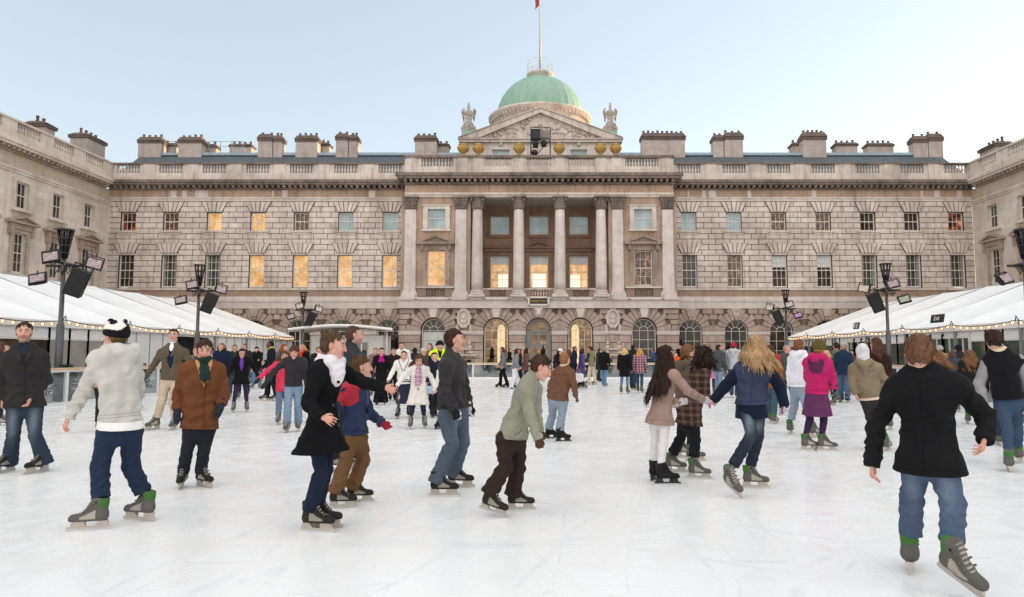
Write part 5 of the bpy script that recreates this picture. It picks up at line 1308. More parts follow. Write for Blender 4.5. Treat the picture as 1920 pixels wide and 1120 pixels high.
    def fade(V):
        t = np.zeros(len(V))
        for i in (0, 1):
            m = lerp(hp_[i], kn_[i], .55) + (fac if L.get('fadefront', 1) > 0 else -fac)*.07; t = np.maximum(t, np.exp(-(((V-m)@fac)/.07)**2-(((V-m)@latB)/.045)**2-((V[:, 2]-m[2])/.2)**2))
        return t*L.get('fade', 0.0)
    sub('trousers', v, cloth(L['c'], None, L.get('m', 'denim')), fade)
    # --- skirt
    if skirt:
        v = Vox(np.array([lo[0]-.1, lo[1]-.1, pel[2]-.75]), hi, h*1.1); dn = nrm((kn_[0]+kn_[1])/2-pel); hemC = pel+dn*skirt['len']
        v.cone(pel+ax*.1, hemC, .15*bw+.02, .17*bw+skirt.get('flare', .04), .02, lat=latB, fl=.75).wave(hemC, .22, .008, latB, 45, 2).cut(hemC, dn).cut(pel+ax*.3, ax)
        sub('skirt', v, cloth(skirt['c'], skirt.get('c2'), skirt.get('m', 'wool')))
    # --- inner layer in the neck opening
    T = top; th = T.get('th', .024)*.62
    if inner:
        v = Vox(lo, np.array([hi[0], hi[1], nk[2]+.1]), h*1.1); trunk(v, th-.012); v.cone(nk-ax*.06, nk+.02*hu, .06*k, .056*k, .03).cut(pel+ax*.04, -ax)
        vneck = inner.get('v')
        if vneck: v.cone(nk-back*.08+hu*.03, P2-back*.2-ax*.02, .05, .012, .005, 'sub')
        sub('sweater', v, cloth(inner['c'], inner.get('c2'), inner.get('m', 'knit')))
        if vneck:
            v = Vox(lo, np.array([hi[0], hi[1], nk[2]+.12]), h*1.1); trunk(v, th-.02); v.cone(nk-ax*.06, nk+.05*hu, .06*k, .062*k, .02).cut(pel+ax*.84, -ax)
            sub('shirt', v, cloth(vneck, None, 'nylon'))
    # --- jacket or coat
    pad = np.array([.12, .12, 0]); hemd = J.get('hem', T.get('hem', .05)); flare = T.get('flare', .015)
    kneeC = (kn_[0]+kn_[1])/2; dn = nrm(kneeC-pel) if not T.get('straight') else np.array([0, 0, -1.])
    dn = nrm(dn*.6+nrm(-ax)*.4); hemC = pel+dn*hemd
    v = Vox(lo-pad, hi+pad, h*1.05)
    trunk(v, th, T.get('waist', 1.0), T.get('hipw', 1.0), T.get('belly', 0))
    if hemd > .08: v.cone(pel+ax*.12, hemC+dn*.06, .15*bw+th, .165*bw+th+flare, .04, lat=latB, fl=.8)
    else: v.cone(pel+ax*.2, hemC+dn*.06, .143*bw+th, .152*bw+th+flare, .04, lat=latB, fl=.86)
    if T.get('wind') is not None: v.cone(pel+np.asarray(T['wind'])*.3, hemC+np.asarray(T['wind']), .12, .13, .06)
    am = T.get('wr', .006)*(1.9 if lod < 2 else 1.3); rs = (sum(map(ord, label)) % 77)/7
    if T.get('pleats'): v.wave(hemC, .3, T['pleats'], latB+.2*fac, 42, rs).wave(hemC, .3, T['pleats']*.6, fac, 38, rs+2)
    v.wave(P1+fac*.08, .2, am, ax+latT*.4, 38, rs).wave(P1-fac*.1, .22, am, ax-latT*.5, 34, rs+1).wave(lerp(pel, P1, .2), .2, am*.8, ax, 48, rs+2).wave(P2-fac*.1, .16, am*.7, latT+ax*.5, 36, rs+5)
    if T.get('quilt'):
        x, y, z = v.ax[0][:, None, None], v.ax[1][None, :, None], v.ax[2][None, None, :]; an_ = nrm(ax)
        tt = (x-F32(pel[0]))*F32(an_[0])+(y-F32(pel[1]))*F32(an_[1])+(z-F32(pel[2]))*F32(an_[2]); v.F -= F32(.008)*(np.abs(np.sin(tt*F32(math.pi/.125)))**.6).astype(F32)-F32(.004)
    v.cut(hemC, dn, .012)
    op = T.get('open', 0)       # 0 closed; >0 length of the neck opening as a share of the trunk; 2 = open to the hem
    front = lambda c: c - back*(.2*bw+.02)
    if op == 2: v.cone(nk-back*.08+hu*.03, front(hemC)-dn*.02, .035, T.get('gap', .07), .01, 'sub', ).cone(front(P1), front(hemC)+dn*.2, .05, T.get('gap', .07)*1.3, .01, 'sub')
    elif op > 0: v.cone(nk-back*.08+hu*.04, front(nk-ax*op), .052, .012, .008, 'sub')
    slv = T.get('slv', 0.0)
    for i in (0, 1):
        if T.get('vest'): break
        d = nrm(e_[i]-s_[i]); d2 = nrm(w_[i]-e_[i]); wend = w_[i]+d2*(.012+slv)
        g = Vox(np.minimum(np.minimum(s_[i], e_[i]), wend)-.12, np.maximum(np.maximum(s_[i], e_[i]), wend)+.12, v.h)
        sr = T.get('sw', .62)
        g.cone(s_[i], e_[i], .058*k+th*sr, .046*k+th*sr, .03).cone(e_[i], wend+d2*.05, .046*k+th*sr, .036*k+th*sr*T.get('cuff', .9), .02)
        g.wave(e_[i], .12, am*.85, d2+d*.3, 62, rs+i).wave(lerp(s_[i], e_[i], .2), .12, am, d+latT*.4, 46, rs+3+i).wave(lerp(e_[i], w_[i], .7), .12, am, d2, 70, rs+4+i)
        g.cut(wend, d2, .006)
        off = np.round((g.lo-v.lo)/v.h).astype(int); g0 = np.maximum(-off, 0); v0 = np.maximum(off, 0); n_ = np.minimum(g.n-g0, v.n-v0)
        gs = tuple(slice(g0[j], g0[j]+n_[j]) for j in range(3)); vs = tuple(slice(v0[j], v0[j]+n_[j]) for j in range(3))
        A, B = v.F[vs], g.F[gs]; kk = .035; hh = np.maximum(kk-np.abs(A-B), 0)/kk; v.F[vs] = np.minimum(A, B)-hh*hh*kk*.25
    col = T.get('collar', 'stand')
    if col == 'stand': v.cone(nk-hu*.01, nk+hu*.045*k-back*.01, .07*k, .066*k, .02)
    if col == 'high': v.cone(nk-hu*.01, nk+hu*.07*k+back*.0, .078*k, .07*k, .02)
    if col in ('stand', 'high') : v.cone(nk+hu*.04*k-back*.03, nk+hu*.12*k-back*.05, .045*k, .062*k, .005, 'sub')
    if col == 'lapel':
        v.cone(nk+latT*.07*k+back*.03, nk-latT*.07*k+back*.03, .038*k, .038*k, .02)
        for sx in (-1, 1): v.cone(nk+latT*sx*.085*k-back*.01, front(nk-ax*max(.2, op if op < 1 else .3))+latT*sx*.03+back*.045, .036*k, .018*k, .012)
    if T.get('hood') == 'down':
        for sx in (-1, 1): v.cone(nk+latT*sx*.085*k-back*.035+hu*.015, nk+latT*sx*.075*k+back*.105*k+hu*.0, .046*k, .062*k, .02)
        v.cone(nk+latT*.06*k+back*.125*k-hu*.015, nk-latT*.06*k+back*.125*k-hu*.015, .06*k, .06*k, .02).cone(nk+back*.125*k-hu*.06, nk+back*.135*k-hu*.19*k, .085*k, .035*k, .015).wave(nk+back*.14*k-hu*.08, .12, .008, hu+latT*.3, 55, 2)
        v.cone(nk+hu*.05+back*.055, nk+hu*.06+back*.07, .045*k, .045*k, .02, 'sub')
    pt = None
    if T.get('paint') == 'shoulder':   pt = lambda V: ((np.abs((V-s_[0])@latT) < .07) & (np.linalg.norm(V-s_[0], axis=1) < .15)).astype(float)
    if T.get('paint') == 'collar':     pt = lambda V: ((np.linalg.norm(V-nk, axis=1) < .115*k) | ((np.abs((V-(nk-ax*.16))@nrm(ax)) < .16) & (np.abs((V-nk)@latT+.0) < .085-.32*np.maximum((nk-V)@nrm(ax), 0)) & ((V-nk)@back < -.03))).astype(float)
    if T.get('paint') == 'nape':       pt = lambda V: (np.linalg.norm(V-nk-hu*.03, axis=1) < .1*k).astype(float)
    if T.get('paint') == 'stripes':    pt = lambda V: ((np.abs(V[:, 2]-hemC[2]-.06) < .012) | (np.abs(V[:, 2]-hemC[2]-.1) < .008) | (np.abs(np.abs((V-nk)@latT)-(.02+.4*np.maximum((V-(nk-ax*.45))@nrm(ax), 0))) < .009)*((V-nk)@back < -.02)*(((nk-V)@nrm(ax)) < .22)).astype(float)
    if T.get('paint') == 'cat':        # dark cat-head patch sewn on the back
        cp = P2+ax*.02
        def pt(V):
            x, z = (V-cp)@latT/k/1.5, (V-cp)@nrm(ax)/k/1.5; bk = (V-cp)@back > -.01
            head = (x/.078)**2+((z+.0)/.066)**2 < 1; ear = (z > .02) & (z < .105-1.5*np.abs(np.abs(x)-.062)) & (np.abs(x) < .085)
            return (bk & (head | ear)).astype(float)
    if T.get('paint') == 'hivis':
        pt = lambda V: (np.minimum(np.abs(V[:, 2]-P1[2]+.02), np.abs(V[:, 2]-P1[2]-.14)) < .028).astype(float)
    jo = sub(T.get('name', 'jacket'), v, cloth(T['c'], T.get('c2'), T.get('m', 'wool')), pt)
    if lod < 2 and jo: seams(jo, T, dict(nk=nk, ax=ax, back=back, lat=latT, hemC=hemC, dn=dn, P1=P1, P2=P2, base=base, bw=bw, k=k))
    if T.get('vest') and T.get('sleeve'):
        v = Vox(lo-pad, hi+pad, h*1.05)
        for i in (0, 1):
            d2 = nrm(w_[i]-e_[i]); g = .018*T.get('sw', 1.0); v.cone(s_[i], e_[i], .056*k+g, .044*k+g, .02).cone(e_[i], w_[i], .044*k+g, .034*k+g, .02)
            v.wave(e_[i], .12, .007, d2, 60, rs+i).wave(lerp(s_[i], e_[i], .3), .12, .006, e_[i]-s_[i], 46, rs+i)
        v.cone(nk-ax*.05, nk+hu*.06, .066*k, .068*k, .02)
        if T.get('tail'): v.cone(pel+ax*.1, pel+dn*T['tail'], .155*bw+.02, .16*bw+.03, .03, lat=latB, fl=.75).cut(pel+dn*T['tail'], dn)
        sub('sweater', v, cloth(*T['sleeve']))
    if T.get('tail') and not T.get('vest'):      # shirt showing below the hem
        v = Vox(lo-pad, hi, h*1.05); tl_ = hemC+dn*T['tail'][0]; v.cone(pel+ax*.1, tl_, .155*bw+.026, .165*bw+.032, .03, lat=latB, fl=.86).wave(tl_, .2, .006, latB, 50, 1).cut(tl_, dn).cut(hemC-dn*.004, -dn); sub('shirt', v, cloth(T['tail'][1], None, 'nylon'))
    if T.get('buttons'):
        for j in range(3):
            for sx in (-1, 1):
                p = nk-ax*(.58+.15*j)-back*(.125*bw+th)+latT*sx*.045 - base; MB().ball(tuple(p), (.014, .014, .014), 8, 5).build('button', plain('dark_button', '#26252a', .35), jo)

    if T.get('belt'):
        v = Vox(lo-pad, hi+pad, h); v.cone(P1-ax*.02, P1+ax*.035, .135*bw*T.get('waist', 1)+th+.008, .137*bw*T.get('waist', 1)+th+.008, .01, lat=latT, fl=.72).cut(P1+ax*.05, ax, .004).cut(P1-ax*.045, -ax, .004)
        sub('belt', v, cloth(T['belt'], None, 'wool'))
    # --- scarf
    if scarf:
        v = Vox(nk-.35, nk+.25, h); c0 = nk+hu*.015
        pts = [c0+(latT*math.cos(t)*.078-back*math.sin(t)*.072)*k+hu*(.012*math.sin(2*t)) for t in np.linspace(0, 2*math.pi, 13)]
        for a, b in zip(pts, pts[1:]): v.cone(a, b, .034*k, .034*k, .01)
        pts2 = [p+hu*.035*k*1.0 for p in pts]
        for a, b in zip(pts2, pts2[1:]): v.cone(a, b, .026*k, .026*k, .012)
        ln = scarf.get('tail', 0); fr_ = nk-back*.09*k
        if ln:
            for sx, l2 in ((-.4, ln), (.5, ln*.85)):
                a = fr_+latT*sx*.05-hu*.01; b = P2+ax*.1-back*(.128*bw+th)+latT*sx*scarf.get('sp', .06); c = b-np.array([0, 0, max(.02, l2-.22)]); v.cone(a, b, .033, .036, .015, lat=latT, fl=.5).cone(b, c, .04, .045, .01, lat=latT, fl=.4)
        if scarf.get('cowl'):
            v.ball(fr_-hu*.05-back*.015, (.075, .06, .07), .05).ball(fr_-hu*.1-back*.03, (.05, .05, .06), .05); v.cone(fr_+latT*.07+hu*.02, fr_-hu*.12-back*.035, .045, .036, .05).cone(fr_-latT*.07+hu*.02, fr_-hu*.12-back*.035, .045, .038, .05).cone(fr_-hu*.05, fr_-hu*.16-back*.04, .05, .028, .05)
        v.wave(nk, .2, .008, hu+latT*.5, 70, 3)
        sub('scarf', v, cloth(scarf['c'], scarf.get('c2'), scarf.get('m', 'knit')))
    # --- gloves
    if gloves:
        for i in (0, 1):
            if gloves.get('only') is not None and gloves['only'] != i: continue
            w = w_[i]; d = nrm(J['ht'][i]-w); v = Vox(np.minimum(w, J['ht'][i])-.14, np.maximum(w, J['ht'][i])+.14, h*.9); mitten(v, i, gloves.get('th', .005), lod < 2 and not gloves.get('mitt')); v.cone(w-d*.04, w+d*.03, .04*k, .034*k, .02)
            if gloves.get('mitt'): v.cone(w+d*.06, w+d*.15*k, .045*k, .035*k, .02, lat=np.cross(d, fac)+1e-3, fl=.6)
            sub('glove', v, cloth(gloves['c'], gloves.get('c2'), gloves.get('m', 'fleece')), (lambda V: (np.sin((V@np.cross(d, [0, 0, 1.]))*260) > .6).astype(float)) if gloves.get('c2') else None)
    # --- hair
    if hair and not hair.get('crop'):
        H = hair; vol = H.get('vol', .014); v = Vox(hc-.26*q, hc+.24*q, h)
        if H.get('len', 0) > .1: v = Vox(np.minimum(hc-.28, hc-np.array([.3, .3, H['len']+.15])), hc+.26, h)
        v.ball(hl(0, -.024, .03), ((.078+vol*.8)*q, (.09+vol)*q, (.087+vol)*q), .02, fr=HFR).ball(hl(0, -.045, -.015), ((.06+vol*.8)*q, (.056+vol)*q, (.066+vol*.4)*q), .03, fr=HFR)
        fringe, side, nape = H.get('fringe', .07), H.get('side', .004), H.get('nape', -.062)
        # cut the face: keep what is above the fringe or behind the ears
        x, y, z = v.ax[0][:, None, None]-F32(hc[0]), v.ax[1][None, :, None]-F32(hc[1]), v.ax[2][None, None, :]-F32(hc[2])
        f_ = x*F32(hf[0])+y*F32(hf[1])+z*F32(hf[2]); u_ = x*F32(hu[0])+y*F32(hu[1])+z*F32(hu[2]); r_ = x*F32(hr[0])+y*F32(hr[1])+z*F32(hr[2])
        A = np.maximum(F32(fringe*q) + .12*r_*F32(H.get('part', 0)) - u_ - F32(.2)*np.maximum(F32(.03*q)-f_, 0), -1) ; B = np.maximum(f_-F32(side*q), F32(nape*q)-u_)
        ear = F32(.03*q)-np.sqrt((np.abs(r_)-F32(.08*q))**2*.4+(f_+F32(.01*q))**2+((u_+F32(.006*q))*F32(.75))**2) if H.get('ears', 1) else F32(-1)
        v.F = np.maximum(np.maximum(v.F, np.minimum(A, B)), ear)
        v.rough(.0025*H.get('mess', 1), 150, 1).rough(.003*H.get('mess', 1), 60, 2)
        if H.get('len', 0):
            ln = H['len']; down = np.array([0, 0, -1.]); bk = -hf*1.0; bk[2] = 0; n = 11; wdt = H.get('spread', 1.0)
            for j in range(n):
                t = (j/(n-1)-.5)*2; ang = t*H.get('wrap', 1.75)       # from one side round the back to the other
                dirv = nrm(bk)*math.cos(ang)+hr*math.sin(ang); st_ = hc+hu*.02*q+dirv*.078*q; rj = rnd.random()
                L1 = ln*(1-.22*abs(t)+.12*rj); m1 = st_+down*L1*.45+dirv*(.035+.02*rj)*wdt; m2 = m1+down*L1*.5+dirv*.02*wdt+hr*(.03*(rj-.5))+np.asarray(H.get('blow', (0, 0, 0)))*(.6+.6*rj)
                v.cone(st_, m1, .034*q, .037*q, .02).cone(m1, m2, .037*q, .017, .015)
            v.rough(.004, 90, 3).wave(hc-np.array([0, 0, ln*.5]), ln*.8+.05, .0022, hr, 190, 1)
        if H.get('bun'): v.ball(hl(0, -.085, .085), .036*q, .02).ball(hl(.015, -.105, .1), .022*q, .01).rough(.004, 110, 5)
        if H.get('tail'): v.cone(hl(0, -.09, .04), hl(0, -.15, -.02), .028, .03, .01).cone(hl(0, -.15, -.02), hl(0, -.13, -.16), .03, .012, .01)
        if H.get('curl'): v.rough(.011, 95, 7)
        ho = sub('hair', v, hair_mat(H['c']))
        if lod < 2 and ho and not hat: strands(ho, hl(0, -.06, .13)-base, hl(0, 0, 0)-base, 900 if lod == 0 else 420, H.get('len', 0), q, sum(map(ord, label)), H.get('mess', 1)*(1.5 if H.get('curl') else 1))
    # --- hats and hoods
    if hat:
        v = Vox(hc-.3*q, hc+.3*q, h); ty = hat['t']; g = .024 if ty != 'cap' else .018
        v.ball(hl(0, -.012, .034), ((.078+g)*q, (.095+g)*q, (.09+g)*q), .02, fr=HFR)
        if ty == 'beanie':
            v.cut(hl(0, 0, hat.get('low', .018)), -(hu+hf*(-.28))).cone(hl(0, .03, .03), hl(0, -.03, .02), .06, .06, .02)
            v.F = np.maximum(v.F, -1)
            x, y, z = v.ax[0][:, None, None]-F32(hc[0]), v.ax[1][None, :, None]-F32(hc[1]), v.ax[2][None, None, :]-F32(hc[2])
            cu = hu-hf*.28; u_ = (x*F32(cu[0])+y*F32(cu[1])+z*F32(cu[2]))-F32(hat.get('low', .018)*q)
            v.F -= F32(.007)*np.clip(1-np.abs(u_-F32(.025))/F32(.03), 0, 1); v.cut(hl(0, 0, hat.get('low', .018)), -(hu-hf*.28), .004)
            if hat.get('bob'): v.ball(hl(0, -.02, .155), .03, .01)
        elif ty == 'hood':
            v.ball(hl(0, -.05, -.03), (.088*q, .075*q, .11*q), .04, fr=HFR).cone(hl(0, -.04, -.08), nk+back*.03, .085*q, .1*k, .04).cone(hl(0, -.05, .1), hl(0, -.1, .06), .05, .04, .04)
            v.ball(hl(0, .13, -.02), (.07*q, .1*q, .1*q), .01, 'sub', HFR).wave(hl(0, -.08, -.05), .12, .005, hu, 60, 1)
        elif ty == 'cap':
            v.cut(hl(0, 0, .03), -hu).ball(hl(0, .105, .04), (.07*q, .07*q, .012), .01, fr=HFR)
        elif ty == 'panda':
            v.cut(hl(0, 0, .0), -(hu-hf*.2), .004)
            for sx in (-1, 1): v.ball(hl(sx*.06, -.02, .125), .026, .01)
        pt = None
        if ty == 'panda':
            def pt(V):
                d = (V-hc)/q; r_, f_, u_ = d@hr, d@hf, d@hu; t = np.ones(len(V))
                t[u_ < .072+.1*r_+.02*np.sin(r_*30)] = 0; e = (r_-.035)**2+(f_+.06)**2*.6+(u_-.1)**2; t[e < .0016] = 0; t[e < .0003] = 1
                e = (r_+.045)**2+(f_+.04)**2*.6+(u_-.105)**2; t[e < .0012] = 0; t[(np.abs(r_) > .045) & (u_ > .122)] = 0
                return t
        sub('hood' if ty == 'hood' else 'hat', v, cloth(hat['c'], hat.get('c2'), hat.get('m', 'knit')), pt)
    # --- skates
    boot, kids = SKATES[skate]
    for i in (0, 1):
        fx, yaw, pit, rol = J['ft'][i]
        b = link('ice_skate', boot, o); b.rotation_mode = 'QUATERNION'
        qt = Euler((0, 0, -R(yaw))).to_quaternion() @ Euler((R(pit), 0, 0)).to_quaternion() @ Euler((0, R(rol), 0)).to_quaternion(); b.rotation_quaternion = qt
        sc = max(.82, min(1.04, .2+.8*k))*(1.0); b.scale = (sc,)*3
        low = min((qt @ Vector(p)).z for p in ((0, -.12, 0), (0, .2, 0), (0, .215, .02))) * sc
        b.location = Vector(fx-base) + Vector((0, 0, -low + J['lift'][i]))
        for nm, me in kids: link(nm, me, b)
    if extras: extras(o, J, base, dict(pel=pel, ax=ax, back=back, lat=latT, nk=nk, P1=P1, P2=P2, hl=hl))
    return o

# ---- turning pixel notes into joints
def joints(spec, yaw, H=None, hyaw=None, hpit=0., htilt=0., lean=0., curl=.5, bw=1.0, q=1.0, k=None, lift=(0, 0)):
    D_ = {}; key = None
    for tok in spec.split():
        if tok.isalpha(): key = tok; D_[key] = []
        else: D_[key].append(tuple(float(x) for x in tok.split(',')))
    ft = []; az = lambda px: math.degrees(math.atan((px-CX)/FOC)); sg = sides(yaw); hyaw = (yaw if hyaw is None else hyaw)+az(D_['hd'][0][0]); yaw = yaw+az(D_['nk'][0][0])
    for f in D_['ft']:
        p = Wz(f[0], f[1], 0); ft.append((p, f[2]+az(f[0]), f[3] if len(f) > 3 else 0, f[4] if len(f) > 4 else 0))
    Y = (ft[0][0][1]+ft[1][0][1])/2; Y += (D_['dy'][0][0]/100 if 'dy' in D_ else 0)
    pxm = FOC/Y
    g = lambda t, dy=0.: W(t[0], t[1], Y + dy + (t[2]/100 if len(t) > 2 else 0))
    hd = D_['hd'][0]; nk = D_['nk'][0]; k = k or min(1.06, max(.72, ((D_['ft'][0][1]+D_['ft'][1][1])/2-hd[1]+.12*pxm)/pxm/1.82)) if H is None else H/1.75
    sy = math.sin(R(yaw))
    J = dict(yaw=yaw, k=k, bw=bw, q=q, curl=curl, lift=lift); J['hd'] = g(hd); J['nk'] = g(nk)
    J['s'] = [g(D_['sh'][i], -sg*(1-2*i)*sy*.185*k) for i in (0, 1)]
    J['h'] = [g(D_['hp'][i], -sg*(1-2*i)*sy*.085*k) for i in (0, 1)]
    J['e'] = [W(D_['el'][i][0], D_['el'][i][1], J['s'][i][1]+(D_['el'][i][2]/100 if len(D_['el'][i]) > 2 else 0)) for i in (0, 1)]
    J['w'] = [W(D_['wr'][i][0], D_['wr'][i][1], J['e'][i][1]+(D_['wr'][i][2]/100 if len(D_['wr'][i]) > 2 else 0)) for i in (0, 1)]
    J['ft'] = ft
    an = []
    for (p, ya, pi_, ro), lf in zip(ft, lift):
        off = Euler((0, 0, -R(ya))).to_quaternion() @ Euler((R(pi_), 0, 0)).to_quaternion() @ Euler((0, R(ro), 0)).to_quaternion() @ Vector((0, -.045, .17*k)); an.append(p+np.array(off)+np.array([0, 0, lf+max(0, -math.sin(R(pi_))*.2)]))
    J['a'] = an
    fac = np.array([math.sin(R(yaw)), math.cos(R(yaw)), 0])
    J['kn'] = []
    for i in (0, 1):
        t = D_['kn'][i]; md = (J['h'][i][1]+an[i][1])/2 + fac[1]*.05; J['kn'].append(W(t[0], t[1], md+(t[2]/100 if len(t) > 2 else 0)))
    if 'hm' in D_: J['hem'] = (D_['hm'][0][0] - (D_['hp'][0][1]+D_['hp'][1][1])/2)/pxm
    J['ht'] = []
    for i in (0, 1):
        d = nrm(J['w'][i]-J['e'][i])
        if 'hn' in D_ and len(D_['hn'][i]) > 1: t = D_['hn'][i]; J['ht'].append(W(t[0], t[1], J['w'][i][1]+(t[2]/100 if len(t) > 2 else 0)))
        else: J['ht'].append(J['w'][i]+nrm(d+np.array([0, 0, -.25]))*.18*k)
    hy = R(yaw if hyaw is None else hyaw); pit = R(hpit)
    f = np.array([math.sin(hy)*math.cos(pit), math.cos(hy)*math.cos(pit), math.sin(pit)]); u = np.array([-math.sin(hy)*math.sin(pit), -math.cos(hy)*math.sin(pit), math.cos(pit)])
    r = np.cross(f, u); u = nrm(u + r*math.tan(R(htilt))); J['hf'], J['hu'] = f, u
    return J
def stance(x, yb, H, yaw, stride=.12, side=.1, lean=4, arms=(12, 12), swing=(8, -8), bend=(25, 25), hyaw=None, hpit=-5, knee=12, bw=1.0, q=1.0, curl=.5, Y=None, fyaw=(0, 0)):
    "a standing, walking or gliding figure of height H whose skates meet the ice at pixel (x,yb)"
    p = Wz(x, yb, 0) if Y is None else np.array([FX(x, Y, 700), Y, 0.]); k = H/1.75
    az = math.degrees(math.atan((x-CX)/FOC)); sg = sides(yaw); yaw += az; hyaw = None if hyaw is None else hyaw+az
    f = np.array([math.sin(R(yaw)), math.cos(R(yaw)), 0]); r = np.array([f[1], -f[0], 0]); up = np.array([0, 0, 1.])
    J = dict(yaw=yaw, k=k, bw=bw, q=q, curl=curl, lift=(0, 0))
    A = (sg, -sg)       # anatomical side of image-left, image-right
    Hs = H+.08; hipz = .515*Hs; l = math.tan(R(lean))
    pel = p+up*hipz - f*l*.3*hipz; top_ = pel+up*(Hs*.815-hipz)+f*l*(Hs*.3)
    J['h'] = [pel+r*a*.085*k for a in A]; J['nk'] = top_; J['s'] = [top_-up*.055*k+r*a*.18*k for a in A]
    hy = R(yaw if hyaw is None else hyaw); pit = R(hpit)
    J['hf'] = np.array([math.sin(hy)*math.cos(pit), math.cos(hy)*math.cos(pit), math.sin(pit)]); J['hu'] = np.array([-math.sin(hy)*math.sin(pit), -math.cos(hy)*math.sin(pit), math.cos(pit)])
    J['hd'] = top_+up*.135*k+f*.03+J['hf']*.015
    J['ft'], J['a'], J['kn'], J['e'], J['w'], J['ht'] = [], [], [], [], [], []
    for i, a in enumerate(A):
        st = stride*(1 if i == 0 else -1); fp = p+r*a*side*k+f*st*k; J['ft'].append((fp, yaw+a*8+fyaw[i], 0, 0)); an = fp-f*.045+up*.17*k; J['a'].append(an)
        J['kn'].append(lerp(J['h'][i], an, .5)+f*math.sin(R(knee))*.22*k)
        s = J['s'][i]; c, w = R(arms[i]), R(swing[i]); d = -up*math.cos(c)*math.cos(w)+r*a*math.sin(c)+f*math.sin(w); e = s+nrm(d)*.29*k; b = w+R(bend[i]); d2 = -up*math.cos(c*.7)*math.cos(b)+r*a*math.sin(c*.7)+f*math.sin(b)
        wr = e+nrm(d2)*.25*k; J['e'].append(e); J['w'].append(wr); J['ht'].append(wr+nrm(d2)*.18*k)
    return J
# ------------------------------------------------------------------ the skaters, front rows: joints read off the photo
J_ = '#2b3a52'
GRP = None
# man in charcoal coat, far left
person(joints('hm 763 hd 45,623 nk 47,655 sh 17,671 78,669 el 4,712,4 88,712,4 wr 5,750,-4 58,748,-22 hn 4,772,-4 46,768,-10 hp 29,757 64,757 kn 24,815 66,815 ft 10,886,230 74,886,228', 190, hyaw=183, hpit=-2, bw=1.12),
  'man in charcoal duffel coat and blue jeans, facing the camera at the far left', dict(c='#2e2b2c', c2=None, m='wool', hem=.13, flare=.05, th=.038, collar='lapel', hood='down', open=.22, straight=True, wr=.008),
  dict(c='#27384a', m='denim', hem=.075, flare=.035, th=.02, fade=.7, wr=.008), hair=dict(c='#3a2a22', vol=.01, fringe=.062, side=.004, beard=True), inner=dict(c='#232a38', m='wool'), lod=0, skate='dark', skin='fair')
# boy in grey hoodie and panda hat
person(joints('hm 789 hd 217,630 nk 221,657 sh 184,672 250,670 el 158,734,6 258,735,14 wr 129,781,-2 246,770,22 hn 122,799,-2 240,790,14 hp 204,803 248,803 kn 187,872 244,872 ft 176,994,286 268,977,312', 340, hyaw=330, bw=.98),
  'boy seen from behind in pale grey hoodie, dark jeans and black and white knitted hat', dict(c='#c2beb8', m='fleece', hem=.02, flare=.005, th=.035, hood='down', collar='none', tail=(.065, '#e4e2e0'), wr=.009),
  dict(c='#1d2f4c', m='denim', hem=.25, flare=.012, th=.026, wr=.011), hat=dict(t='panda', c='#17161a', c2='#e8e2d8', m='knit'), hair=dict(c='#6b5132', vol=.006, nape=-.1), lod=0)
# man in olive jacket
person(joints('hm 713 hd 325,629 nk 324,650 sh 303,661 346,661 el 286,689,0 362,688,2 wr 274,704,-10 376,706,-4 hn 266,728,-4 380,720,0 hp 311,708 333,708 kn 304,748 324,748 ft 289,806,232 326,806,200', 195, hyaw=190, bw=1.05),
  'smiling man in olive jacket, navy jumper and beige trousers with one arm held out', dict(c='#5b5142', m='suede', hem=.08, flare=.02, th=.03, open=2, gap=.085, collar='lapel'),
  dict(c='#c3b09a', m='wool', hem=.24, th=.024, flare=.01), hair=dict(c='#4a3426', vol=.014), inner=dict(c='#1b2640', v='#e6ebf2', m='knit'), gloves=dict(c='#4a4a4c', only=0), lod=1)
# woman in brown sheepskin coat
person(joints('hm 804 hd 384,657 nk 380,681 sh 350,693 409,693 el 334,737,4 420,732,4 wr 332,767,-8 416,757,-12 hn 331,796,-3 408,780,-4 hp 360,803 388,803 kn 350,850 382,850 ft 341,914,190 380,913,150', 172, hyaw=178, hpit=-12, bw=1.12),
  'woman in brown sheepskin coat with dark gloves and green scarf, looking down', dict(c='#6a4128', c2='#b78a5e', m='suede', hem=.13, flare=.02, th=.05, collar='lapel', open=.3, paint='collar', wr=.006, cuff=1.1),
  dict(c='#23242e', m='denim', hem=.14, th=.016, wr=.009), hair=dict(c='#4b2f20', vol=.014, fringe=.045, side=.03), scarf=dict(c='#1f3330', tail=.2, sp=.03), gloves=dict(c='#2b2d3a', mitt=True), lod=0, skate='dark')
# woman in black coat
person(joints('hm 846 hd 626,648 nk 613,681 sh 592,700 640,696 el 577,757,-10 684,718,0 wr 604,781,-10 722,726,-8 hn 628,792,-4 745,737,-2 hp 592,812 612,812 kn 602,885 611,882 ft 588,997,118 601,990,108', 115, hyaw=98, hpit=-10, bw=.95),
  'woman in flared black coat and white scarf, gliding right with both arms held out', dict(c='#141416', m='velvet', hem=.3, flare=.15, th=.03, collar='lapel', open=.25, pleats=.014, buttons=True, waist=.92, wr=.006),
  dict(c='#17223a', m='denim', hem=.16, th=.008, wr=.006), hair=dict(c='#5e4430', vol=.01, fringe=.06, side=.0, bun=True, nape=-.07, mess=.6), scarf=dict(c='#dcd6da', cowl=1), lod=0, skate='dark')
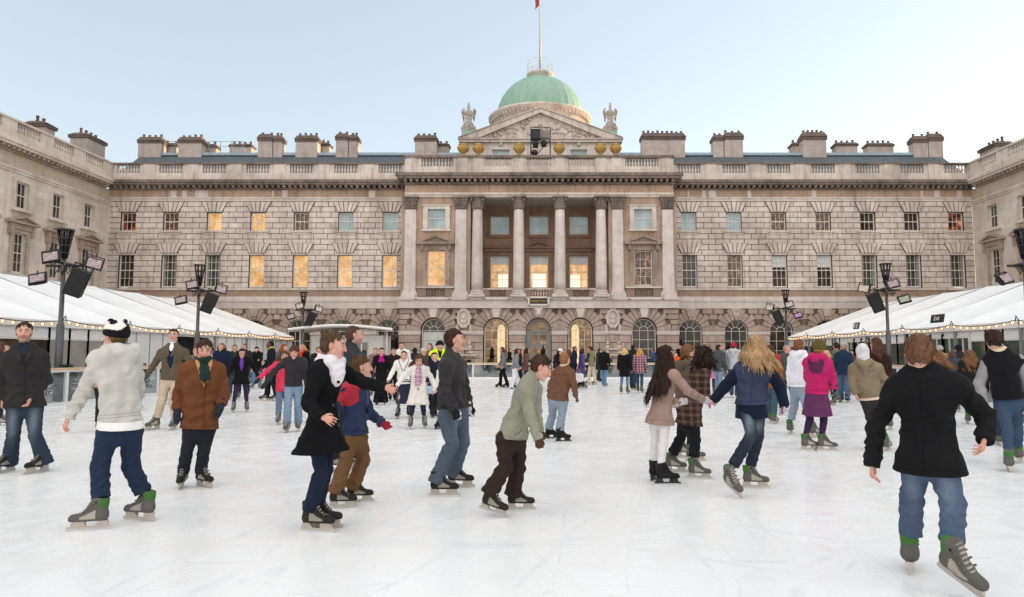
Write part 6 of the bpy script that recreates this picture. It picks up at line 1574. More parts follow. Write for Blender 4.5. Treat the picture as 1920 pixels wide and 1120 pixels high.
# boy in navy and red fleece
person(joints('hm 815 hd 679,688 nk 667,713 sh 651,732 680,732 el 632,764,-2 695,776,4 wr 622,796,2 717,793,-2 hn 620,812,0 733,808,-3 hp 654,822 674,820 kn 648,868 682,862 ft 636,953,98 668,942,95', 95, hyaw=88, hpit=-4, bw=.98),
  'boy in navy fleece with red shoulder panel, brown trousers and red gloves', dict(c='#2c3450', c2='#a92e3b', m='fleece', hem=.04, flare=.02, th=.034, paint='shoulder', wr=.009),
  dict(c='#6a4d33', m='wool', hem=.13, flare=.02, th=.028, wr=.011), hair=dict(c='#5a4029', vol=.012, fringe=.052, side=.01), gloves=dict(c='#9c2236'), lod=0, skate='dark')
person(joints('hd 665,629 nk 658,655 sh 641,672 676,672 el 636,716,-4 682,716,0 wr 648,752,-8 688,752,-4 hp 646,760 664,760 kn 648,815 664,815 ft 628,884,90 652,878,85', 84, hyaw=80, bw=1.05),
  'man in dark grey jacket seen in profile behind the woman in black coat', dict(c='#2f3236', m='nylon', hem=.06, th=.034, collar='high', wr=.009), dict(c='#23252c', m='wool', hem=.15, th=.02), hair=dict(c='#5a4032', vol=.008, beard=True), gloves=dict(c='#1d1d20'), lod=1, skate='dark')
# tall young man in charcoal fleece
person(joints('hm 766 hd 854,638 nk 846,669 sh 836,686 862,684 el 833,730,-4 872,728,4 wr 851,768,-6 880,762,-4 hn 862,799,-2 884,788,-2 hp 838,776 862,774 kn 848,832 869,830 ft 826,931,98 857,914,102', 98, hyaw=90, hpit=-1, bw=1.03, curl=.7),
  'tall young man in charcoal fleece jacket, blue jeans and black gloves, standing in profile', dict(c='#343234', m='fleece', hem=.03, flare=.015, th=.036, collar='high', wr=.008),
  dict(c='#4a5a6c', m='denim', hem=.12, flare=.02, th=.026, fade=.35, wr=.01), hair=dict(c='#43291d', vol=.012, fringe=.068, side=.006), gloves=dict(c='#1c1c1f', c2='#cfcfcf', m='nylon'), lod=0, skate='dark')
# boy in sage fleece, bending forward
person(joints('hm 822 hd 1016,690 nk 995,712 sh 985,733 1004,730 el 994,780,-6 1006,775,2 wr 1009,822,-4 1012,808,0 hn 1012,843,-1 1016,826,0 hp 946,822 972,820 kn 948,878 973,878 ft 918,969,112,-14,6 970,957,92', 95, hyaw=92, hpit=-28, bw=1.0, curl=1.2),
  'boy in sage green fleece and dark brown trousers, bending forward', dict(c='#8b8b7b', m='fleece', hem=.06, flare=.03, th=.036, collar='high', wr=.007, straight=False),
  dict(c='#2f2420', m='wool', hem=.13, flare=.025, th=.03, wr=.012), hair=dict(c='#4a3224', vol=.012, fringe=.05, side=.008), gloves=dict(c='#4c382a'), lod=0, skate='dark')
# boy in brown jacket
person(joints('hm 750 hd 1060,675 nk 1058,690 sh 1041,701 1071,701 el 1032,723,0 1077,722,-3 wr 1030,744,-4 1079,742,-4 hn 1029,755,-2 1084,752,-2 hp 1038,750 1056,750 kn 1036,782 1053,782 ft 1032,823,70 1053,829,72', 32, hyaw=40, hpit=-8, bw=1.1),
  'young boy in brown corduroy jacket and pale jeans, seen from behind', dict(c='#6b4a38', c2='#d9c6a8', m='suede', hem=.08, flare=.03, th=.042, paint='nape'),
  dict(c='#8193a5', m='denim', hem=.17, flare=.02, th=.03, wr=.012), hair=dict(c='#9a693f', vol=.014, nape=-.08), gloves=dict(c='#55504d'), lod=1, skate='black')
# girl in taupe coat
person(joints('hm 795 hd 1250,668 nk 1250,692 sh 1237,706 1264,704 el 1246,742,8 1291,734,-4 wr 1272,757,4 1318,750,6 hn 1285,752,4 1334,757,4 hp 1227,786 1247,786 kn 1230,828 1244,828 ft 1229,901,28 1246,909,78', 62, hyaw=58, hpit=-4, bw=.97),
  'girl with long dark hair in taupe coat, white leggings and black skates', dict(c='#9b8174', m='wool', hem=.13, flare=.07, th=.028, collar='stand', pleats=.008, waist=.93, wr=.005),
  dict(c='#d9d2d4', m='nylon', hem=.2, th=.002, wr=.003), hair=dict(c='#2c1c17', vol=.02, len=.5, blow=(-.1, -.06, 0), wrap=1.5), gloves=dict(c='#c9c3c4'), lod=0, skate='black')
# girl in tweed coat
person(joints('hm 796 hd 1322,671 nk 1313,690 sh 1302,704 1322,702 el 1290,731,-4 1322,734,4 wr 1306,748,-2 1330,752,-4 hn 1318,752,0 1340,756,0 hp 1283,788 1300,790 kn 1277,822 1304,826 ft 1262,885,98 1306,898,95', 72, hyaw=68, hpit=-8, bw=.98),
  'girl in brown checked tweed coat with pink scarf, leaning forward', dict(c='#3b2b28', c2='#7b6257', m='tweed', hem=.15, flare=.06, th=.03, collar='stand', wr=.006),
  dict(c='#1b1c22', m='denim', hem=.24, flare=.02, th=.016, wr=.008), hair=dict(c='#2a1914', vol=.03, len=.16, wrap=1.9, curl=1, nape=-.09), scarf=dict(c='#dba0bd', tail=.42), lod=0)
person(joints('hd 1293,664 nk 1287,683 sh 1273,694 1301,694 el 1268,722,0 1306,722,4 wr 1274,744,-4 1314,742,-4 hp 1277,752 1294,752 kn 1279,792 1298,792 ft 1280,858,75 1300,866,70', 65, hyaw=70, hpit=-4, bw=1.05),
  'boy with curly light brown hair, green hood and grey-brown coat behind the girls', dict(c='#5d4f47', m='wool', hem=.1, flare=.03, th=.034, hood='down', c2='#47623f', paint='nape', collar='none'), dict(c='#1d1d24', m='denim', hem=.2, th=.02), hair=dict(c='#7a5638', vol=.024, curl=1), lod=1)
# blonde woman in navy body warmer
person(joints('hm 758 hd 1416,653 nk 1413,676 sh 1389,693 1437,691 el 1362,722,6 1461,723,2 wr 1341,747,2 1470,757,-6 hn 1330,757,2 1469,777,-3 hp 1397,764 1420,764 kn 1410,815,-10 1421,818,6 ft 1371,930,142,-22,14 1411,916,78', 356, hyaw=352, hpit=-4, bw=1.0),
  'blonde woman in padded navy body warmer and jeans, holding hands with a girl', dict(c='#343a52', m='nylon', hem=.05, flare=.01, th=.036, vest=True, quilt=True, collar='high', sleeve=('#151b2d', None, 'fleece'), tail=.11, sw=1.3, name='body_warmer'),
  dict(c='#222b3b', m='denim', hem=.24, flare=.012, th=.012, fade=.8, fadefront=-1, wr=.008), hair=dict(c='#b8946c', vol=.024, len=.24, wrap=1.3, nape=-.09, spread=1.6, blow=(.06, 0, 0)), gloves=dict(c='#b9a3b4', c2='#8b5a7a'), lod=0)
# child in white hoodie
person(joints('hm 725 hd 1498,649 nk 1499,663 sh 1485,674 1513,673 el 1480,699,0 1516,698,4 wr 1481,722,-4 1514,720,-4 hp 1491,729 1504,729 kn 1489,760 1512,760 ft 1482,814,12 1527,820,38', 20, hyaw=10, bw=1.05),
  'youth with ginger hair in white hoodie and pale jeans, seen from behind', dict(c='#dcdce2', m='fleece', hem=.06, th=.038, hood='down', collar='none'), dict(c='#8496aa', m='denim', hem=.26, th=.03, wr=.011), hair=dict(c='#8a5a3a', vol=.016, nape=-.09), gloves=dict(c='#23252c', only=0), lod=1)
person(joints('hm 738 hd 1537,653 nk 1534,669 sh 1514,680 1551,680 el 1513,708,14 1561,707,0 wr 1522,728,12 1565,729,-4 hn 1524,736,10 1561,743,0 hp 1521,746 1541,746 kn 1519,786 1545,787 ft 1515,845,62 1547,846,82', 8, hyaw=18, bw=1.05),
  'girl in magenta hoodie with a dark cat-head patch, olive hat and purple tights', dict(c='#b5245f', c2='#5a2a4a', m='fleece', hem=.04, th=.036, hood='down', collar='none', paint='cat'), dict(c='#33203f', m='nylon', hem=.24, th=.0, wr=.003), skirt=dict(c='#5f3358', m='suede', len=.26, flare=.06),
  hat=dict(t='beanie', c='#5a4f28', m='knit', low=-.02), hair=dict(c='#b98d5c', vol=.012, nape=-.1), gloves=dict(c='#2a2528', c2='#d9d5d2'), lod=0)
person(joints('hm 703 hd 1567,649 nk 1568,660 sh 1557,669 1583,669 el 1553,685,0 1590,685,0 wr 1556,700,-4 1589,700,-4 hp 1564,704 1579,704 kn 1568,724 1584,724 ft 1573,755,20 1590,748,20', 14, hyaw=330, bw=1.1),
  'man in grey-green hooded jacket and blue jeans near the right marquee, seen from behind', dict(c='#6d6759', m='nylon', hem=.12, flare=.02, th=.036, hood='down', collar='none'), dict(c='#4a6c8b', m='denim', hem=.12, th=.03), hair=dict(c='#33251f', vol=.01), lod=1)
person(joints('hm 744 hd 1617,662 nk 1619,679 sh 1600,691 1646,690 el 1597,718,0 1660,714,0 wr 1604,738,-6 1660,742,-4 hp 1624,748 1644,748 kn 1631,784 1650,796 ft 1642,842,340 1662,846,20', 354, hyaw=350, bw=1.12),
  'person in khaki jacket with a white hood up, seen from behind', dict(c='#85775f', m='nylon', hem=.05, flare=.01, th=.04, hood='down', collar='none', tail=(.03, '#d9c3b0')), dict(c='#35322f', m='denim', hem=.17, th=.02), hat=dict(t='hood', c='#d6d3d4', m='fleece'), hair=None, lod=0, skate='grey')
person(joints('hm 741 hd 1641,645 nk 1646,663 sh 1634,675 1663,673 el 1630,704,0 1668,702,0 wr 1632,726,-4 1668,726,0 hp 1644,728 1660,728 kn 1647,762 1664,762 ft 1650,806,10 1669,806,10', 8, hyaw=310, bw=1.05),
  'woman with long auburn hair and a pink scarf in dark brown coat, seen from behind', dict(c='#33221f', m='wool', hem=.14, flare=.02, th=.034), dict(c='#243a35', m='denim', hem=.24, th=.014), hair=dict(c='#5b3a2c', vol=.016, len=.28, wrap=1.0), scarf=dict(c='#c0317a'), lod=1)
# man in black coat, right foreground
person(joints('hm 884 hd 1724,664 nk 1731,699 sh 1683,726 1791,722 el 1643,797,6 1849,779,4 wr 1636,866,-4 1847,820,-10 hn 1636,902,-2 1841,842,-4 hp 1719,853 1764,855 kn 1708,936 1787,950 ft 1708,1070,2 1793,1112,126,-22,18', 6, hyaw=357, hpit=-14, bw=1.0, k=1.03, curl=.6),
  'man in black belted coat and blue jeans skating away in the right foreground', dict(c='#161618', m='wool', hem=.13, flare=.06, th=.032, collar='stand', belt='#1a1a1d', waist=.91, wr=.007, slv=.02, cuff=1.25),
  dict(c='#435a7c', m='denim', hem=.235, flare=.012, th=.022, fade=.55, fadefront=-1, wr=.012), hair=dict(c='#74513a', vol=.013, nape=-.068, mess=.9), lod=0)
person(joints('hm 747 hd 1862,638 nk 1872,659 sh 1852,676 1910,675 el 1836,720,4 1925,722,4 wr 1846,752,-6 1924,758,-6 hp 1880,756 1906,756 kn 1888,806 1908,806 ft 1892,884,352 1912,868,10', 352, hyaw=338, bw=1.08),
  'man in black fleece waistcoat with cream collar and grey sleeves, at the right edge', dict(c='#17171a', m='fleece', hem=.03, th=.034, vest=True, collar='stand', sleeve=('#8f8b8c', None, 'knit'), c2='#d8c9a8', paint='nape', sw=1.2, name='waistcoat'),
  dict(c='#2f4a6c', m='denim', hem=.24, th=.012, fade=.3, wr=.009), hair=dict(c='#3a2820', vol=.022, curl=1), lod=0)
# ------------------------------------------------------------------ the rest of the skaters, from the middle of the ice to the far rail
def jk(c, hem=.08, **k): return dict(dict(c=c, hem=hem, th=.03, flare=.015, m='wool'), **k)
def lg(c, **k): return dict(dict(c=c, hem=.18, th=.02, m='denim'), **k)
def hr_(c, **k): return dict(dict(c=c, vol=.012), **k)
def lng(c, ln=.25, **k): return dict(dict(c=c, vol=.016, len=ln, wrap=1.4, nape=-.09), **k)
def crowd(label, x, yb, top, yaw, tp, lgs, hair=None, lod=None, Y=None, z=0., **k):
    pk = {n: k.pop(n) for n in list(k) if n in ('stride', 'side', 'lean', 'arms', 'swing', 'bend', 'hyaw', 'hpit', 'knee', 'bw', 'q', 'fyaw', 'curl')}
    s = FOC/Y if Y else (yb-664)/1.45
    H = max(1.2, min(1.9, CAMH + (664-top)/s - .09 - z))
    if lod is None: lod = 1 if s > 88 else 2 if s > 48 else 3
    J = stance(x, yb, H, yaw, Y=Y, **pk)
    o = person(J, label, tp, lgs, hair=hair, lod=lod, **k); o.location.z += z
    return o
BLK, JEAN, PALEJ, NAVY, CHAR = '#141416', '#3d5a7a', '#7f95ab', '#1f2940', '#333236'
# left of centre
crowd('person in dark purple top cut off by the left edge of the photo', -9, 800, 634, 100, jk('#3a1f33'), lg('#2a2a30'), lng('#5a3c2a', .2), hpit=-2)
crowd('balding man in black jacket half hidden behind the boy in grey hoodie', 190, 809, 628, 150, jk(BLK), lg('#23242a'), dict(c='#5a4a40', vol=.002, fringe=.11, side=-.04), hyaw=160, skate='dark')
crowd('child with ginger hair almost hidden behind the boy in grey hoodie', 246, 770, 650, 100, jk('#8d8a84'), lg(JEAN), hr_('#9a6238'), hyaw=110)
crowd('person in navy jumper behind the man in olive jacket, one arm reaching left', 316, 757, 640, 178, jk('#1f3050'), lg('#5d7186'), hr_('#4a3426'), arms=(48, 20), skate='dark')
crowd('grey haired person in grey-green jacket just behind the woman in sheepskin coat', 365, 778, 644, 190, jk('#6b6a5f', .1), lg('#3a3a40'), hr_('#7a6a5c', vol=.016))
crowd('woman in navy coat standing by the marquee, left of the woman with purple top', 413, 752, 638, 200, jk('#1c2438', .2, th=.04), lg('#20222a'), lng('#8a5a38', .1), scarf=dict(c='#1f1d2a'), hyaw=210)
crowd('woman in loose black coat and purple top with glasses, gliding with knees apart', 450, 773, 648, 180, jk(BLK, .16, flare=.09, open=2, gap=.06, pleats=.01, hood='down', collar='none'), lg('#33254a', m='nylon', hem=.24, th=.004), lng('#2a1d1c', .2), inner=dict(c='#6a3f9a', m='knit'), side=.17, stride=.05, arms=(22, 34), hpit=-14)
crowd('short haired man in green jacket behind the woman in loose black coat', 437, 749, 641, 185, jk('#2c3730', .1), lg('#3a4a5a'), hr_('#6b4a32'))
crowd('man with light brown hair behind and right of the woman in loose black coat', 455, 745, 639, 200, jk('#2a2a2e', .12), lg('#2b2c33'), hr_('#7a5236'), skate='dark')
crowd('man in black coat and blue jeans looking down at his hands beside the marquee', 480, 729, 646, 205, jk(BLK, .2, th=.04), lg('#4d7ba3', hem=.1), hr_('#1f1a18'), hyaw=215, hpit=-30, swing=(35, 30), bend=(70, 60), bw=1.15)
crowd('man with dark skin in black jacket with yellow collar, facing left', 507, 752, 633, 262, jk('#1b1d24', .1, c2='#d6d84a', paint='nape'), lg('#1b1c20', m='wool', th=.034, flare=.02), hr_('#14110f', vol=.004), skin='dark', hyaw=268, skate='dark')
crowd('red haired woman in long grey coat with bright red scarf', 529, 752, 640, 168, jk('#5b5755', .3, flare=.05), lg('#17171b', m='wool', th=.03, flare=.02), lng('#8a4a2c', .16), scarf=dict(c='#d8391f', tail=.2), skate='dark', hyaw=120)
crowd('girl in bright pink jacket behind the boy in charcoal fleece, arm reaching left', 530, 795, 652, 182, jk('#d33a58', .14), lg('#5b7690'), lng('#6b4630', .16), arms=(52, 8), gloves=dict(c='#22222a', mitt=True))
crowd('boy with tousled brown hair in charcoal fleece and pale jeans, arm out to the left', 548, 810, 641, 186, jk('#322f33', .02, m='fleece', th=.034, collar='high'), lg('#6b8cab', hem=.14, flare=.015, th=.028, fade=.4, wr=.01), hr_('#5a3a26', vol=.022, fringe=.02, side=.03), arms=(44, 12), swing=(6, -4), bend=(14, 20), gloves=dict(c='#2b2b31', mitt=True), hpit=-12, stride=.08, lod=1)
crowd('blonde woman in black coat with bright red scarf', 566, 747, 641, 215, jk(BLK, .2), lg('#1c1d22'), lng('#c9975a', .12), scarf=dict(c='#dd3a20', tail=.15), skate='dark')
crowd('child with pale pink scarf and brown hair, left of the woman in flared black coat', 594, 742, 646, 160, jk('#23232b', .14), lg('#2b2c36'), hr_('#6f4a34', vol=.018), scarf=dict(c='#e8b7c0'))
# centre left
crowd('woman in black coat and wide trousers with a magenta shawl', 714, 759, 647, 184, jk(BLK, .32, flare=.04), lg('#121214', m='wool', hem=.06, flare=.06, th=.03), hr_('#2a1a18', vol=.014), scarf=dict(c='#b3177f', tail=.22, sp=.1), stride=.02, side=.11, arms=(14, 14), skate='black')
crowd('child with light brown hair looking over the shoulder of the woman with magenta shawl', 703, 742, 648, 190, jk('#8a6a66', .1), lg('#3a3a44'), hr_('#8a6446', vol=.016))
crowd('woman in white cricket jumper with navy trim, navy skirt and grey boots', 756, 784, 652, 186, jk('#e3dfd8', .05, c2='#1f2640', m='knit', paint='stripes', collar='none'), lg('#46484c', m='nylon', hem=.3, th=-.004), hr_('#231815', vol=.01, tail=True), skirt=dict(c='#262c40', len=.5, flare=.03), arms=(26, 14), stride=.2, side=.12, hpit=-6, skate='dark')
crowd('man with brown hair in white jacket behind the woman in cricket jumper', 752, 750, 636, 186, jk('#e6e4e0', .1), lg('#3a3d46'), hr_('#6b4428', vol=.014))
crowd('woman in dark jacket with purple gloves, behind and left of the cricket jumper', 736, 752, 648, 170, jk('#2a1a20', .16), lg('#2a2026'), hr_('#5a3a2a', vol=.014), gloves=dict(c='#7a2a66'), skate='black')
crowd('person in dark coat with dark bun seen from behind by the kiosk', 777, 738, 648, 350, jk('#2c2530', .2), lg('#222228'), hr_('#1c1416', vol=.014, bun=True), skate='black')
crowd('woman in open white coat with mauve scarf and dark jeans, hair blowing, arms out', 783, 804, 660, 178, jk('#ded8d2', .3, open=2, gap=.08, flare=.1, belt=None, collar='lapel', pleats=.008), lg('#1d2a44', hem=.26, th=.01), lng('#5a3a28', .2, spread=1.7), inner=dict(c='#1d1a22', m='knit'), scarf=dict(c='#a4748c', c2='#d0b4c4', tail=.5, m='tweed'), side=.17, stride=.04, arms=(44, 30), bend=(12, 25), hpit=-16, lod=1)
crowd('steward in black beanie and yellow reflective vest over black coat', 823, 775, 633, 176, jk('#d7ee28', .14, c2='#c9cfc2', m='nylon', vest=True, sleeve=('#19191d', None, 'wool'), paint='hivis', open=.5, name='reflective_vest', th=.05), lg('#1b1b1f', m='wool'), None, hat=dict(t='beanie', c='#17171a', low=.02), inner=dict(c='#19191d'), bw=1.12, skate='dark', hyaw=170)
crowd('person in pale grey flat cap behind the woman in open white coat', 791, 752, 648, 150, jk('#4a4440', .14), lg('#2b2b31'), hr_('#8a7a6c', vol=.006), hat=dict(t='cap', c='#b9b3aa'))
crowd('woman with brown ponytail looking left beside the steward', 806, 748, 638, 220, jk('#7a5c50', .14), lg('#2c2f3a'), hr_('#6a452e', vol=.01, tail=True), skate='dark')
crowd('skater in white trousers almost hidden behind the tall young man', 836, 803, 668, 200, jk('#d5d2d0', .1), lg('#d9d6d6', m='wool', th=.03), hr_('#6a4a34'), skate='black', stride=.25)
crowd('skater in dark trousers behind the woman in open white coat, leaning away', 812, 782, 655, 160, jk('#1f2230', .1), lg('#1b1c24', m='wool', th=.028), hr_('#3a2a22'), skate='black', stride=.2)
# far rail
DZ = .3
crowd('bald man in black coat standing behind the far barrier', 922, 700, 643, 100, jk(BLK, .14), lg('#22242c'), dict(c='#8a7868', crop=True), Y=42.2, z=DZ, hyaw=90)
crowd('woman in grey cardigan and black trousers gliding left along the far barrier', 943, 727, 647, 265, jk('#6e7072', .1), lg('#131316', m='wool', hem=.06, th=.02, flare=.02), lng('#5a3426', .22), stride=.14, skate='black', lean=2)
crowd('dark figure in black behind the far barrier, right of the woman in grey cardigan', 955, 700, 652, 120, jk('#121215', .14), lg('#1b1c22'), hr_('#1b1413', vol=.016), Y=42.3, z=DZ)
crowd('girl in grey hoodie and white trousers with long brown hair by the far barrier', 967, 730, 650, 80, jk('#7c8288', .06, m='fleece'), lg('#d5d8dc', m='nylon', hem=.06, th=.02, flare=.02), lng('#3a241e', .2), skate='black')
crowd('woman in brown coat with long dark hair, right of the girl in white trousers', 986, 729, 649, 75, jk('#6a5048', .16), lg('#2c2a30'), lng('#2a1c1a', .2), skate='black')
crowd('woman with brown hair partly hidden behind the woman in brown coat', 974, 724, 651, 90, jk('#2b2024', .14), lg('#25252b'), lng('#6b4028', .14), skate='black')
crowd('man in black jacket standing behind the far barrier before the grey door', 1018, 700, 645, 70, jk('#17181c', .14), lg('#22242c'), hr_('#33251e'), Y=42.6, z=DZ, bw=1.2)
crowd('person with pale hair low behind the barrier before the grey door', 1010, 700, 656, 20, jk('#5a544c', .1), lg('#2b2b31'), hr_('#b99a6a'), Y=41.9, z=DZ)
crowd('woman with white headband and black coat behind the boy in brown jacket', 1050, 735, 650, 170, jk('#1b1b20', .18), lg('#23252d'), lng('#3a2a24', .1), hat=dict(t='cap', c='#dcd8d6'), skate='dark', hyaw=130)
crowd('person with auburn hair and dark coat just behind the boy in brown jacket', 1066, 731, 652, 60, jk('#1d2026', .2), lg('#2c3442'), lng('#5f3526', .12), skate='dark')
crowd('man in navy jacket and dark jeans, left of the purple coat', 1076, 729, 645, 75, jk('#1b2436', .12), lg('#24324a'), hr_('#6b4a34'), skate='dark', bw=1.1)
crowd('person in long purple coat by the far barrier', 1091, 729, 650, 70, jk('#5b4a86', .45, flare=.04), lg('#1d2436'), lng('#2a2024', .12), skate='dark')
crowd('man in brown flat cap, beige waistcoat with green sleeves and cream trousers', 1109, 722, 646, 300, jk('#8a7d62', .12, vest=True, sleeve=('#1d3a2c', None, 'fleece'), name='waistcoat', hood='down'), lg('#cfc0a6', m='wool', hem=.08), hr_('#4a3428'), hat=dict(t='cap', c='#4a2c24'), skate='dark', arms=(24, 10), bend=(45, 20))
crowd('person with grey hair in black coat and bright blue jeans facing the far barrier', 1133, 725, 648, 25, jk('#15161a', .2, flare=.05), lg('#4a86b4', hem=.06), hr_('#8c8580', vol=.018))
crowd('dark skater seen beyond the black coat and bright blue jeans', 1123, 716, 650, 60, jk('#25272b', .3), lg('#2a2c30'), hr_('#3a302b'), skate='black')
crowd('blonde woman in black jacket, blue jeans and tall grey skates', 1171, 739, 649, 15, jk('#121215', .26, flare=.03, th=.036), lg('#557fa8', hem=.3, th=.004), lng('#d0ac72', .14), scarf=dict(c='#dcd6cf'), side=.13, stride=.0)
crowd('dark haired man in black jacket between the blonde woman and the plaid shirt', 1187, 732, 642, 20, jk('#1d1f26', .12), lg('#27384f'), hr_('#241a18'), skate='dark', bw=1.05)
crowd('woman with long strawberry blonde hair in red plaid shirt and jeans', 1200, 737, 649, 12, jk('#6f2440', .16, m='plaid', c2='#cdb6bd'), lg('#27486a', hem=.2, th=.008), lng('#c98f52', .34))
crowd('boy with dark hair in blue jacket behind the far barrier at the right', 1227, 700, 652, 300, jk('#3a587e', .1), lg('#25303f'), hr_('#3a241c'), Y=42.0, z=DZ)
crowd('person with pale grey hair far behind the girl with long dark hair', 1241, 706, 652, 200, jk('#5a5450', .1), lg('#2b2b31'), hr_('#b5a898'), Y=42.4, z=DZ)
# right of centre
crowd('bald man in black coat behind the far barrier near the orange vest', 1276, 706, 645, 190, jk(BLK, .14), lg('#22242c'), dict(c='#8a7868', crop=True), Y=42.3, z=DZ)
crowd('person in orange reflective vest by the far barrier', 1268, 724, 658, 180, jk('#e2551c', .1, vest=True, sleeve=('#1d1d22', None, 'wool'), name='reflective_vest'), lg('#23242a'), hr_('#2b2220'), skate='dark')
crowd('small far child with brown hair behind the tweed coat', 1319, 716, 650, 200, jk('#4a3a36', .1), lg('#2c2e36'), hr_('#5a3a2a'), skate='dark')
crowd('man in dark grey jacket and light jeans seen from behind, left of the pink hat', 1348, 746, 641, 30, jk('#45494a', .08), lg('#6d8ba5', hem=.1, th=.03), hr_('#33221b'), hyaw=60, bw=1.1)
crowd('person in pale grey hooded top, jeans and crimson knitted hat', 1377, 746, 637, 8, jk('#b3b2b6', .04, m='fleece', hood='down', collar='none'), lg('#3a5878', hem=.1), hr_('#5a3a2a', vol=.004), hat=dict(t='beanie', c='#a62848', low=.0), bw=1.1, skate='dark')
crowd('child in bright pink coat half hidden behind the tweed coat', 1340, 738, 668, 30, jk('#d97aa6', .16), lg('#3a3a48'), hr_('#3a2a24'), lod=2)
crowd('man in red jacket with green collar behind the blonde woman', 1445, 776, 640, 15, jk('#b3202c', .06, m='nylon', c2='#3a7a3c', paint='nape', bw=1.1), lg('#1d2433'), hr_('#4a3426', vol=.014), hyaw=300, skate='dark')
crowd('boy in tan brown jacket and teal jeans half hidden by the blonde woman', 1449, 794, 654, 20, jk('#8a5a34', .06, m='suede'), lg('#2f5568', hem=.2, th=.03, flare=.01), hr_('#a5794a', vol=.014), stride=.16)
crowd('bald man in grey coat behind the ginger youth in white hoodie', 1479, 770, 640, 200, jk('#55514e', .14), lg('#2d2f36'), dict(c='#a08070', crop=True), hyaw=110, skin='pink')
crowd('dark haired woman in black, low beyond the man in red jacket', 1466, 742, 657, 30, jk('#17151a', .14), lg('#1d1e24'), lng('#1b1214', .14), skate='black')
crowd('man with cropped hair in dark blue jacket beside the grey-green jacket', 1584, 755, 640, 12, jk('#1e3046', .12), lg('#3d6288', hem=.1), dict(c='#6a5244', crop=True), hyaw=330, bw=1.1, skate='dark')
crowd('dark haired child before the marquee door, right of the dark blue jacket', 1600, 742, 652, 200, jk('#5a3a30', .1), lg('#2a2b33'), hr_('#1d1513', vol=.016), skate='dark')
crowd('woman with blonde hair between the olive hat and the grey-green jacket', 1554, 760, 652, 320, jk('#40362f', .1), lg('#2d3038'), lng('#c9a070', .14), hyaw=280)
crowd('woman with blowing light brown hair and brown coat beside the man in black coat', 1764, 800, 652, 6, jk('#4d3526', .34, flare=.1, m='suede'), lg('#2b2c3a'), lng('#7a5236', .28, blow=(.14, 0, 0), spread=1.8), hyaw=20, lod=1)
crowd('person in light grey cap and tan coat by the Exit doors', 1766, 756, 643, 10, jk('#8f7654', .16), lg('#33343c'), hr_('#7a6a5c', vol=.005), hat=dict(t='beanie', c='#a9a9a8', low=.01))
crowd('man in black knitted hat and dark jacket by the Exit doors', 1803, 758, 642, 340, jk('#2a2a30', .12), lg('#2a2c36'), hr_('#2a2220', vol=.004), hat=dict(t='beanie', c='#19191c', low=.01), bw=1.1)
crowd('woman with long wavy brown hair in dark green coat and purple tights', 1825, 796, 650, 356, jk('#1b2220', .24, flare=.04), lg('#3a2a4c', m='nylon', hem=.24, th=.004), lng('#7d5334', .34, spread=1.3))
crowd('dark curly haired person just behind the man in black waistcoat', 1889, 838, 634, 350, jk('#23262e', .1), lg('#25364e', hem=.16, th=.024), dict(c='#241a17', vol=.02, curl=1), lod=1)
crowd('person in blue jeans behind the man in black coat, seen at knee height', 1790, 772, 652, 5, jk('#3a4048', .1), lg('#4a6c90'), hr_('#5a4232'))
# ------------------------------------------------------------------ stone figures beside the pediment
def statue(px, label, flip):
    v = Vox((-.75, -.5, 0), (.75, .5, 2.5), .035)
    v.cone((0, 0, .1), (0, 0, .55), .42, .36, .05).cone((0, 0, .5), (.0, 0, 1.1), .3, .24, .1, lat=(1, 0, 0), fl=.8).cone((0, 0, 1.1), (.02*flip, -.02, 1.62), .22, .26, .1, lat=(1, 0, 0), fl=.7)
    v.cone((0, 0, 1.7), (0, -.02, 1.95), .1, .09, .06).ball((0, -.03, 2.02), (.13, .15, .17), .03).cone((0, .02, 2.1), (0, .0, 2.3), .13, .1, .05)
    for s in (-1, 1):
        v.cone((s*.28, 0, 1.62), (s*.42, -.08, 1.25), .1, .08, .06).cone((s*.42, -.08, 1.25), (s*.22, -.25, 1.05), .08, .06, .05)
        v.cone((s*.42, .16, .95), (s*.5, .18, 1.75), .07, .14, .05, lat=(1, 0, 0), fl=.6).cone((s*.5, .18, 1.75), (s*.4, .18, 2.0), .14, .05, .05)
        v.cone((s*.4, -.1, .12), (s*.3, -.2, .6), .16, .12, .06).ball((s*.45, 0, .3), (.2, .2, .22), .06)
        v.cone((s*.12, -.2, 1.0), (s*.16, -.28, .45), .12, .13, .06)
    v.wave((0, 0, .9), 1.0, .03, (.3, 0, 1), 16, 1).wave((0, -.2, .5), .6, .03, (1, 0, .2), 22, 2)
    me = v.mesh('statue', stone('statue_stone', '#c2b6ad', '#94877d', '#4e453f', .6, 2))
    X = FX(px, YA+1.3, 230); z0 = FZ(263, YA+1.3); z1 = FZ(248, YA+1.3); 
    o = link('statue', me, None, (X, YA+1.3, z1)); tag(o, label, 'statue', 'statues beside the pediment')
    s = (FZ(194, YA+1.3)-z1)/2.35; o.scale = (s*.95, s*.95, s)
    MB().box(-.52, .52, -.45, .45, (z0-z1-.6)/s, 0).build('plinth', COPPER, o)
statue(878.5, 'weathered stone figure on a green plinth at the left end of the pediment', 1)
statue(1144.5, 'weathered stone figure on a green plinth at the right end of the pediment', -1)

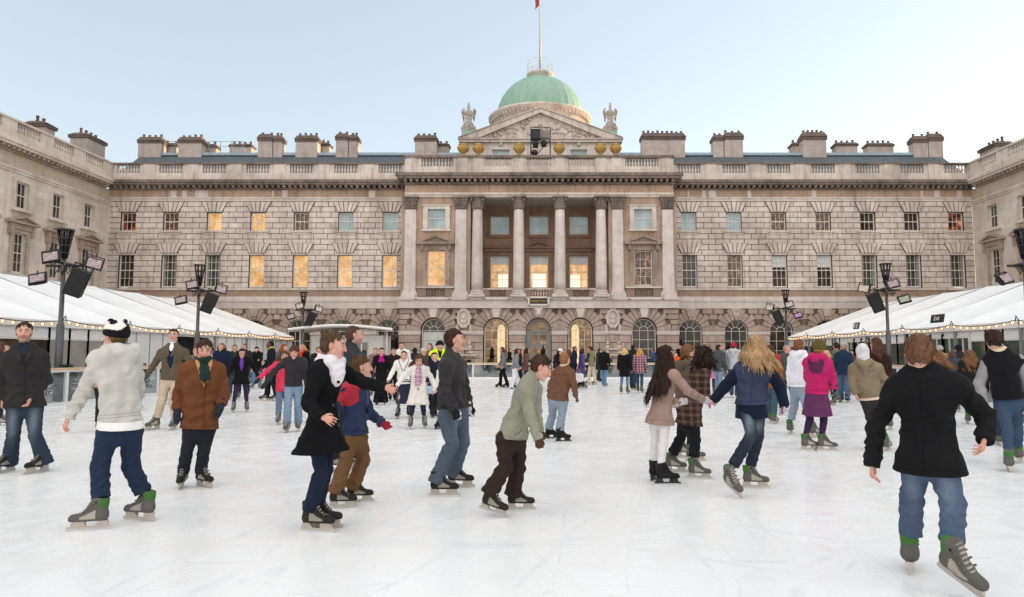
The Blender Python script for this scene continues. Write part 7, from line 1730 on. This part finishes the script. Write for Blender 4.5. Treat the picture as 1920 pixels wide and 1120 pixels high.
# ---- bags in hands
def bag(px, py, Y, col, w, h, label):
    v = Vox((-w, -.12, -h), (w, .12, h*1.6), .012)
    v.cone((-w*.6, 0, -h*.6), (w*.6, 0, -h*.6), h*.45, h*.45, .02, lat=(0, 0, 1), fl=.5).cone((-w*.5, 0, h*.1), (w*.5, 0, h*.1), h*.5, h*.5, .05, lat=(0, 0, 1), fl=.4).wave((0, 0, 0), w, .012, (1, 0, .4), 40, 1)
    p = W(px, py, Y); o = link('bag', v.mesh('bag', cloth(col, None, 'nylon')), None, tuple(p)); tag(o, label, 'bag')
    hd = MB()
    for y in (-.03, .03): hd.tube([(-w*.3, y, h*.4), (-w*.15, y, h*1.2), (w*.15, y, h*1.2), (w*.3, y, h*.4)], .006, 5)
    hd.build('handle', cloth(col, None, 'nylon'), o)
bag(806, 729, 14.2, '#c3d3ea', .16, .1, 'pale blue bag held beside the woman in open white coat')
bag(1085, 706, 28.6, '#dcdcda', .2, .22, 'white carrier bag held beside the long purple coat')
# ------------------------------------------------------------------ camera, sky and sun
cam = bpy.data.cameras.new('camera'); co = bpy.data.objects.new('camera', cam); COL.objects.link(co)
cam.sensor_width = 36; cam.lens = 36*FOC/1920; cam.shift_x = (960-CX)/1920
co.location = (0, 0, CAMH); co.rotation_euler = (math.pi/2 + PITCH, 0, 0)
cam.clip_end = 1000; cam.clip_start = .05
SC.camera = co
SEL, SAZ = R(4.5), math.atan2(.87, .5)      # sun: low on the right, a little behind the palace
w = bpy.data.worlds.new('World'); SC.world = w; w.use_nodes = True
nt = w.node_tree; nt.nodes.clear()
out = nt.nodes.new('ShaderNodeOutputWorld'); bg = nt.nodes.new('ShaderNodeBackground'); sky = nt.nodes.new('ShaderNodeTexSky')
sky.sky_type = 'NISHITA'; sky.sun_disc = False; sky.sun_elevation = SEL; sky.sun_rotation = SAZ
sky.air_density = 1.0; sky.dust_density = .7; sky.ozone_density = 2.0; sky.altitude = 20
hs = nt.nodes.new('ShaderNodeHueSaturation'); hs.inputs['Saturation'].default_value = .72
tn = nt.nodes.new('ShaderNodeMix'); tn.data_type = 'RGBA'; tn.blend_type = 'MULTIPLY'; tn.inputs[0].default_value = 1; tn.inputs[7].default_value = (1.0, 1.0, 1.02, 1)
gm = nt.nodes.new('ShaderNodeGamma'); gm.inputs[1].default_value = .5; nt.links.new(sky.outputs[0], gm.inputs[0]); nt.links.new(gm.outputs[0], hs.inputs['Color']); nt.links.new(hs.outputs[0], tn.inputs[6]); 
tc = nt.nodes.new('ShaderNodeTexCoord'); pass
mr = nt.nodes.new('ShaderNodeMapRange'); mr.interpolation_type = 'SMOOTHSTEP'; 
dt = nt.nodes.new('ShaderNodeVectorMath'); dt.operation = 'DOT_PRODUCT'; nt.links.new(tc.outputs['Generated'], dt.inputs[0]); dt.inputs[1].default_value = (0, -.66, .75)
nt.links.new(dt.outputs['Value'], mr.inputs[0]); mr.inputs[1].default_value = .2; mr.inputs[2].default_value = .8
sky_fill = nt.nodes.new('ShaderNodeMix'); sky_fill.data_type = 'RGBA'; sky_fill.blend_type = 'MIX'; nt.links.new(mr.outputs[0], sky_fill.inputs[0])     # brightening added to the unseen sky overhead and behind the camera, whitens the ice
nt.links.new(tn.outputs[2], sky_fill.inputs[6]); sky_fill.inputs[7].default_value = (2.25, 2.2, 2.16, 1)
nt.links.new(sky_fill.outputs[2], bg.inputs[0]); nt.links.new(bg.outputs[0], out.inputs[0]); bg.inputs[1].default_value = .15
sun = bpy.data.lights.new('sun', 'SUN'); so = bpy.data.objects.new('sun', sun); COL.objects.link(so)
sun.energy = 1.5; sun.angle = R(.5); sun.color = (1, .72, .42)
d = Vector((math.sin(SAZ)*math.cos(SEL), math.cos(SAZ)*math.cos(SEL), math.sin(SEL)))
so.rotation_euler = d.to_track_quat('Z', 'Y').to_euler(); so.location = (60, 30, 40)
SC.view_settings.view_transform = 'Standard'; SC.view_settings.look = 'None'; SC.view_settings.gamma = 1; SC.view_settings.exposure = 2.27
SC.render.engine = 'CYCLES'; SC.cycles.use_denoising = True; SC.cycles.max_bounces = 6
